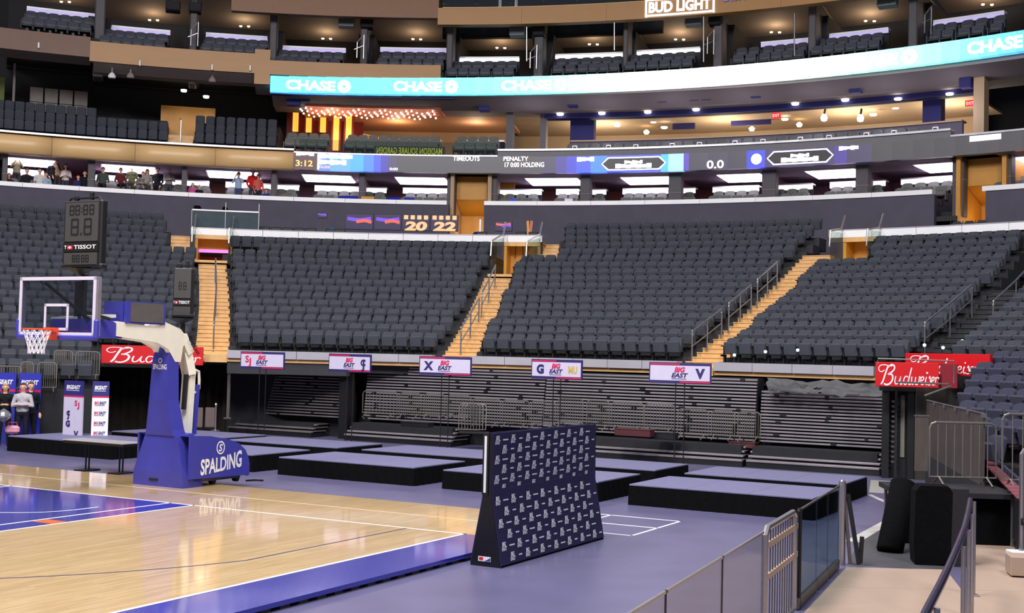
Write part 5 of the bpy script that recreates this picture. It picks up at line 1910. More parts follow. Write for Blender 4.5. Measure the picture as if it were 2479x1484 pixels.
# ================================================================== logo backdrop on an A-frame
bd = thing('logo_backdrop', 'navy interview backdrop covered in small white logos', 'backdrop', court(-8.3, 16.25, 0), -CA)
LY = 1.65
m_bk = M('navy_backdrop_print', (34, 31, 70), .55, var=.08, scale=3)
xs = [(.24, 0), (.07, .95), (.06, 1.78)]
prof = [(-x, z) for x, z in xs] + [(x, z) for x, z in xs[::-1]]
mb = MB()
mb.prism(prof, -LY, -LY + .02)
mb.prism(prof, LY - .02, LY)
mb.build('end_panel', M('black_board', (14, 14, 17), .4, var=.1), bd, world=False)
for s in (-1, 1):
    mb = MB()
    mb.add([(s * .245, -LY, .03), (s * .245, LY, .03), (s * .075, LY, .95), (s * .075, -LY, .95), (s * .065, -LY, 1.79), (s * .065, LY, 1.79),
            (s * .225, -LY, .03), (s * .225, LY, .03), (s * .055, LY, .95), (s * .055, -LY, .95), (s * .045, -LY, 1.79), (s * .045, LY, 1.79)],
           [(0, 1, 2, 3), (3, 2, 5, 4), (6, 9, 8, 7), (9, 10, 11, 8), (0, 6, 7, 1), (4, 5, 11, 10), (0, 3, 9, 6), (3, 4, 10, 9), (1, 7, 8, 2), (2, 8, 11, 5)])
    pan = mb.build('print_panel', m_bk, bd, world=False)
    if s > 0:
        m_logo = M('pale_logo_print', (206, 208, 216), .5)
        nrm_up, nrm_lo = Vector((1, 0, 0)), Vector((.92, 0, .17)).normalized()
        for r_ in range(12):
            upper = r_ < 6
            q = (r_ + .5) / 6 if upper else (r_ - 5.5) / 6
            z = 1.76 - .80 * q if upper else .95 - .90 * q
            x = .068 + .0 if upper else .078 + .17 * q
            ey = Vector((0, 0, 1)) if upper else Vector((-.17, 0, .92)).normalized()
            m = MB()
            for c_ in range(8):
                yy = -LY + .12 + c_ * .44 + (.2 if r_ % 2 else 0)
                if yy > LY - .1:
                    continue
                og = Vector((x + .006, yy, z))
                letter(m, 'BIG', og + ey * .005, (0, 1, 0), ey, .052, width=.105, align='c', bold=.06, shear=.25)
                letter(m, 'EAST', og - ey * .055, (0, 1, 0), ey, .052, width=.15, align='c', bold=.05, shear=.25)
                wbar = .10 if (c_ + r_) % 2 else .15
                if yy + .3 < LY - .02:
                    p = og + Vector((0, .22, 0))
                    m.add([p + Vector((0, -wbar / 2, 0)) - ey * .012, p + Vector((0, wbar / 2, 0)) - ey * .012, p + Vector((0, wbar / 2, 0)) + ey * .008, p + Vector((0, -wbar / 2, 0)) + ey * .008], [(0, 1, 2, 3)])
            m.build('logo_row', m_logo, pan, world=False)
MB().box((-.035, -LY - .012, 1.37), (.035, .02, .76)).build('light_strip', M('pale_strip', (214, 216, 220), .35, emit=.15), bd, world=False)
mb = MB()
mb.box((-.035, -LY - .005, 1.37), (.09, .02, .83))
mb.build('post_channel', m_black, bd, world=False)
stk = MB().box((-.02, -LY - .004, .10), (.19, .006, .065)).build('sticker', m_white, bd, world=False)
MB().box((-.07, -LY - .009, .105), (.06, .004, .04)).build('sticker_red', M('flag_red', (206, 40, 60), .5), stk, world=False)
MB().prism([(-.02, .075), (.07, .075), (.07, .12), (.02, .09)], -LY - .011, -LY - .007).build('sticker_blue', m_blue, stk, world=False)

# ================================================================== white tape square on the floor
tp = thing('floor_tape_square', 'white tape rectangles on the floor right of the logo backdrop', 'tape marking', court(-8.7, 19.6, 0), -CA)
for (X0, X1, Y0, Y1) in ((-9.9, -7.82, 20.66, 20.71), (-7.87, -7.82, 18.5, 20.71), (-9.9, -7.82, 18.5, 18.545), (-9.3, -7.82, 19.58, 19.63), (-9.2, -9.15, 19.6, 20.7), (-9.9, -9.85, 18.5, 20.71)):
    cbox(X0, X1, Y0, Y1, .0, .003).build('tape_strip', m_line, tp)

# ================================================================== retracted bleachers
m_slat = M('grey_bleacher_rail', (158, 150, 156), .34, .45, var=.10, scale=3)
m_slatd = M('dark_bleacher_rail', (132, 126, 126), .36, .45, var=.12, scale=3)  # dark treads, and the left bleacher with its shade painted in


def bleacher(lab, X0, X1, Yf, Yb, ztop, n, mat, lower=(0, 0, 0), z_lo=.62):
    t = thing('retracted_bleacher', lab, 'bleacher', court((X0 + X1) / 2, Yf, 0), -CA, 'retracted bleachers under the bowl')
    w = X1 - X0
    d = Yb - Yf
    me = MB().rbox((0, 0, 0), (w - .04, .10, .050), .008).mesh('row_rail', mat)
    for i in range(n):
        z = z_lo + (ztop - z_lo) * (i + .5) / n
        place('row_rail', me, t, (0, d - .15 + i * .012, z))
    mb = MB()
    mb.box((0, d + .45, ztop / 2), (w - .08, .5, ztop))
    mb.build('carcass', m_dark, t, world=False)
    mb = MB()
    for i in range(n):
        z = z_lo + (ztop - z_lo) * (i + .5) / n
        for k in range(int(w / 1.4) + 1):
            x = -w / 2 + .4 + k * 1.4 + random.choice((-.25, 0, 0, .12, .3)) + random.uniform(-.05, .05)
            if abs(x) < w / 2 - .1 and random.random() < .42:
                mb.box((x, d - .21 + i * .012, z + random.uniform(-.01, .02)), (random.uniform(.08, .17), .05, .055))
    mb.build('brackets', m_black, t, world=False)['kind'] = 'stuff'
    nl, wl, off = lower
    for i in range(nl):                                 # lowest rows stick out towards the floor
        z = .12 + .11 * (i + .5)
        me2 = MB().rbox((0, 0, 0), (wl - .03 * i, .14, .06), .01).mesh('row_rail', mat)
        place('row_rail', me2, t, (off, .08 + .14 * i, z))
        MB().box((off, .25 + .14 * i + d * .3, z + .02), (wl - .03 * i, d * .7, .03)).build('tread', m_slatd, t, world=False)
    if nl:
        MB().box((off, .35, .07), (wl, .62, .13)).build('plinth', m_black, t, world=False)
        MB().box((off, .7, (.12 + .11 * nl) / 2), (wl - .2, .9, .10 + .11 * nl)).build('lower_carcass', m_dark, t, world=False)
    return t


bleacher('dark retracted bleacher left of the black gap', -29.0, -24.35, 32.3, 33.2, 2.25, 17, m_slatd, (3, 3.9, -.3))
bleacher('retracted bleacher with barricades, right of the black gap', -23.7, -17.1, 32.3, 33.5, 2.38, 19, m_slat, (4, 4.0, -1.3))
bleacher('long retracted bleacher behind the logo backdrop', -17.0, -10.45, 32.1, 33.3, 2.36, 19, m_slat, (4, 6.5, 0))
bleacher('retracted bleacher next to the black tower', -10.35, -6.95, 32.2, 33.3, 2.05, 16, m_slat, (4, 3.5, 0))
# black gap, tarpaulin, boxes lying on the bleachers
o = MB().box((0, 0, 1.25), (.34, .4, 2.5)).build('gap_post', m_black, thing('gap_column', 'black column in the gap between the two left bleachers', 'column', court(-24.05, 32.9, 0), -CA, kind='structure'), world=False)
random.seed(5)
p0, p1 = court(-10.1, 33.0, 2.0), court(-6.95, 32.8, 2.0)
NX, NZ = 16, 5
vs = []
for i in range(NX + 1):
    for j in range(NZ + 1):
        q = p0.lerp(p1, i / NX)
        vs.append((q.x + random.uniform(-.05, .05), q.y - .25 * j / NZ + random.uniform(-.10, .10), 2.36 - .36 * j / NZ + random.uniform(-.06, .06)))
o = based(MB().add(vs, [(i * (NZ + 1) + j, (i + 1) * (NZ + 1) + j, (i + 1) * (NZ + 1) + j + 1, i * (NZ + 1) + j + 1) for i in range(NX) for j in range(NZ)]), 'tarpaulin', M('grey_tarpaulin', (66, 66, 68), .6, var=.2), p0, True)
tag(o, 'crumpled grey tarpaulin on top of the right bleacher', 'tarpaulin')
for (u, v, w, h, mat_, lab) in ((1536, 1048, 1.05, .18, M('maroon_box', (78, 34, 38), .6), 'long maroon box lying on the bleacher behind the backdrop'),
                                (1612, 1056, .6, .16, m_black, 'black flat case lying right of the maroon box'),
                                (1800, 1078, .75, .14, M('maroon_box', (78, 34, 38), .6), 'maroon box lying near the right end of the long bleacher'),
                                (1998, 1072, 1.1, .16, m_black, 'black case lying on the bleacher next to the tower'),
                                (1010, 1028, .95, .12, m_black, 'black flat case under the left barricades')):
    p = at_y(u, v, 34.0 if u > 1400 else 36.3)
    X, Y = to_court(p)
    t = thing('flat_case', lab, 'box', p - Vector((0, 0, h / 2)), -CA, 'flat cases on the bleachers')
    MB().rbox((0, 0, h / 2), (w, .35, h), .015).build('body', mat_, t, world=False)
    MB().rbox((0, 0, h + .01), (w + .02, .37, .025), .008).build('lid', mat_, t, world=False)

# ================================================================== crowd barricades
m_barr = M('galvanised_tube', (150, 146, 136), .4, .8, var=.08)


def barricade_parts(w, h, nb):
    r = .02
    c = .10
    fr = [(-w / 2, 0, .14), (-w / 2, 0, h - c), (-w / 2 + c * .3, 0, h - c * .3), (-w / 2 + c, 0, h), (w / 2 - c, 0, h), (w / 2 - c * .3, 0, h - c * .3), (w / 2, 0, h - c), (w / 2, 0, .14)]
    f = MB().tube(fr, r, 6, closed=True)
    b_ = MB()
    for i in range(nb):
        x = -w / 2 + w * (i + 1) / (nb + 1)
        b_.tube([(x, 0, .14), (x, 0, h)], .011, 5)
    s = MB()
    for sg in (-1, 1):
        s.tube([(sg * w * .36, -.28, .02), (sg * w * .36, 0, .15), (sg * w * .36, .28, .02)], .016, 5)
    return f.mesh('barricade_frame', m_barr), b_.mesh('barricade_bars', m_barr), s.mesh('barricade_feet', m_barr)


def barricade(lab, loc, rz, w, h, nb=9, grp='crowd barricades on the bleachers', tilt=0):
    t = thing('crowd_barricade', lab, 'barricade', loc, rz, grp)
    for nm, me in zip(('frame', 'bars', 'feet'), barricade_parts(w, h, nb)):
        place(nm, me, t)
    return t


BAR = [(877, 960, 948, 1012), (966, 1018, 952, 1015), (1026, 1076, 954, 1016), (1082, 1138, 957, 1018), (1144, 1210, 966, 1034), (1216, 1280, 970, 1036), (1286, 1344, 972, 1038), (1350, 1410, 965, 1034), (1420, 1474, 970, 1042), (1480, 1556, 975, 1044), (1560, 1632, 979, 1048), (1640, 1714, 992, 1064), (1722, 1778, 995, 1066), (1786, 1840, 998, 1070)]
for i, (a, c, vt, vb) in enumerate(BAR):
    um = (a + c) / 2
    d = ray(um, vb)
    # stands on the bleacher front row line (court Y = 32.75)
    k = (32.62 - EYE.dot(YC)) / d.dot(YC)
    p = EYE + d * k
    w = (c - a) / FPX * p.y / (.877 + .48 * (um - 1240) / 3000)
    h = (vb - vt) / FPX * p.y
    barricade('steel crowd barricade on the bleachers, %s from the left' % ORD[i], p, -CA, w, h)
# stack of barricade frames leaning beside the backdrop
p = at_y(1135, 1052, 37.0)
sk = thing('leaning_frames', 'stack of steel barricade frames leaning left of the logo backdrop', 'frame stack', p, -CA + .5)
for k in range(3):
    f, b_, s_ = barricade_parts(.62, .92, 6)
    for nm, me in (('frame', f), ('bars', b_)):
        me.materials[0] = m_dsteel
        o = place(nm, me, sk, (.09 * k, .16 * k, 0))
        o.rotation_euler = (rad(-10 - 3 * k), 0, 0)
MB().rbox((.15, .2, .05), (.9, .5, .06), .01).build('dolly', m_black, sk, world=False)

# ================================================================== lower corner seats left and right (below the fascia line)
low = []
U0R = {-1: 2400, -2: 2358, -3: 2345, -4: 2328, -5: 2318, -6: 2350, -7: 2385}
for side_, (ta, tb_) in enumerate(((-36.0, TH(236, 21, 880)), (TH(2306, 20, 930), 72.0))):
    for i in range(-1, -8 if side_ else -5, -1):
        R, z = rowR(i), 2.65 + .28 * i
        a, c = (ta, tb_) if side_ == 0 else (TH(U0R[i], R, 940), tb_)
        k = int(math.radians(c - a) * R / SW)
        for j in range(k):
            th = a + math.degrees((SW * (j + .5)) / R)
            p = ring(R, th, z)
            d = p - EYE
            dep = d.dot(_f)
            uu = W_IMG / 2 + FPX * d.dot(_r) / dep
            if -40 < uu < W_IMG + 60:
                low.append((side_, -i, j, R, th, z))
m_seat2 = M('slate_blue_seat_fabric', (62, 63, 80), .8, var=.1, scale=9, bump=.1, spec=.2)
me_back2 = me_back.copy()
me_back2.materials[0] = m_seat2
me_pan2 = me_pan.copy()
me_pan2.materials[0] = m_seat2
for (side_, i, j, R, th, z) in low:
    t = thing('corner_seat_unit', 'dark folding seat, %s row below the bowl front, %s from left, %s corner' % (ORD[i - 1], ORD[j] if j < 30 else 'far', ('left', 'right')[side_]), 'seat', ring(R, th, z), -rad(th), 'corner seats below the bowl front')
    place('backrest', me_back if side_ == 0 else me_back2, t)
    place('seat_pan', me_pan if side_ == 0 else me_pan2, t)
    place('armrest', me_arm, t)
mb = MB()
for side_, (ta, tb_) in enumerate(((-36.0, TH(240, 21, 880)), (TH(2304, 20, 930), 72.0))):
    for i in range(-1, -8 if side_ else -5, -1):
        R, z = rowR(i), 2.65 + .28 * i
        mb.arc(R - .62, R + .26, max(0, z - .4) if i > (-7 if side_ else -4) else 0, z, ta if side_ == 0 else TH(U0R[i], R, 940), tb_, 3)
struct(mb, 'corner_terrace', m_dark, 'dark risers under the corner seats')

# ------------------------------------------------------------------ left corner rails, banners, curtain, people
def rail_panel(lab, ua, va, ub, vb, R, h, grp='short rails in front of the left corner seats'):
    a, c = rpt(ua, va, R), rpt(ub, vb, R)
    w = (Vector((c.x, c.y, 0)) - Vector((a.x, a.y, 0))).length
    ex = (c - a)
    barr = barricade(lab, Vector(((a.x + c.x) / 2, (a.y + c.y) / 2, min(a.z, c.z) - h)), math.atan2(ex.y, ex.x), w, h, 8, grp)


rail_panel('steel guard rail at the far left edge', -10, 886, 52, 886, 18.7, .75)
rail_panel('steel guard rail above the two people at left', 50, 876, 82, 876, 18.7, .85)
rail_panel('steel guard rail left of the conference banners', 92, 876, 138, 878, 18.7, .85)
rail_panel('upper steel guard rail above the conference banners', 132, 848, 176, 849, 19.5, .82)
rail_panel('upper steel guard rail beside the red sign', 184, 849, 242, 852, 19.5, .82)

mb = MB()                                               # black curtain with folds closing the tunnel
pa, pb = rpt(262, 950, 24.0), rpt(548, 950, 24.0)
K = 46
vs = []
for i in range(K + 1):
    q = pa.lerp(pb, i / K)
    off = .10 * sin(i * 1.9) + .05 * sin(i * 4.3)
    vs += [(q.x, q.y + off, .02), (q.x, q.y + off * .7, 2.5)]
mb.add(vs, [(2 * i, 2 * i + 2, 2 * i + 3, 2 * i + 1) for i in range(K)])
o = based(mb, 'tunnel_curtain', M('brown_black_curtain', (34, 29, 26), .9, var=.3, scale=3, spec=.1), Vector(pa) * 1.0, True)
tag(o, 'black brown curtain hanging under the left red sign', 'curtain')
mb = MB()
q0, q1 = rpt(490, 886, 21.8), rpt(551, 888, 21.8)
st = thing('portal_post', 'grey steel post at the right edge of the curtain opening', 'post', at_y(552, 1012, 40.5), 0)
p = at_y(552, 1012, 40.5)
MB().box((p.x, p.y, p.z + .7), (.10, .10, 1.5)).build('shaft', m_dsteel, st)
MB().box((p.x, p.y, p.z + .0), (.24, .24, .05)).build('base_plate', m_dsteel, st)
for i, (u0, u1, lab) in enumerate(((458, 490, 'small grey brown panel standing behind the hoop base'), (496, 519, 'small grey panel next to the chrome rope post'))):
    p = at_y((u0 + u1) / 2, 1036, 39.0)
    t = thing('standing_panel', lab, 'panel', p, 0)
    w = (u1 - u0) / FPX * 39
    MB().rbox((p.x, p.y, p.z + .33), (w, .04, .62), .01).build('board', M('putty_panel', (98, 84, 80), .7), t)
    MB().box((p.x, p.y, p.z + .02), (w, .2, .03)).build('foot', m_black, t)
p = at_y(521, 1043, 37.0)
t = thing('rope_post', 'slim chrome rope post near the curtain', 'post', p, 0)
MB().lathe([(.14, 0), (.14, .02), (.03, .04), (.025, .75), (.045, .77), (.03, .82)], 10, p).build('post', m_steel, t)

for i, (u0, u1, vt, hz, rz, lab) in enumerate(((147, 208, 918, 1.86, .05, 'conference banner with two columns of team letters'), (219, 266, 918, 1.86, .55, 'white conference banner repeating the conference name'))):
    d0 = 33.6
    p = at_y((u0 + u1) / 2, 1000, d0)
    p.z = 0
    w = (u1 - u0) / FPX * d0 / (.78 if i == 0 else .97) * .80
    t = thing('conference_banner', lab, 'banner', p, -CA * (1 - i) + rz * .3, 'conference banners by the left platform')
    top = MB().box((0, 0, hz - .2), (w, .05, .40)).build('header', M('navy_banner', (44, 40, 112), .5), t, world=False)
    MB().box((0, -.002, hz - .42), (w, .05, .045)).build('red_stripe', m_pink, t, world=False)
    sh = MB().box((0, 0, (hz - .44) / 2), (w, .05, hz - .44)).build('sheet', m_paper if i == 0 else M('white_sheet', (226, 226, 236), .5), t, world=False)
    m = MB()
    letter(m, 'BIGEAST', (0, -.03, hz - .22), (1, 0, 0), (0, 0, 1), .10, width=w * .75, align='c', bold=.04, shear=.25)
    m.box((-.02, -.03, hz - .26), (w * .7, .004, .014))
    m.build('lettering', m_white, top, world=False)
    if i == 0:
        for k, tx in enumerate(('SJ', 'CJ', 'G', 'V')):
            m = MB()
            zc = hz - .62 - .27 * k
            sub = MB()
            team(sub, tx, (.5 if k in (0, 3) else -.5) * w * .45, zc, .15)
            m.add(sub.v, sub.f)
            m.build('team_mark', m_pink if tx == 'SJ' else m_navy2, sh, world=False)
    else:
        for k in range(5):
            zc = hz - .62 - .27 * k
            m = MB()
            letter(m, 'BIG', (-w * .36, -.03, zc), (1, 0, 0), (0, 0, 1), .075, width=w * .28, bold=.04, shear=.25)
            m.build('red_lettering', m_pink, sh, world=False)
            m = MB()
            letter(m, 'EAST', (-w * .06, -.03, zc), (1, 0, 0), (0, 0, 1), .075, width=w * .42, bold=.04, shear=.25)
            m.box((-.02, -.03, zc - .03), (w * .6, .004, .01))
            m.build('navy_lettering', m_navy2, sh, world=False)
for i, (u0, u1) in enumerate(((-24, 36), (44, 97))):
    p = at_y((u0 + u1) / 2, 1000, 35.0)
    p.z = 0
    w = (u1 - u0) / FPX * 35
    t = thing('blue_banner', 'royal blue conference banner behind the people, %s' % ('at the image edge', 'right one')[i], 'banner', p, 0)
    MB().box((0, 0, 1.0), (w, .05, 2.0)).build('sheet', m_blue, t, world=False)
    MB().box((0, -.03, 1.5), (w, .01, .07)).build('stripe', m_pink, t, world=False)
    m = MB()
    letter(m, 'BIGEAST', (0, -.035, 1.68), (1, 0, 0), (0, 0, 1), .12, width=w * .8, align='c', bold=.04, shear=.25)
    m.build('lettering', m_white, t, world=False)

# folding table with a T foot in front of the left platform
p = at_z(203, 1139, 0)
tb = thing('folding_table', 'thin grey folding table beside the hoop base', 'table', p, -CA)
MB().rbox((.45, .1, .68), (1.9, .62, .03), .01).build('table_top', M('pale_table_top', (150, 148, 150), .5), tb, world=False)
MB().box((.45, .1, .64), (1.86, .58, .05)).build('apron', m_black, tb, world=False)
for x in (-.0, 1.05):
    mb = MB()
    mb.box((x, .05, .32), (.025, .03, .62)).box((x + .1, .05, .32), (.025, .03, .62))
    mb.box((x + .05, .05, .015), (.30, .5, .03))
    mb.build('t_leg', m_black, tb, world=False)

# ================================================================== right side: tower, glass, barricades, mats
tw = thing('portal_tower', 'black steel portal tower under the red sign at right', 'tower', at_z(2172, 1158, 0), -.2)
mb = MB()
for x in (-.30, .30):
    mb.box((x, 0, 1.15), (.16, .2, 2.3))
mb.box((0, 0, 2.24), (.9, .3, .12))
mb.build('posts', m_black, tw, world=False)
MB().box((.05, .15, 1.1), (.5, .1, 2.2)).build('back_panel', m_dark, tw, world=False)
for i in range(13):
    MB().box((-.13, -.12, .42 + .125 * i), (.07, .02, .05)).build('bolt_plate', m_dsteel, tw, world=False)
MB().box((.12, .08, 1.30), (.10, .03, 1.55)).build('pale_strip', M('pale_olive_strip', (120, 116, 104), .6), tw, world=False)
MB().box((-.06, -.12, 1.15), (.05, .05, 2.2)).build('track', m_dark, tw, world=False)
mb = MB()
a, c = at_y(2214, 1000, 31.0), at_y(2330, 1000, 31.0)
mb.box(((a.x + c.x) / 2, 31.0, 1.15), (c.x - a.x, .3, 2.3))
struct(mb, 'wall_portal', M('dim_olive_wall', (52, 50, 44), .8), 'dim wall inside the right portal')

m_smoke = frosted('smoked_rink_glass', (176, 168, 160), (128, 118, 112), .45)
gp = thing('rink_glass_panels', 'row of smoky rink glass panels with steel clips at right', 'glass panels', (9.4, 28.0, .8))
A, B = Vector((9.4, 28.0, 0)), Vector((7.95, 20.8, 0))
for i in range(5):
    p, q = A.lerp(B, i / 5 + .004), A.lerp(B, (i + 1) / 5 - .004)
    MB().add([(p.x, p.y, .84), (q.x, q.y, .84), (q.x, q.y, 2.05), (p.x, p.y, 2.05), (p.x + .02, p.y, .84), (q.x + .02, q.y, .84), (q.x + .02, q.y, 2.05), (p.x + .02, p.y, 2.05)],
             [(0, 1, 2, 3), (5, 4, 7, 6), (3, 2, 6, 7), (0, 3, 7, 4), (1, 5, 6, 2)]).build('glass_pane', m_smoke, gp)
    MB().box((q.x, q.y, 2.03), (.08, .08, .07)).build('clip', m_steel, gp)
MB().beam((A.x, A.y, 2.06), (B.x, B.y, 2.06), .03, .02).build('cap_rail', m_steel, gp)
mb = MB()
mb.beam((A.x + .05, A.y, .42), (B.x + .05, B.y, .42), .12, .84)
mb.build('dasher_board', m_dark, gp)
p = at_y(2230, 1140, 24.0)
t = thing('corner_glass_panel', 'single smoky glass panel left of the steel barricade', 'glass panel', p)
MB().rbox((p.x, p.y, p.z + .52), (.26, .03, 1.05), .005).build('pane', m_smoke, t)
MB().box((p.x, p.y, p.z + 1.06), (.28, .05, .03)).build('cap', m_steel, t)
p = Vector((7.0, 20.6, .86))
rp_ = thing('riser_deck', 'black riser deck carrying the steel barricade', 'platform', (7.2, 20.4, 0), -.1)
MB().box((0, 0, .81), (1.9, 1.5, .08)).build('deck', m_dark, rp_, world=False)
MB().box((0, -.55, .38), (1.86, .04, .76)).build('front_drape', m_cloth, rp_, world=False)
for x, y in ((-.85, -.65), (.85, -.65), (-.85, .65), (.85, .65)):
    MB().tube([(x, y, 0), (x, y, .78)], .03, 6).build('leg', m_steel, rp_, world=False)
pb_ = at_y(2330, 1168, 20.8)
barricade('steel barricade with rounded corners on the riser deck at right', Vector((pb_.x, pb_.y, .85)), 0, 160 / FPX * 20.8, 1.05, 7, 'barricades at the right')
pb_ = at_y(2500, 1160, 20.0)
barricade('steel barricade cut by the right image edge', Vector((pb_.x, pb_.y, .9)), -.1, .95, 1.2, 5, 'barricades at the right')
for i, (ua, va, ub, vb, uc, vc, y0) in enumerate(((2170, 925, 2302, 930, 2238, 958, 27.5),)):
    a, c, e = at_y(ua, va, y0), at_y(ub, vb, y0), at_y(uc, vc, y0)
    o = based(MB().tube([a, c - Vector((.05, 0, 0)), c - Vector((0, 0, .04)), e], .022, 6), 'bent_rail', m_barr, a)
    tag(o, 'bent steel rail in front of the red sign at right', 'rail')
a, c = at_y(2125, 868, 28.5), at_y(2310, 874, 28.0)
o = based(MB().tube([a - Vector((0, 0, .12)), a, c, c - Vector((0, 0, .5))], .018, 6), 'tower_rail', m_barr, a)
tag(o, 'thin steel rail over the red sign on the tower', 'rail')

# black rolled mat leaning, covered case
a, c = at_z(2153, 1337, 0), at_y(2188, 1168, 19.4)
d = (c - a)
o = based(MB().tube([a, a + d * .03, a + d * .5, a + d * .97, c], [.18, .2, .2, .2, .18], 14), 'rolled_mat', m_cloth, a, True)
tag(o, 'thick black rolled mat leaning at right', 'rolled mat')
p = at_z(2247, 1368, 0)
cs = thing('covered_case', 'tall black fabric covered equipment case beside the rolled mat', 'case', p, -.15)
mb = MB()
pr = [(-.25, .02), (-.27, .3), (-.25, 1.05), (-.18, 1.13), (.2, 1.13), (.26, 1.05), (.24, .05), (.0, -.0)]
mb.prism([(x + .06, z) for x, z in pr], -.05, .35)
mb.build('cover', m_cloth, cs, world=False)
MB().beam((.27, .0, .1), (.27, .0, 1.0), .03, .05).build('buckle_strip', M('pale_plastic', (150, 150, 156), .5), cs, world=False)
MB().box((.42, .2, .55), (.24, .5, 1.1)).build('side_panel', m_dark, cs, world=False)
p = at_z(2386, 1245, 0)
t = thing('white_board_panel', 'tilted white board catching the light at right', 'board', p, -.2)
mb = MB()
mb.add([(-.22, 0, .0), (.26, 0, .0), (.20, .1, .48), (-.22, .1, .22), (-.22, .03, .0), (.26, .03, .0), (.20, .13, .48), (-.22, .13, .22)], [(0, 1, 2, 3), (7, 6, 5, 4), (0, 4, 5, 1), (1, 5, 6, 2), (2, 6, 7, 3), (3, 7, 4, 0)])
mb.build('board', m_white, t, world=False)
MB().box((-.24, .05, .12), (.04, .06, .28)).build('prop', m_steel, t, world=False)

# row of folded rink chairs with maroon edges along the right edge
A, B = Vector((9.55, 24.6, 0)), Vector((7.55, 18.0, 0))
ca = math.atan2((B - A).y, (B - A).x)
me_a = MB().rbox((0, 0, .52), (.44, .16, .78), .05).box((0, .0, .08), (.40, .1, .16)).mesh('chair_shell', m_seatdark)
me_b = MB().rbox((0, -.06, .95), (.42, .22, .05), .02).mesh('chair_edge', M('maroon_edge', (112, 52, 62), .5))
me_c = MB().rbox((0, .14, .80), (.42, .06, .42), .02).mesh('chair_back', m_seat2)
for i in range(13):
    p = A.lerp(B, i / 12.5)
    t = thing('tip_up_chair', 'black tip-up chair with maroon edge at right, %s from the far end' % ORD[i], 'chair', p, ca, 'tip-up chairs along the right edge')
    place('shell', me_a, t)
    place('edge', me_b, t)
    place('back', me_c, t)

# plywood walkways
m_ply = M('pale_plywood', (164, 142, 126), .55, var=.06, scale=2, stretch=(1, .3, 1))
wk = thing('plywood_walkway', 'pale plywood walkway between the glass barrier and the curved handrail', 'walkway', (3.2, 12, 0))
GA, GB = Vector((.25, 7.0, 0)), Vector((4.62, 17.35, 0))
RIGHT = [(6.12, 17.35), (5.78, 15.8), (5.05, 13.6), (4.35, 11.6), (3.3, 9.3), (2.0, 6.0)]
LEFT = [(GA.x + (GB.x - GA.x) * (y - GA.y) / (GB.y - GA.y) + .12, y) for _, y in RIGHT]
for i in range(5):
    g = .006
    MB().slab([LEFT[i], (LEFT[i + 1][0], LEFT[i + 1][1] + g), (RIGHT[i + 1][0], RIGHT[i + 1][1] + g), RIGHT[i]], .0, .02).build('ply_sheet', m_ply, wk)
wk = thing('plywood_step', 'pale plywood floor right of the curved handrail', 'walkway', (7, 15, 0))
SL = [(9.02, 24.0), (7.45, 19.8), (5.84, 15.8), (4.41, 11.6), (3.36, 9.3)]
q_ = at_z(2446, 1266, .02)
SR = [(q_.x, 23.2), (8.35, 19.2), (7.6, 15.8), (6.5, 11.6), (5.6, 9.3)]
for i in range(4):
    MB().slab([SL[i], (SL[i + 1][0], SL[i + 1][1] + .006), (SR[i + 1][0], SR[i + 1][1] + .006), SR[i]], .0, .022).build('ply_sheet', m_ply, wk)
p = at_z(2466, 1396, .02)
t = thing('tan_step_block', 'tan wooden block at the right edge', 'block', p, -.2)
MB().rbox((.05, .1, .15), (.34, .4, .26), .01).build('block', m_ply, t, world=False)
p = at_y(2472, 1340, 17.6)
t = thing('steel_end_post', 'upright steel post with foot plate at the right edge', 'post', p)
MB().tube([p, p + Vector((0, 0, 1.4)), p + Vector((.03, 0, 1.45)), p + Vector((.12, 0, 1.46))], .035, 8).build('shaft', m_steel, t)
MB().rbox((p.x - .04, p.y, p.z - .02), (.26, .26, .12), .01).build('foot', m_white, t)
MB().tube([p + Vector((-.02, -.05, .45)), p + Vector((.1, -.05, .45))], .05, 8).build('clamp', m_black, t)

# ================================================================== glass barrier in front
A, B = Vector((.25, 7.0, 0)), Vector((4.62, 17.35, 0))
ZT = 1.14
gb = thing('glass_barrier', 'low clear glass barrier with steel cap along the right walkway', 'barrier', (2, 11, 0))


def s_of(u):
    k = (u - W_IMG / 2) / FPX
    return (A.x - k * A.y) / (k * (B - A).y - (B - A).x)


m_pane = glass('barrier_glass', (238, 236, 230), .07, .03)
m_pane2 = glass('barrier_glass_teal', (198, 212, 214), .10, .05)
nrm = Vector(((B - A).y, -(B - A).x, 0)).normalized()
JO = [(0.0, s_of(1625)), (s_of(1625), s_of(1760)), (s_of(1760), s_of(1858)), (s_of(1940), s_of(1985)), (s_of(1985), s_of(2012)), (s_of(2012), s_of(2038))]
for k, (a, c) in enumerate(JO):
    p, q = A.lerp(B, a + .002), A.lerp(B, c - .002)
    m = MB()
    m.beam((p.x, p.y, (ZT + .14) / 2), (q.x, q.y, (ZT + .14) / 2), .016, ZT - .14)
    m.build('glass_pane', m_pane if k < 3 else m_pane2, gb)
    m = MB()
    m.beam((p.x, p.y, ZT), (q.x, q.y, ZT), .022, .022)
    m.build('cap_rail', m_steel if k < 3 else m_dsteel, gb)
    m = MB()
    m.beam((p.x, p.y, .075), (q.x, q.y, .075), .05, .12)
    m.build('kick_board', m_ply if k < 3 else m_dsteel, gb)
for u in (1625, 1760):
    p = A.lerp(B, s_of(u))
    MB().tube([p, p + Vector((0, 0, ZT))], .009, 5).build('joint_strip', m_black, gb)
p = A.lerp(B, s_of(1944))
MB().tube([p, p + Vector((0, 0, ZT + .02))], .03, 8).build('hinge_post', m_black, gb)
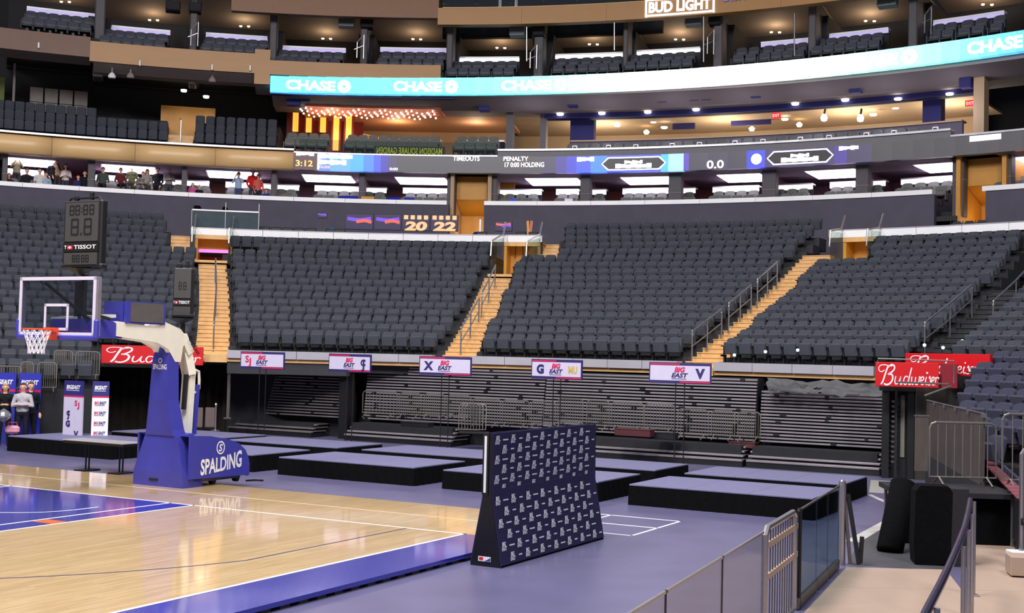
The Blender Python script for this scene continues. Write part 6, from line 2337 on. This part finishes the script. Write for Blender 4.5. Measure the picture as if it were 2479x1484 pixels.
# steel gate in the barrier
gt_ = thing('steel_gate', 'tubular steel gate in the glass barrier', 'gate', A.lerp(B, s_of(1895)))
p, q = A.lerp(B, s_of(1862)), A.lerp(B, s_of(1932))
up = Vector((0, 0, 1))
pts = [p + up * .06, p + up * (ZT - .04), p.lerp(q, .06) + up * (ZT + .02), p.lerp(q, .94) + up * (ZT + .02), q + up * (ZT - .04), q + up * .06]
MB().tube(pts, .035, 8, closed=True).build('frame', m_steel, gt_)
m = MB()
for i in range(11):
    x = p.lerp(q, (i + 1) / 12)
    m.tube([x + up * .06, x + up * ZT], .008, 5)
m.build('bars', m_dsteel, gt_)
for zz in (.98, .66):
    m = MB()
    m.beam(p.lerp(q, .0) + up * zz, p.lerp(q, 1.1) + up * zz, .03, .06)
    m.build('cross_board', m_ply, gt_)
p = A.lerp(B, s_of(2046))
t = thing('barrier_end_post', 'rounded steel end post with folding brace at the end of the glass barrier', 'post', p)
MB().tube([p, p + up * 1.12, p + up * 1.18, p + up * 1.2], [.055, .055, .045, .015], 10).build('shaft', m_steel, t)
MB().beam(p + Vector((.08, 0, 1.0)), p + Vector((.22, -.1, .03)), .05, .06).build('brace', m_black, t)
MB().beam(p + Vector((.04, 0, .9)), p + Vector((.10, -.1, .03)), .04, .05).build('brace', m_dsteel, t)
MB().beam(p + Vector((.24, -.1, .05)), p + Vector((.26, -.1, .42)), .05, .05).build('brace', m_black, t)
# curved handrail on posts
hr = thing('curved_handrail', 'dark round handrail on steel posts sweeping along the walkway', 'handrail', (4, 11, 0))
H = [(lambda q: (q.x, q.y))(at_z(a_, b_, 1.2)) for a_, b_ in ((2205, 1560), (2228, 1512), (2251, 1465), (2277, 1415), (2300, 1366), (2320, 1318), (2335, 1278), (2344, 1240), (2349, 1210))]
MB().tube([Vector((x, y, 1.2)) for x, y in H] , .033, 10).build('rail', M('violet_black_rail', (70, 64, 92), .25, .6), hr)
for (x, y) in (H[2], H[5], H[6], H[7], H[8]):
    MB().tube([(x + .05, y, 0), (x + .05, y, 1.18)], .024, 8).build('post', m_steel, hr)
    MB().rbox((x + .05, y, .03), (.12, .12, .02), .005).build('flange', m_steel, hr)

tp2 = thing('white_floor_stripe', 'worn white stripes on the floor beside the rolled mat', 'tape marking', at_z(2120, 1280, 0))
for (a, c) in (((2102, 1196), (2168, 1226)), ((2072, 1312), (2162, 1262))):
    p, q = at_z(a[0], a[1], .002), at_z(c[0], c[1], .002)
    d = (q - p).normalized()
    n_ = Vector((-d.y, d.x, 0)) * (.06 if a[0] > 2090 else .17)
    MB().add([p - n_, q - n_, q + n_, p + n_, p - n_ - Vector((0, 0, .002)), q - n_ - Vector((0, 0, .002)), q + n_ - Vector((0, 0, .002)), p + n_ - Vector((0, 0, .002))], [(0, 1, 2, 3), (7, 6, 5, 4)]).build('stripe', M('worn_white', (176, 174, 170), .6, var=.25, scale=4), tp2)

pl_ = [at_z(u, v, 0) for u, v in ((2052, 1366), (2292, 1383), (2300, 1290), (2172, 1258), (2076, 1316))]
o = based(MB().slab(pl_, .0, .004), 'dark_floor_mat', M('asphalt_grey_mat', (66, 66, 70), .6, var=.12, scale=3), pl_[0])
tag(o, 'dark grey floor mat under the rolled mat and case', 'mat')
pl_ = [at_z(u, v, 0) for u, v in ((2104, 1192), (2168, 1196), (2172, 1166), (2108, 1162))]
o = based(MB().slab(pl_, .0, .003), 'pale_floor_patch', M('pale_concrete', (150, 148, 142), .7, var=.1), pl_[0])
tag(o, 'pale concrete floor patch in front of the black tower', 'floor patch')

# ================================================================== people
import numpy as np
SKIN, TOPC, LEGC, SHOE = 0, 1, 2, 3


def capsule(mb, a, c, ra, rc, n=10, flat=1.0):
    a, c = Vector(a), Vector(c)
    d = c - a
    k = 5
    pts, rad_ = [], []
    L_ = d.length
    dn = d.normalized()
    for j in range(4):
        an = PI / 2 * j / 4
        pts.append(a - dn * ra * cos(an))
        rad_.append(max(.002, ra * sin(an)))
    for j in range(k + 1):
        q = j / k
        pts.append(a + d * q)
        rad_.append(ra + (rc - ra) * q)
    for j in range(3, -1, -1):
        an = PI / 2 * j / 4
        pts.append(c + dn * rc * cos(an))
        rad_.append(max(.002, rc * sin(an)))
    mb.tube(pts, rad_, n)


_BODY = {}


def body_mesh(pose, voxel):
    """one continuous figure, 1.75 m tall, facing -y; material slots skin, top, legs, shoes"""
    key = (pose, voxel)
    if key in _BODY:
        return _BODY[key]
    caps = []                                            # (a, b, ra, rb, slot)

    def C(a, c, ra, rc, slot):
        caps.append((Vector(a), Vector(c), ra, rc, slot))
    sit = pose.startswith('sit')
    dz = -.42 if sit else 0
    P = lambda x, y, z: (x, y, z + dz)
    # head, jaw, nose, ears, neck
    C(P(0, -.005, 1.64), P(0, .01, 1.67), .082, .085, SKIN)
    C(P(0, -.03, 1.575), P(0, -.02, 1.60), .055, .06, SKIN)
    C(P(0, -.098, 1.635), P(0, -.112, 1.612), .011, .015, SKIN)
    for s in (-1, 1):
        C(P(s * .088, .0, 1.61), P(s * .09, .005, 1.65), .016, .018, SKIN)
    C(P(0, .012, 1.44), P(0, .0, 1.56), .058, .055, SKIN)
    # torso
    C(P(-.07, .01, 1.33), P(.07, .01, 1.33), .115, .115, TOPC)
    C(P(-.06, .0, 1.16), P(.06, .0, 1.16), .115, .115, TOPC)
    C(P(-.055, .0, 1.02), P(.055, .0, 1.02), .115, .115, TOPC)
    C(P(0, .01, 1.05), P(0, .01, 1.36), .13, .12, TOPC)
    C(P(-.15, .01, 1.39), P(0, .01, 1.43), .07, .06, TOPC)
    C(P(.15, .01, 1.39), P(0, .01, 1.43), .07, .06, TOPC)
    C(P(-.07, .01, .92), P(.07, .01, .92), .115, .115, LEGC)
    for s in (-1, 1):
        sh = P(s * .19, .01, 1.39)
        if pose in ('stand', 'sit'):
            el, ha = P(s * .26, .04, 1.10), P(s * .22, -.12, .88 if not sit else 1.0)
        elif pose == 'camera':
            el, ha = P(s * .25, -.14, 1.22), P(s * .07, -.24, 1.52)
        elif pose == 'cross':
            el, ha = P(s * .27, -.04, 1.12), P(-s * .10, -.20 - .03 * (s > 0), 1.16)
        elif pose == 'raise':
            el, ha = (P(.27, -.12, 1.30), P(.12, -.16, 1.60)) if s > 0 else (P(-.25, .03, 1.10), P(-.2, -.14, .95))
        else:
            el, ha = P(s * .25, -.05, 1.12), P(s * .08, -.26, 1.16)
        C(sh, el, .058, .047, TOPC)
        C(el, ha, .044, .032, TOPC)
        d = (Vector(ha) - Vector(el)).normalized()
        side_ = d.cross(Vector((0, 0, 1)))
        side_ = side_.normalized() if side_.length > .1 else Vector((1, 0, 0))
        up_ = side_.cross(d).normalized()
        palm = Vector(ha) + d * .07
        C(ha, palm, .034, .038, SKIN)
        for f in range(4):
            b0 = palm + side_ * (-.03 + .02 * f) + d * .01
            l1 = (.04, .048, .045, .035)[f]
            m1 = b0 + d * l1
            C(b0, m1, .010, .010, SKIN)
            C(m1, m1 + (d * .7 - up_ * .7) * l1 * .8, .010, .008, SKIN)
        th_ = Vector(ha) + d * .03 - side_ * .035
        C(th_, th_ - side_ * .03 + d * .04 - up_ * .015, .012, .010, SKIN)
        if sit:
            hip, kn, an = P(s * .09, 0, .90), P(s * .12, -.42, .92), P(s * .12, -.42, .50)
        else:
            hip, kn, an = P(s * .09, .01, .88), P(s * .105, -.01, .48), P(s * .11, .03, .10)
        C(hip, kn, .092, .062, LEGC)
        C(kn, an, .060, .042, LEGC)
        C(an, Vector(an) + Vector((0, 0, -.03)), .042, .045, SHOE)
        C(Vector(an) + Vector((0, -.0, -.06)), Vector(an) + Vector((s * .02, -.16, -.065)), .042, .036, SHOE)
    mb = MB()
    for (a, c, ra, rc, s) in caps:
        capsule(mb, a, c, ra, rc)
    me0 = mb.mesh('person_body', [m_black] * 1)
    tmp = bpy.data.objects.new('person_tmp', me0)
    COL.objects.link(tmp)
    mod = tmp.modifiers.new('fuse', 'REMESH')
    mod.mode = 'VOXEL'
    mod.voxel_size = voxel
    sm = tmp.modifiers.new('relax', 'SMOOTH')
    sm.iterations = 3
    dg = bpy.context.evaluated_depsgraph_get()
    dg.update()
    me = bpy.data.meshes.new_from_object(tmp.evaluated_get(dg))
    bpy.data.objects.remove(tmp)
    cen = np.empty(len(me.polygons) * 3)
    me.polygons.foreach_get('center', cen)
    cen = cen.reshape(-1, 3)
    best = np.full(len(cen), 1e9)
    idx = np.zeros(len(cen), int)
    for (a, c, ra, rc, s) in caps:
        A_, D_ = np.array(a), np.array(c - a)
        q = np.clip(((cen - A_) @ D_) / max(D_ @ D_, 1e-9), 0, 1)
        dist = np.linalg.norm(cen - A_ - q[:, None] * D_, axis=1) - (ra + (rc - ra) * q)
        w = dist < best
        best[w] = dist[w]
        idx[w] = s
    me.materials.clear()
    for i in range(4):
        me.materials.append(m_black)
    me.polygons.foreach_set('material_index', idx.astype(np.int32))
    me.polygons.foreach_set('use_smooth', [True] * len(me.polygons))
    me.update()
    _BODY[key] = me
    return me


def hair_mesh(kind, dz):
    mb = MB()
    N, K = 14, 8
    vs, fs = [], []
    for j in range(K + 1):
        a = PI * .62 * j / K if kind == 'short' else PI * .60 * j / K
        for i in range(N):
            t = 2 * PI * i / N
            front = -sin(t) > .35
            aa = min(a, PI * .33) if front else a
            r = .098
            vs.append((r * .98 * sin(aa) * cos(t), .008 + r * 1.08 * sin(aa) * sin(t), 1.655 + dz + r * 1.12 * cos(aa)))
    if kind == 'long':
        for i in range(N):
            t = 2 * PI * i / N
            x, y, z = vs[K * N + i]
            back = max(0, sin(t) + .35)
            vs.append((x * 1.12, y + .02 * back, z - .24 * min(1, back)))
        K += 1
    for j in range(K):
        for i in range(N):
            fs.append((j * N + i, j * N + (i + 1) % N, (j + 1) * N + (i + 1) % N, (j + 1) * N + i))
    mb.add(vs, fs)
    return mb


SKINS = [M('skin_light', (206, 160, 136), .6, var=.04), M('skin_tan', (168, 120, 96), .6, var=.04)]


def cloth(rgb):
    return M('cloth_%d_%d_%d' % rgb, rgb, .85, var=.12, scale=12, spec=.15)


def person(lab, loc, rz, pose, top, legs, hair, hk='short', scale=1.0, skin=0, voxel=.026, face=False, grp=None):
    t = thing('person', lab, 'person', loc, rz, grp)
    me = body_mesh(pose, voxel)
    b_ = place('body', me, t)
    for i, m_ in enumerate((SKINS[skin], cloth(top), cloth(legs), m_black)):
        b_.material_slots[i].link = 'OBJECT'
        b_.material_slots[i].material = m_
    dz = -.42 if pose.startswith('sit') else 0
    if hk:
        hair_mesh(hk, dz).build('hair', cloth(hair), t, smooth=True, world=False)
    if face:
        m = MB()
        for s in (-1, 1):
            m.lathe([(.0, -.009), (.010, 0), (.0, .009)], 8, (s * .032, -.083, 1.648 + dz))
        m.build('eyes', m_black, t, world=False)
        MB().rbox((0, -.082, 1.568 + dz), (.045, .012, .009), .003).build('mouth', M('lip', (150, 84, 80), .6), t, world=False)
    t.scale = (scale, scale, scale)
    return t


# visitors in the suites: (u, v of head top, pose, top, legs, hair, hair kind, size, label)
VIS = [
    (3, 372, 'stand', (28, 28, 32), (24, 24, 28), (40, 30, 26), 'short', 1.0, 'person in black coat standing at the left image edge'),
    (42, 377, 'camera', (124, 122, 92), (50, 50, 54), (44, 34, 28), 'short', 1.0, 'standing person in khaki jacket holding a camera'),
    (22, 419, 'sit', (70, 30, 40), (30, 30, 36), (92, 52, 36), 'long', .95, 'seated person in dark red with auburn hair, far left'),
    (66, 408, 'sit', (34, 32, 36), (30, 30, 36), (120, 70, 48), 'short', .95, 'seated person in dark jacket below the khaki jacket'),
    (97, 408, 'sit', (208, 204, 200), (60, 60, 70), (70, 50, 40), 'short', .95, 'seated person in white top left of the raised arm'),
    (112, 417, 'sit', (150, 176, 196), (60, 66, 84), (80, 60, 46), 'short', .95, 'seated person in pale blue hoodie'),
    (130, 386, 'raise', (30, 30, 36), (26, 26, 32), (36, 28, 26), 'short', 1.03, 'standing person in black tee with one arm raised'),
    (141, 384, 'stand', (150, 124, 96), (60, 54, 50), (60, 44, 36), 'short', 1.0, 'person in tan top behind the raised arm'),
    (160, 397, 'phone', (212, 202, 196), (54, 60, 80), (34, 26, 24), 'long', .97, 'standing person in cream top with long dark hair'),
    (190, 424, 'sit', (46, 44, 96), (40, 40, 60), (170, 34, 40), 'short', .85, 'seated child with red cap'),
    (206, 414, 'sit', (28, 28, 32), (30, 30, 36), (120, 84, 60), 'short', .95, 'seated person in black right of the red cap'),
    (250, 404, 'sit', (66, 78, 70), (40, 40, 46), (50, 38, 32), 'short', 1.0, 'seated person in dark green beside the first pillar'),
    (293, 406, 'sit', (96, 40, 44), (40, 36, 40), (60, 40, 34), 'short', .95, 'seated person in maroon top in the second suite'),
    (320, 400, 'stand', (82, 84, 58), (60, 60, 50), (176, 150, 128), 'short', 1.03, 'standing older person in olive jacket'),
    (347, 415, 'phone', (104, 104, 98), (56, 56, 62), (66, 52, 44), 'short', .98, 'standing person in grey jacket with badge'),
    (357, 409, 'stand', (150, 140, 136), (70, 66, 66), (168, 132, 92), 'long', .97, 'fair-haired person behind the grey jacket'),
    (382, 405, 'stand', (24, 24, 28), (30, 30, 34), (52, 38, 32), 'short', 1.03, 'standing person in black sweater'),
    (410, 405, 'phone', (150, 148, 150), (70, 70, 76), (80, 64, 54), 'short', 1.02, 'standing person in pale grey hoodie'),
    (467, 443, 'sit', (196, 84, 140), (80, 60, 90), (150, 116, 84), 'long', .75, 'seated child in pink hoodie'),
    (483, 448, 'sit', (30, 28, 34), (30, 30, 36), (90, 60, 44), 'short', .75, 'seated child in black beside the child in pink'),
    (578, 416, 'camera', (150, 168, 190), (60, 76, 108), (60, 46, 38), 'short', 1.0, 'standing person in pale blue tee taking a picture'),
    (613, 410, 'stand', (186, 34, 36), (60, 60, 70), (60, 44, 36), 'short', 1.03, 'standing person in bright red jacket'),
    (626, 421, 'stand', (204, 92, 84), (46, 50, 70), (196, 164, 120), 'long', .97, 'standing blonde person in coral top'),
    (645, 458, 'sit', (34, 52, 150), (40, 44, 70), (80, 56, 42), 'short', .72, 'seated child in royal blue')]
for (u, v, pose, top, legs, hair, hk, sc_, lab) in VIS:
    R = 41.15 if (pose == 'sit' or v > 405) else 41.9
    th, z = on_ring(u, v, R)
    hh = (1.76 - (.42 if pose == 'sit' else 0)) * sc_
    person(lab, ring(R, th, z - hh), -rad(th) + random.uniform(-.5, .5), pose, top, legs, hair, hk, sc_, grp='visitors in the suites')

# three people behind the left platform
FLOORP = [(14, 928, 'phone', (22, 22, 25), (26, 26, 30), (176, 140, 96), 'long', .98, 'blonde person in black top standing at the far left'),
          (57, 926, 'cross', (166, 162, 168), (30, 30, 38), (70, 52, 42), 'short', 1.0, 'person in pale grey hoodie with arms crossed'),
          (76, 923, 'stand', (26, 28, 36), (28, 28, 34), (96, 66, 46), 'short', 1.02, 'person in dark jacket behind the grey hoodie')]
for k, (u, v, pose, top, legs, hair, hk, sc_, lab) in enumerate(FLOORP):
    dd = 34.2 + .5 * (k == 2)
    p = at_y(u, v, dd)
    p.z = 0
    hh = (2.86 - (v - 829.5) * dd / 3000)
    person(lab, p, rad((20, 12, 40)[k]), pose, top, legs, hair, hk, hh / 1.765, voxel=.018, face=True)
p = at_z(30, 1050, .41)
t = thing('pink_bag', 'small pink bag on the left platform', 'bag', p, .2)
mb = MB()
mb.rbox((0, 0, .11), (.36, .2, .22), .06)
mb.build('body', cloth((214, 150, 172)), t, world=False)
MB().tube([(-.12, 0, .2), (-.1, 0, .30), (.1, 0, .30), (.12, 0, .2)], .014, 6).build('strap', cloth((160, 70, 100)), t, world=False)
p = at_y(8, 1022, 33.0)
t = thing('foil_balloon', 'crinkled silver foil bundle at the left image edge', 'bundle', p)
mb = MB()
random.seed(11)
mb.lathe([(.02, 0)] + [(.20 * sin(PI * (k + 1) / 8) + random.uniform(-.02, .02), .36 * (k + 1) / 8) for k in range(6)] + [(.02, .36)], 12, p)
mb.build('foil', M('silver_foil', (176, 178, 184), .25, .8, var=.2, bump=.6), t)

# ================================================================== bar deck between the two left tunnels: screens, glass, kit
DZ = 6.93
def deck_y(u, v, R):
    t, z = on_ring(u, v, R)
    return t, z


m_scr1 = M('screen_violet', (96, 60, 190), .3, emit=.7, ecol=(110, 60, 200))
m_scr2 = M('screen_ember', (206, 84, 70), .3, emit=.7, ecol=(220, 84, 60))
m_scrd = M('screen_dark_violet', (34, 22, 60), .3, emit=.25, ecol=(40, 20, 90))
m_peach = M('screen_peach', (255, 170, 120), .3, emit=.9, ecol=(255, 160, 110))
SCR = [(836, 904, 517, 556, 0), (906, 972, 518, 557, 0), (974, 1041, 519, 559, '20'), (1043, 1110, 520, 560, '22'), (1198, 1240, 535, 560, 0), (768, 792, 514, 526, 0)]
for i, (a, c, vt, vb, tx) in enumerate(SCR):
    R = 36.2
    t0, zt = on_ring(a, vt, R)
    t1, _ = on_ring(c, vt, R)
    _, zb = on_ring((a + c) / 2, vb, R)
    zb = min(zb, zt - .25)
    w, h = rad(t1 - t0) * R, zt - zb
    t = thing('bar_screen', 'glowing colour screen on the bar deck, %s from the left' % ORD[(1, 2, 3, 4, 5, 0)[i]], 'screen', ring(R, (t0 + t1) / 2, zb), -rad((t0 + t1) / 2), 'screens on the bar deck')
    MB().rbox((0, .04, h / 2), (w, .06, h), .01).build('housing', m_black, t, world=False)
    MB().box((0, .0, h / 2), (w - .03, .012, h - .03)).build('picture', m_scrd if tx or i > 3 else m_scrd, t, world=False)
    if not tx:
        m = MB()
        ribbon(m, [(-w * .42, h * .7), (0, h * .62), (w * .42, h * .72)], h * .22, (0, -.008, 0), (1, 0, 0), (0, 0, 1))
        m.build('picture_band', m_scr1 if i != 4 else m_scr2, t, world=False)
        m = MB()
        ribbon(m, [(-w * .1, h * .5), (w * .2, h * .58), (w * .44, h * .48)], h * .2, (0, -.009, 0), (1, 0, 0), (0, 0, 1))
        m.build('picture_band', m_scr2 if i < 4 else m_scr1, t, world=False)
    else:
        m = MB()
        letter(m, tx, (0, -.008, h * .05), (1, 0, 0), (0, 0, 1), h * .5, width=w * .82, align='c', bold=.05, shear=.1)
        for q in range(4):
            m.box((-w * .36 + w * .24 * q, -.008, h * .83), (w * .15, .004, h * .25))
        m.build('picture_print', m_peach, t, world=False)
    MB().box((0, .06, -.2), (.06, .06, .5)).build('stand', m_black, t, world=False)
# teal glass screen with camera kit at the left end of the deck
R = 34.9
t0, zt = on_ring(465, 507, R)
t1, _ = on_ring(627, 514, R)
gs = thing('teal_glass_screen', 'teal glass screen with white top rail above the left tunnel', 'glass screen', ring(R, (t0 + t1) / 2, 7.86))
zt = 8.62
tm = (t0 + t1) / 2
for a, c in ((t0, tm), (tm, t1)):
    MB().arc(R, R + .03, 7.88, zt, a + .02, c - .02, 1).build('glass_pane', frosted('teal_pane', (120, 150, 160), (58, 78, 88), .6), gs)
    MB().arc(R - .03, R + .06, zt, zt + .06, a + .02, c - .02, 1).build('top_rail', m_counter, gs)
for a in (t0, tm, t1):
    p = ring(R, a, 7.86)
    MB().tube([p, p + Vector((0, 0, 1.15 if a != t0 else .8))], .02, 6).build('post', m_steel, gs)
for i, (u, wd, hh) in enumerate(((478, .3, .34), (510, .55, .2), (545, .22, .34), (590, .8, .16))):
    th = TH(u, 35.5, 500)
    t = thing('camera_kit', 'black covered camera equipment on the teal glass deck, %s from left' % ORD[i], 'equipment', ring(35.5, th, 6.93), -rad(th), 'camera equipment on the deck')
    MB().tube([(0, 0, 0), (0, 0, 1.62)], .05, 6).build('pedestal', m_black, t, world=False)
    MB().rbox((0, 0, 1.62 + hh / 2), (wd, .3, hh), .05).build('cover', m_cloth, t, world=False)
# dark bar stools and clutter on both decks
for i, u in enumerate((640, 668, 696, 724, 752, 800, 822, 1165, 1260, 1290)):
    th = TH(u, 35.3, 545)
    t = thing('bar_stool', 'black bar stool behind the long white counter, %s from left' % ORD[i], 'stool', ring(35.3, th, 6.93), -rad(th), 'bar stools on the left deck')
    MB().rbox((0, 0, .74), (.42, .4, .08), .03).build('seat', m_black, t, world=False)
    MB().rbox((0, .2, 1.0), (.44, .06, .34), .03).build('backrest', m_black, t, world=False)
    for x, y in ((-.17, -.15), (.17, -.15), (-.17, .15), (.17, .15)):
        MB().tube([(x, y, 0), (x * .8, y * .8, .72)], .016, 5).build('leg', m_dsteel, t, world=False)
for i, (u, rgb, lab) in enumerate(((803, (30, 120, 220), 'sky blue bag hanging by the bar screens'), (1163, (34, 30, 110), 'navy draped cart right of the bar screens'), (1283, (206, 120, 110), 'coral striped banner pole on the deck'))):
    th = TH(u, 36.0, 545)
    t = thing('deck_item', lab, ('bag', 'cart', 'pole')[i], ring(36.0, th, 6.93), -rad(th))
    if i == 0:
        MB().rbox((0, 0, 1.0), (.28, .2, .5), .06).build('body', cloth(rgb), t, world=False)
        MB().box((0, .05, .4), (.05, .05, .8)).build('stand', m_black, t, world=False)
    elif i == 1:
        MB().rbox((0, 0, .75), (.6, .4, .9), .08).build('drape', cloth(rgb), t, world=False)
        MB().box((0, 0, 1.45), (.08, .08, .6)).build('tap', m_steel, t, world=False)
        MB().box((0, 0, .15), (.5, .3, .3)).build('base', m_black, t, world=False)
    else:
        MB().beam((-.1, 0, 0), (.08, 0, 1.7), .12, .05).build('pole', cloth(rgb), t, world=False)
        MB().beam((.02, 0, 0), (-.1, 0, 1.7), .10, .04).build('pole', cloth((220, 170, 90)), t, world=False)
for i, (u, v) in enumerate(((2312, 527), (2342, 525), (2372, 524))):
    th = TH(u, 36.0, 520)
    t = thing('folding_chair_dark', 'dark folding chair below the right wood recess, %s from left' % ORD[i], 'chair', ring(36.0, th, 7.35), -rad(th), 'folding chairs below the right recess')
    pr = [(-.24, .52), (-.22, .72), (-.12, .84), (.12, .84), (.22, .72), (.24, .52)]
    MB().prism(pr, .18, .21).build('backrest', m_seatdark, t, world=False)
    MB().rbox((0, 0, .42), (.42, .4, .04), .01).build('seat', m_seatdark, t, world=False)
    for s in (-1, 1):
        MB().tube([(s * .22, -.2, 0), (s * .22, .2, .84)], .014, 5).build('leg', m_dsteel, t, world=False)
        MB().tube([(s * .2, .25, 0), (s * .2, -.1, .44)], .014, 5).build('leg', m_dsteel, t, world=False)
# flags and cloths on the suite counter
for i, (a, c, rgb, lab) in enumerate(((820, 866, (36, 40, 150), 'navy flag draped over the suite counter'), (874, 904, (206, 150, 60), 'yellow cloth draped over the suite counter'), (936, 966, (34, 40, 150), 'dark blue box at the suite counter'), (978, 1002, (50, 56, 150), 'blue striped cloth at the suite counter'), (1234, 1246, (60, 90, 220), 'small blue bag on a suite armchair'), (1366, 1385, (220, 220, 226), 'white towel over a suite armchair'))):
    t0, t1 = TH(a, 40.3, 480), TH(c, 40.3, 480)
    o = based(MB().arc(40.42, 40.55, 9.75, 10.16, t0, t1, 1), 'draped_cloth', cloth(rgb), ring(40.5, (t0 + t1) / 2, 9.75))
    tag(o, lab, 'cloth')
# small glowing beads on stems among the right-hand seats
for i, (u, v) in enumerate(((1778, 860), (1853, 852), (1931, 848), (2238, 836), (2283, 842), (2330, 826))):
    R = 22.1 if u < 2000 else 23.4
    p = rpt(u, v, R)
    t = thing('glow_bead', 'tiny cool white glowing bead among the right-hand seats, %s from left' % ORD[i], 'light', p, 0, 'glowing beads')
    MB().lathe([(.0, -.04), (.04, -.02), (.045, .03), (.0, .05)], 8, p).build('lens', M('cool_bead_glow', (220, 250, 255), .4, emit=5, ecol=(190, 240, 255)), t)
    MB().box(p + Vector((0, .05, -.1)), (.03, .03, .2)).build('stem', m_black, t)
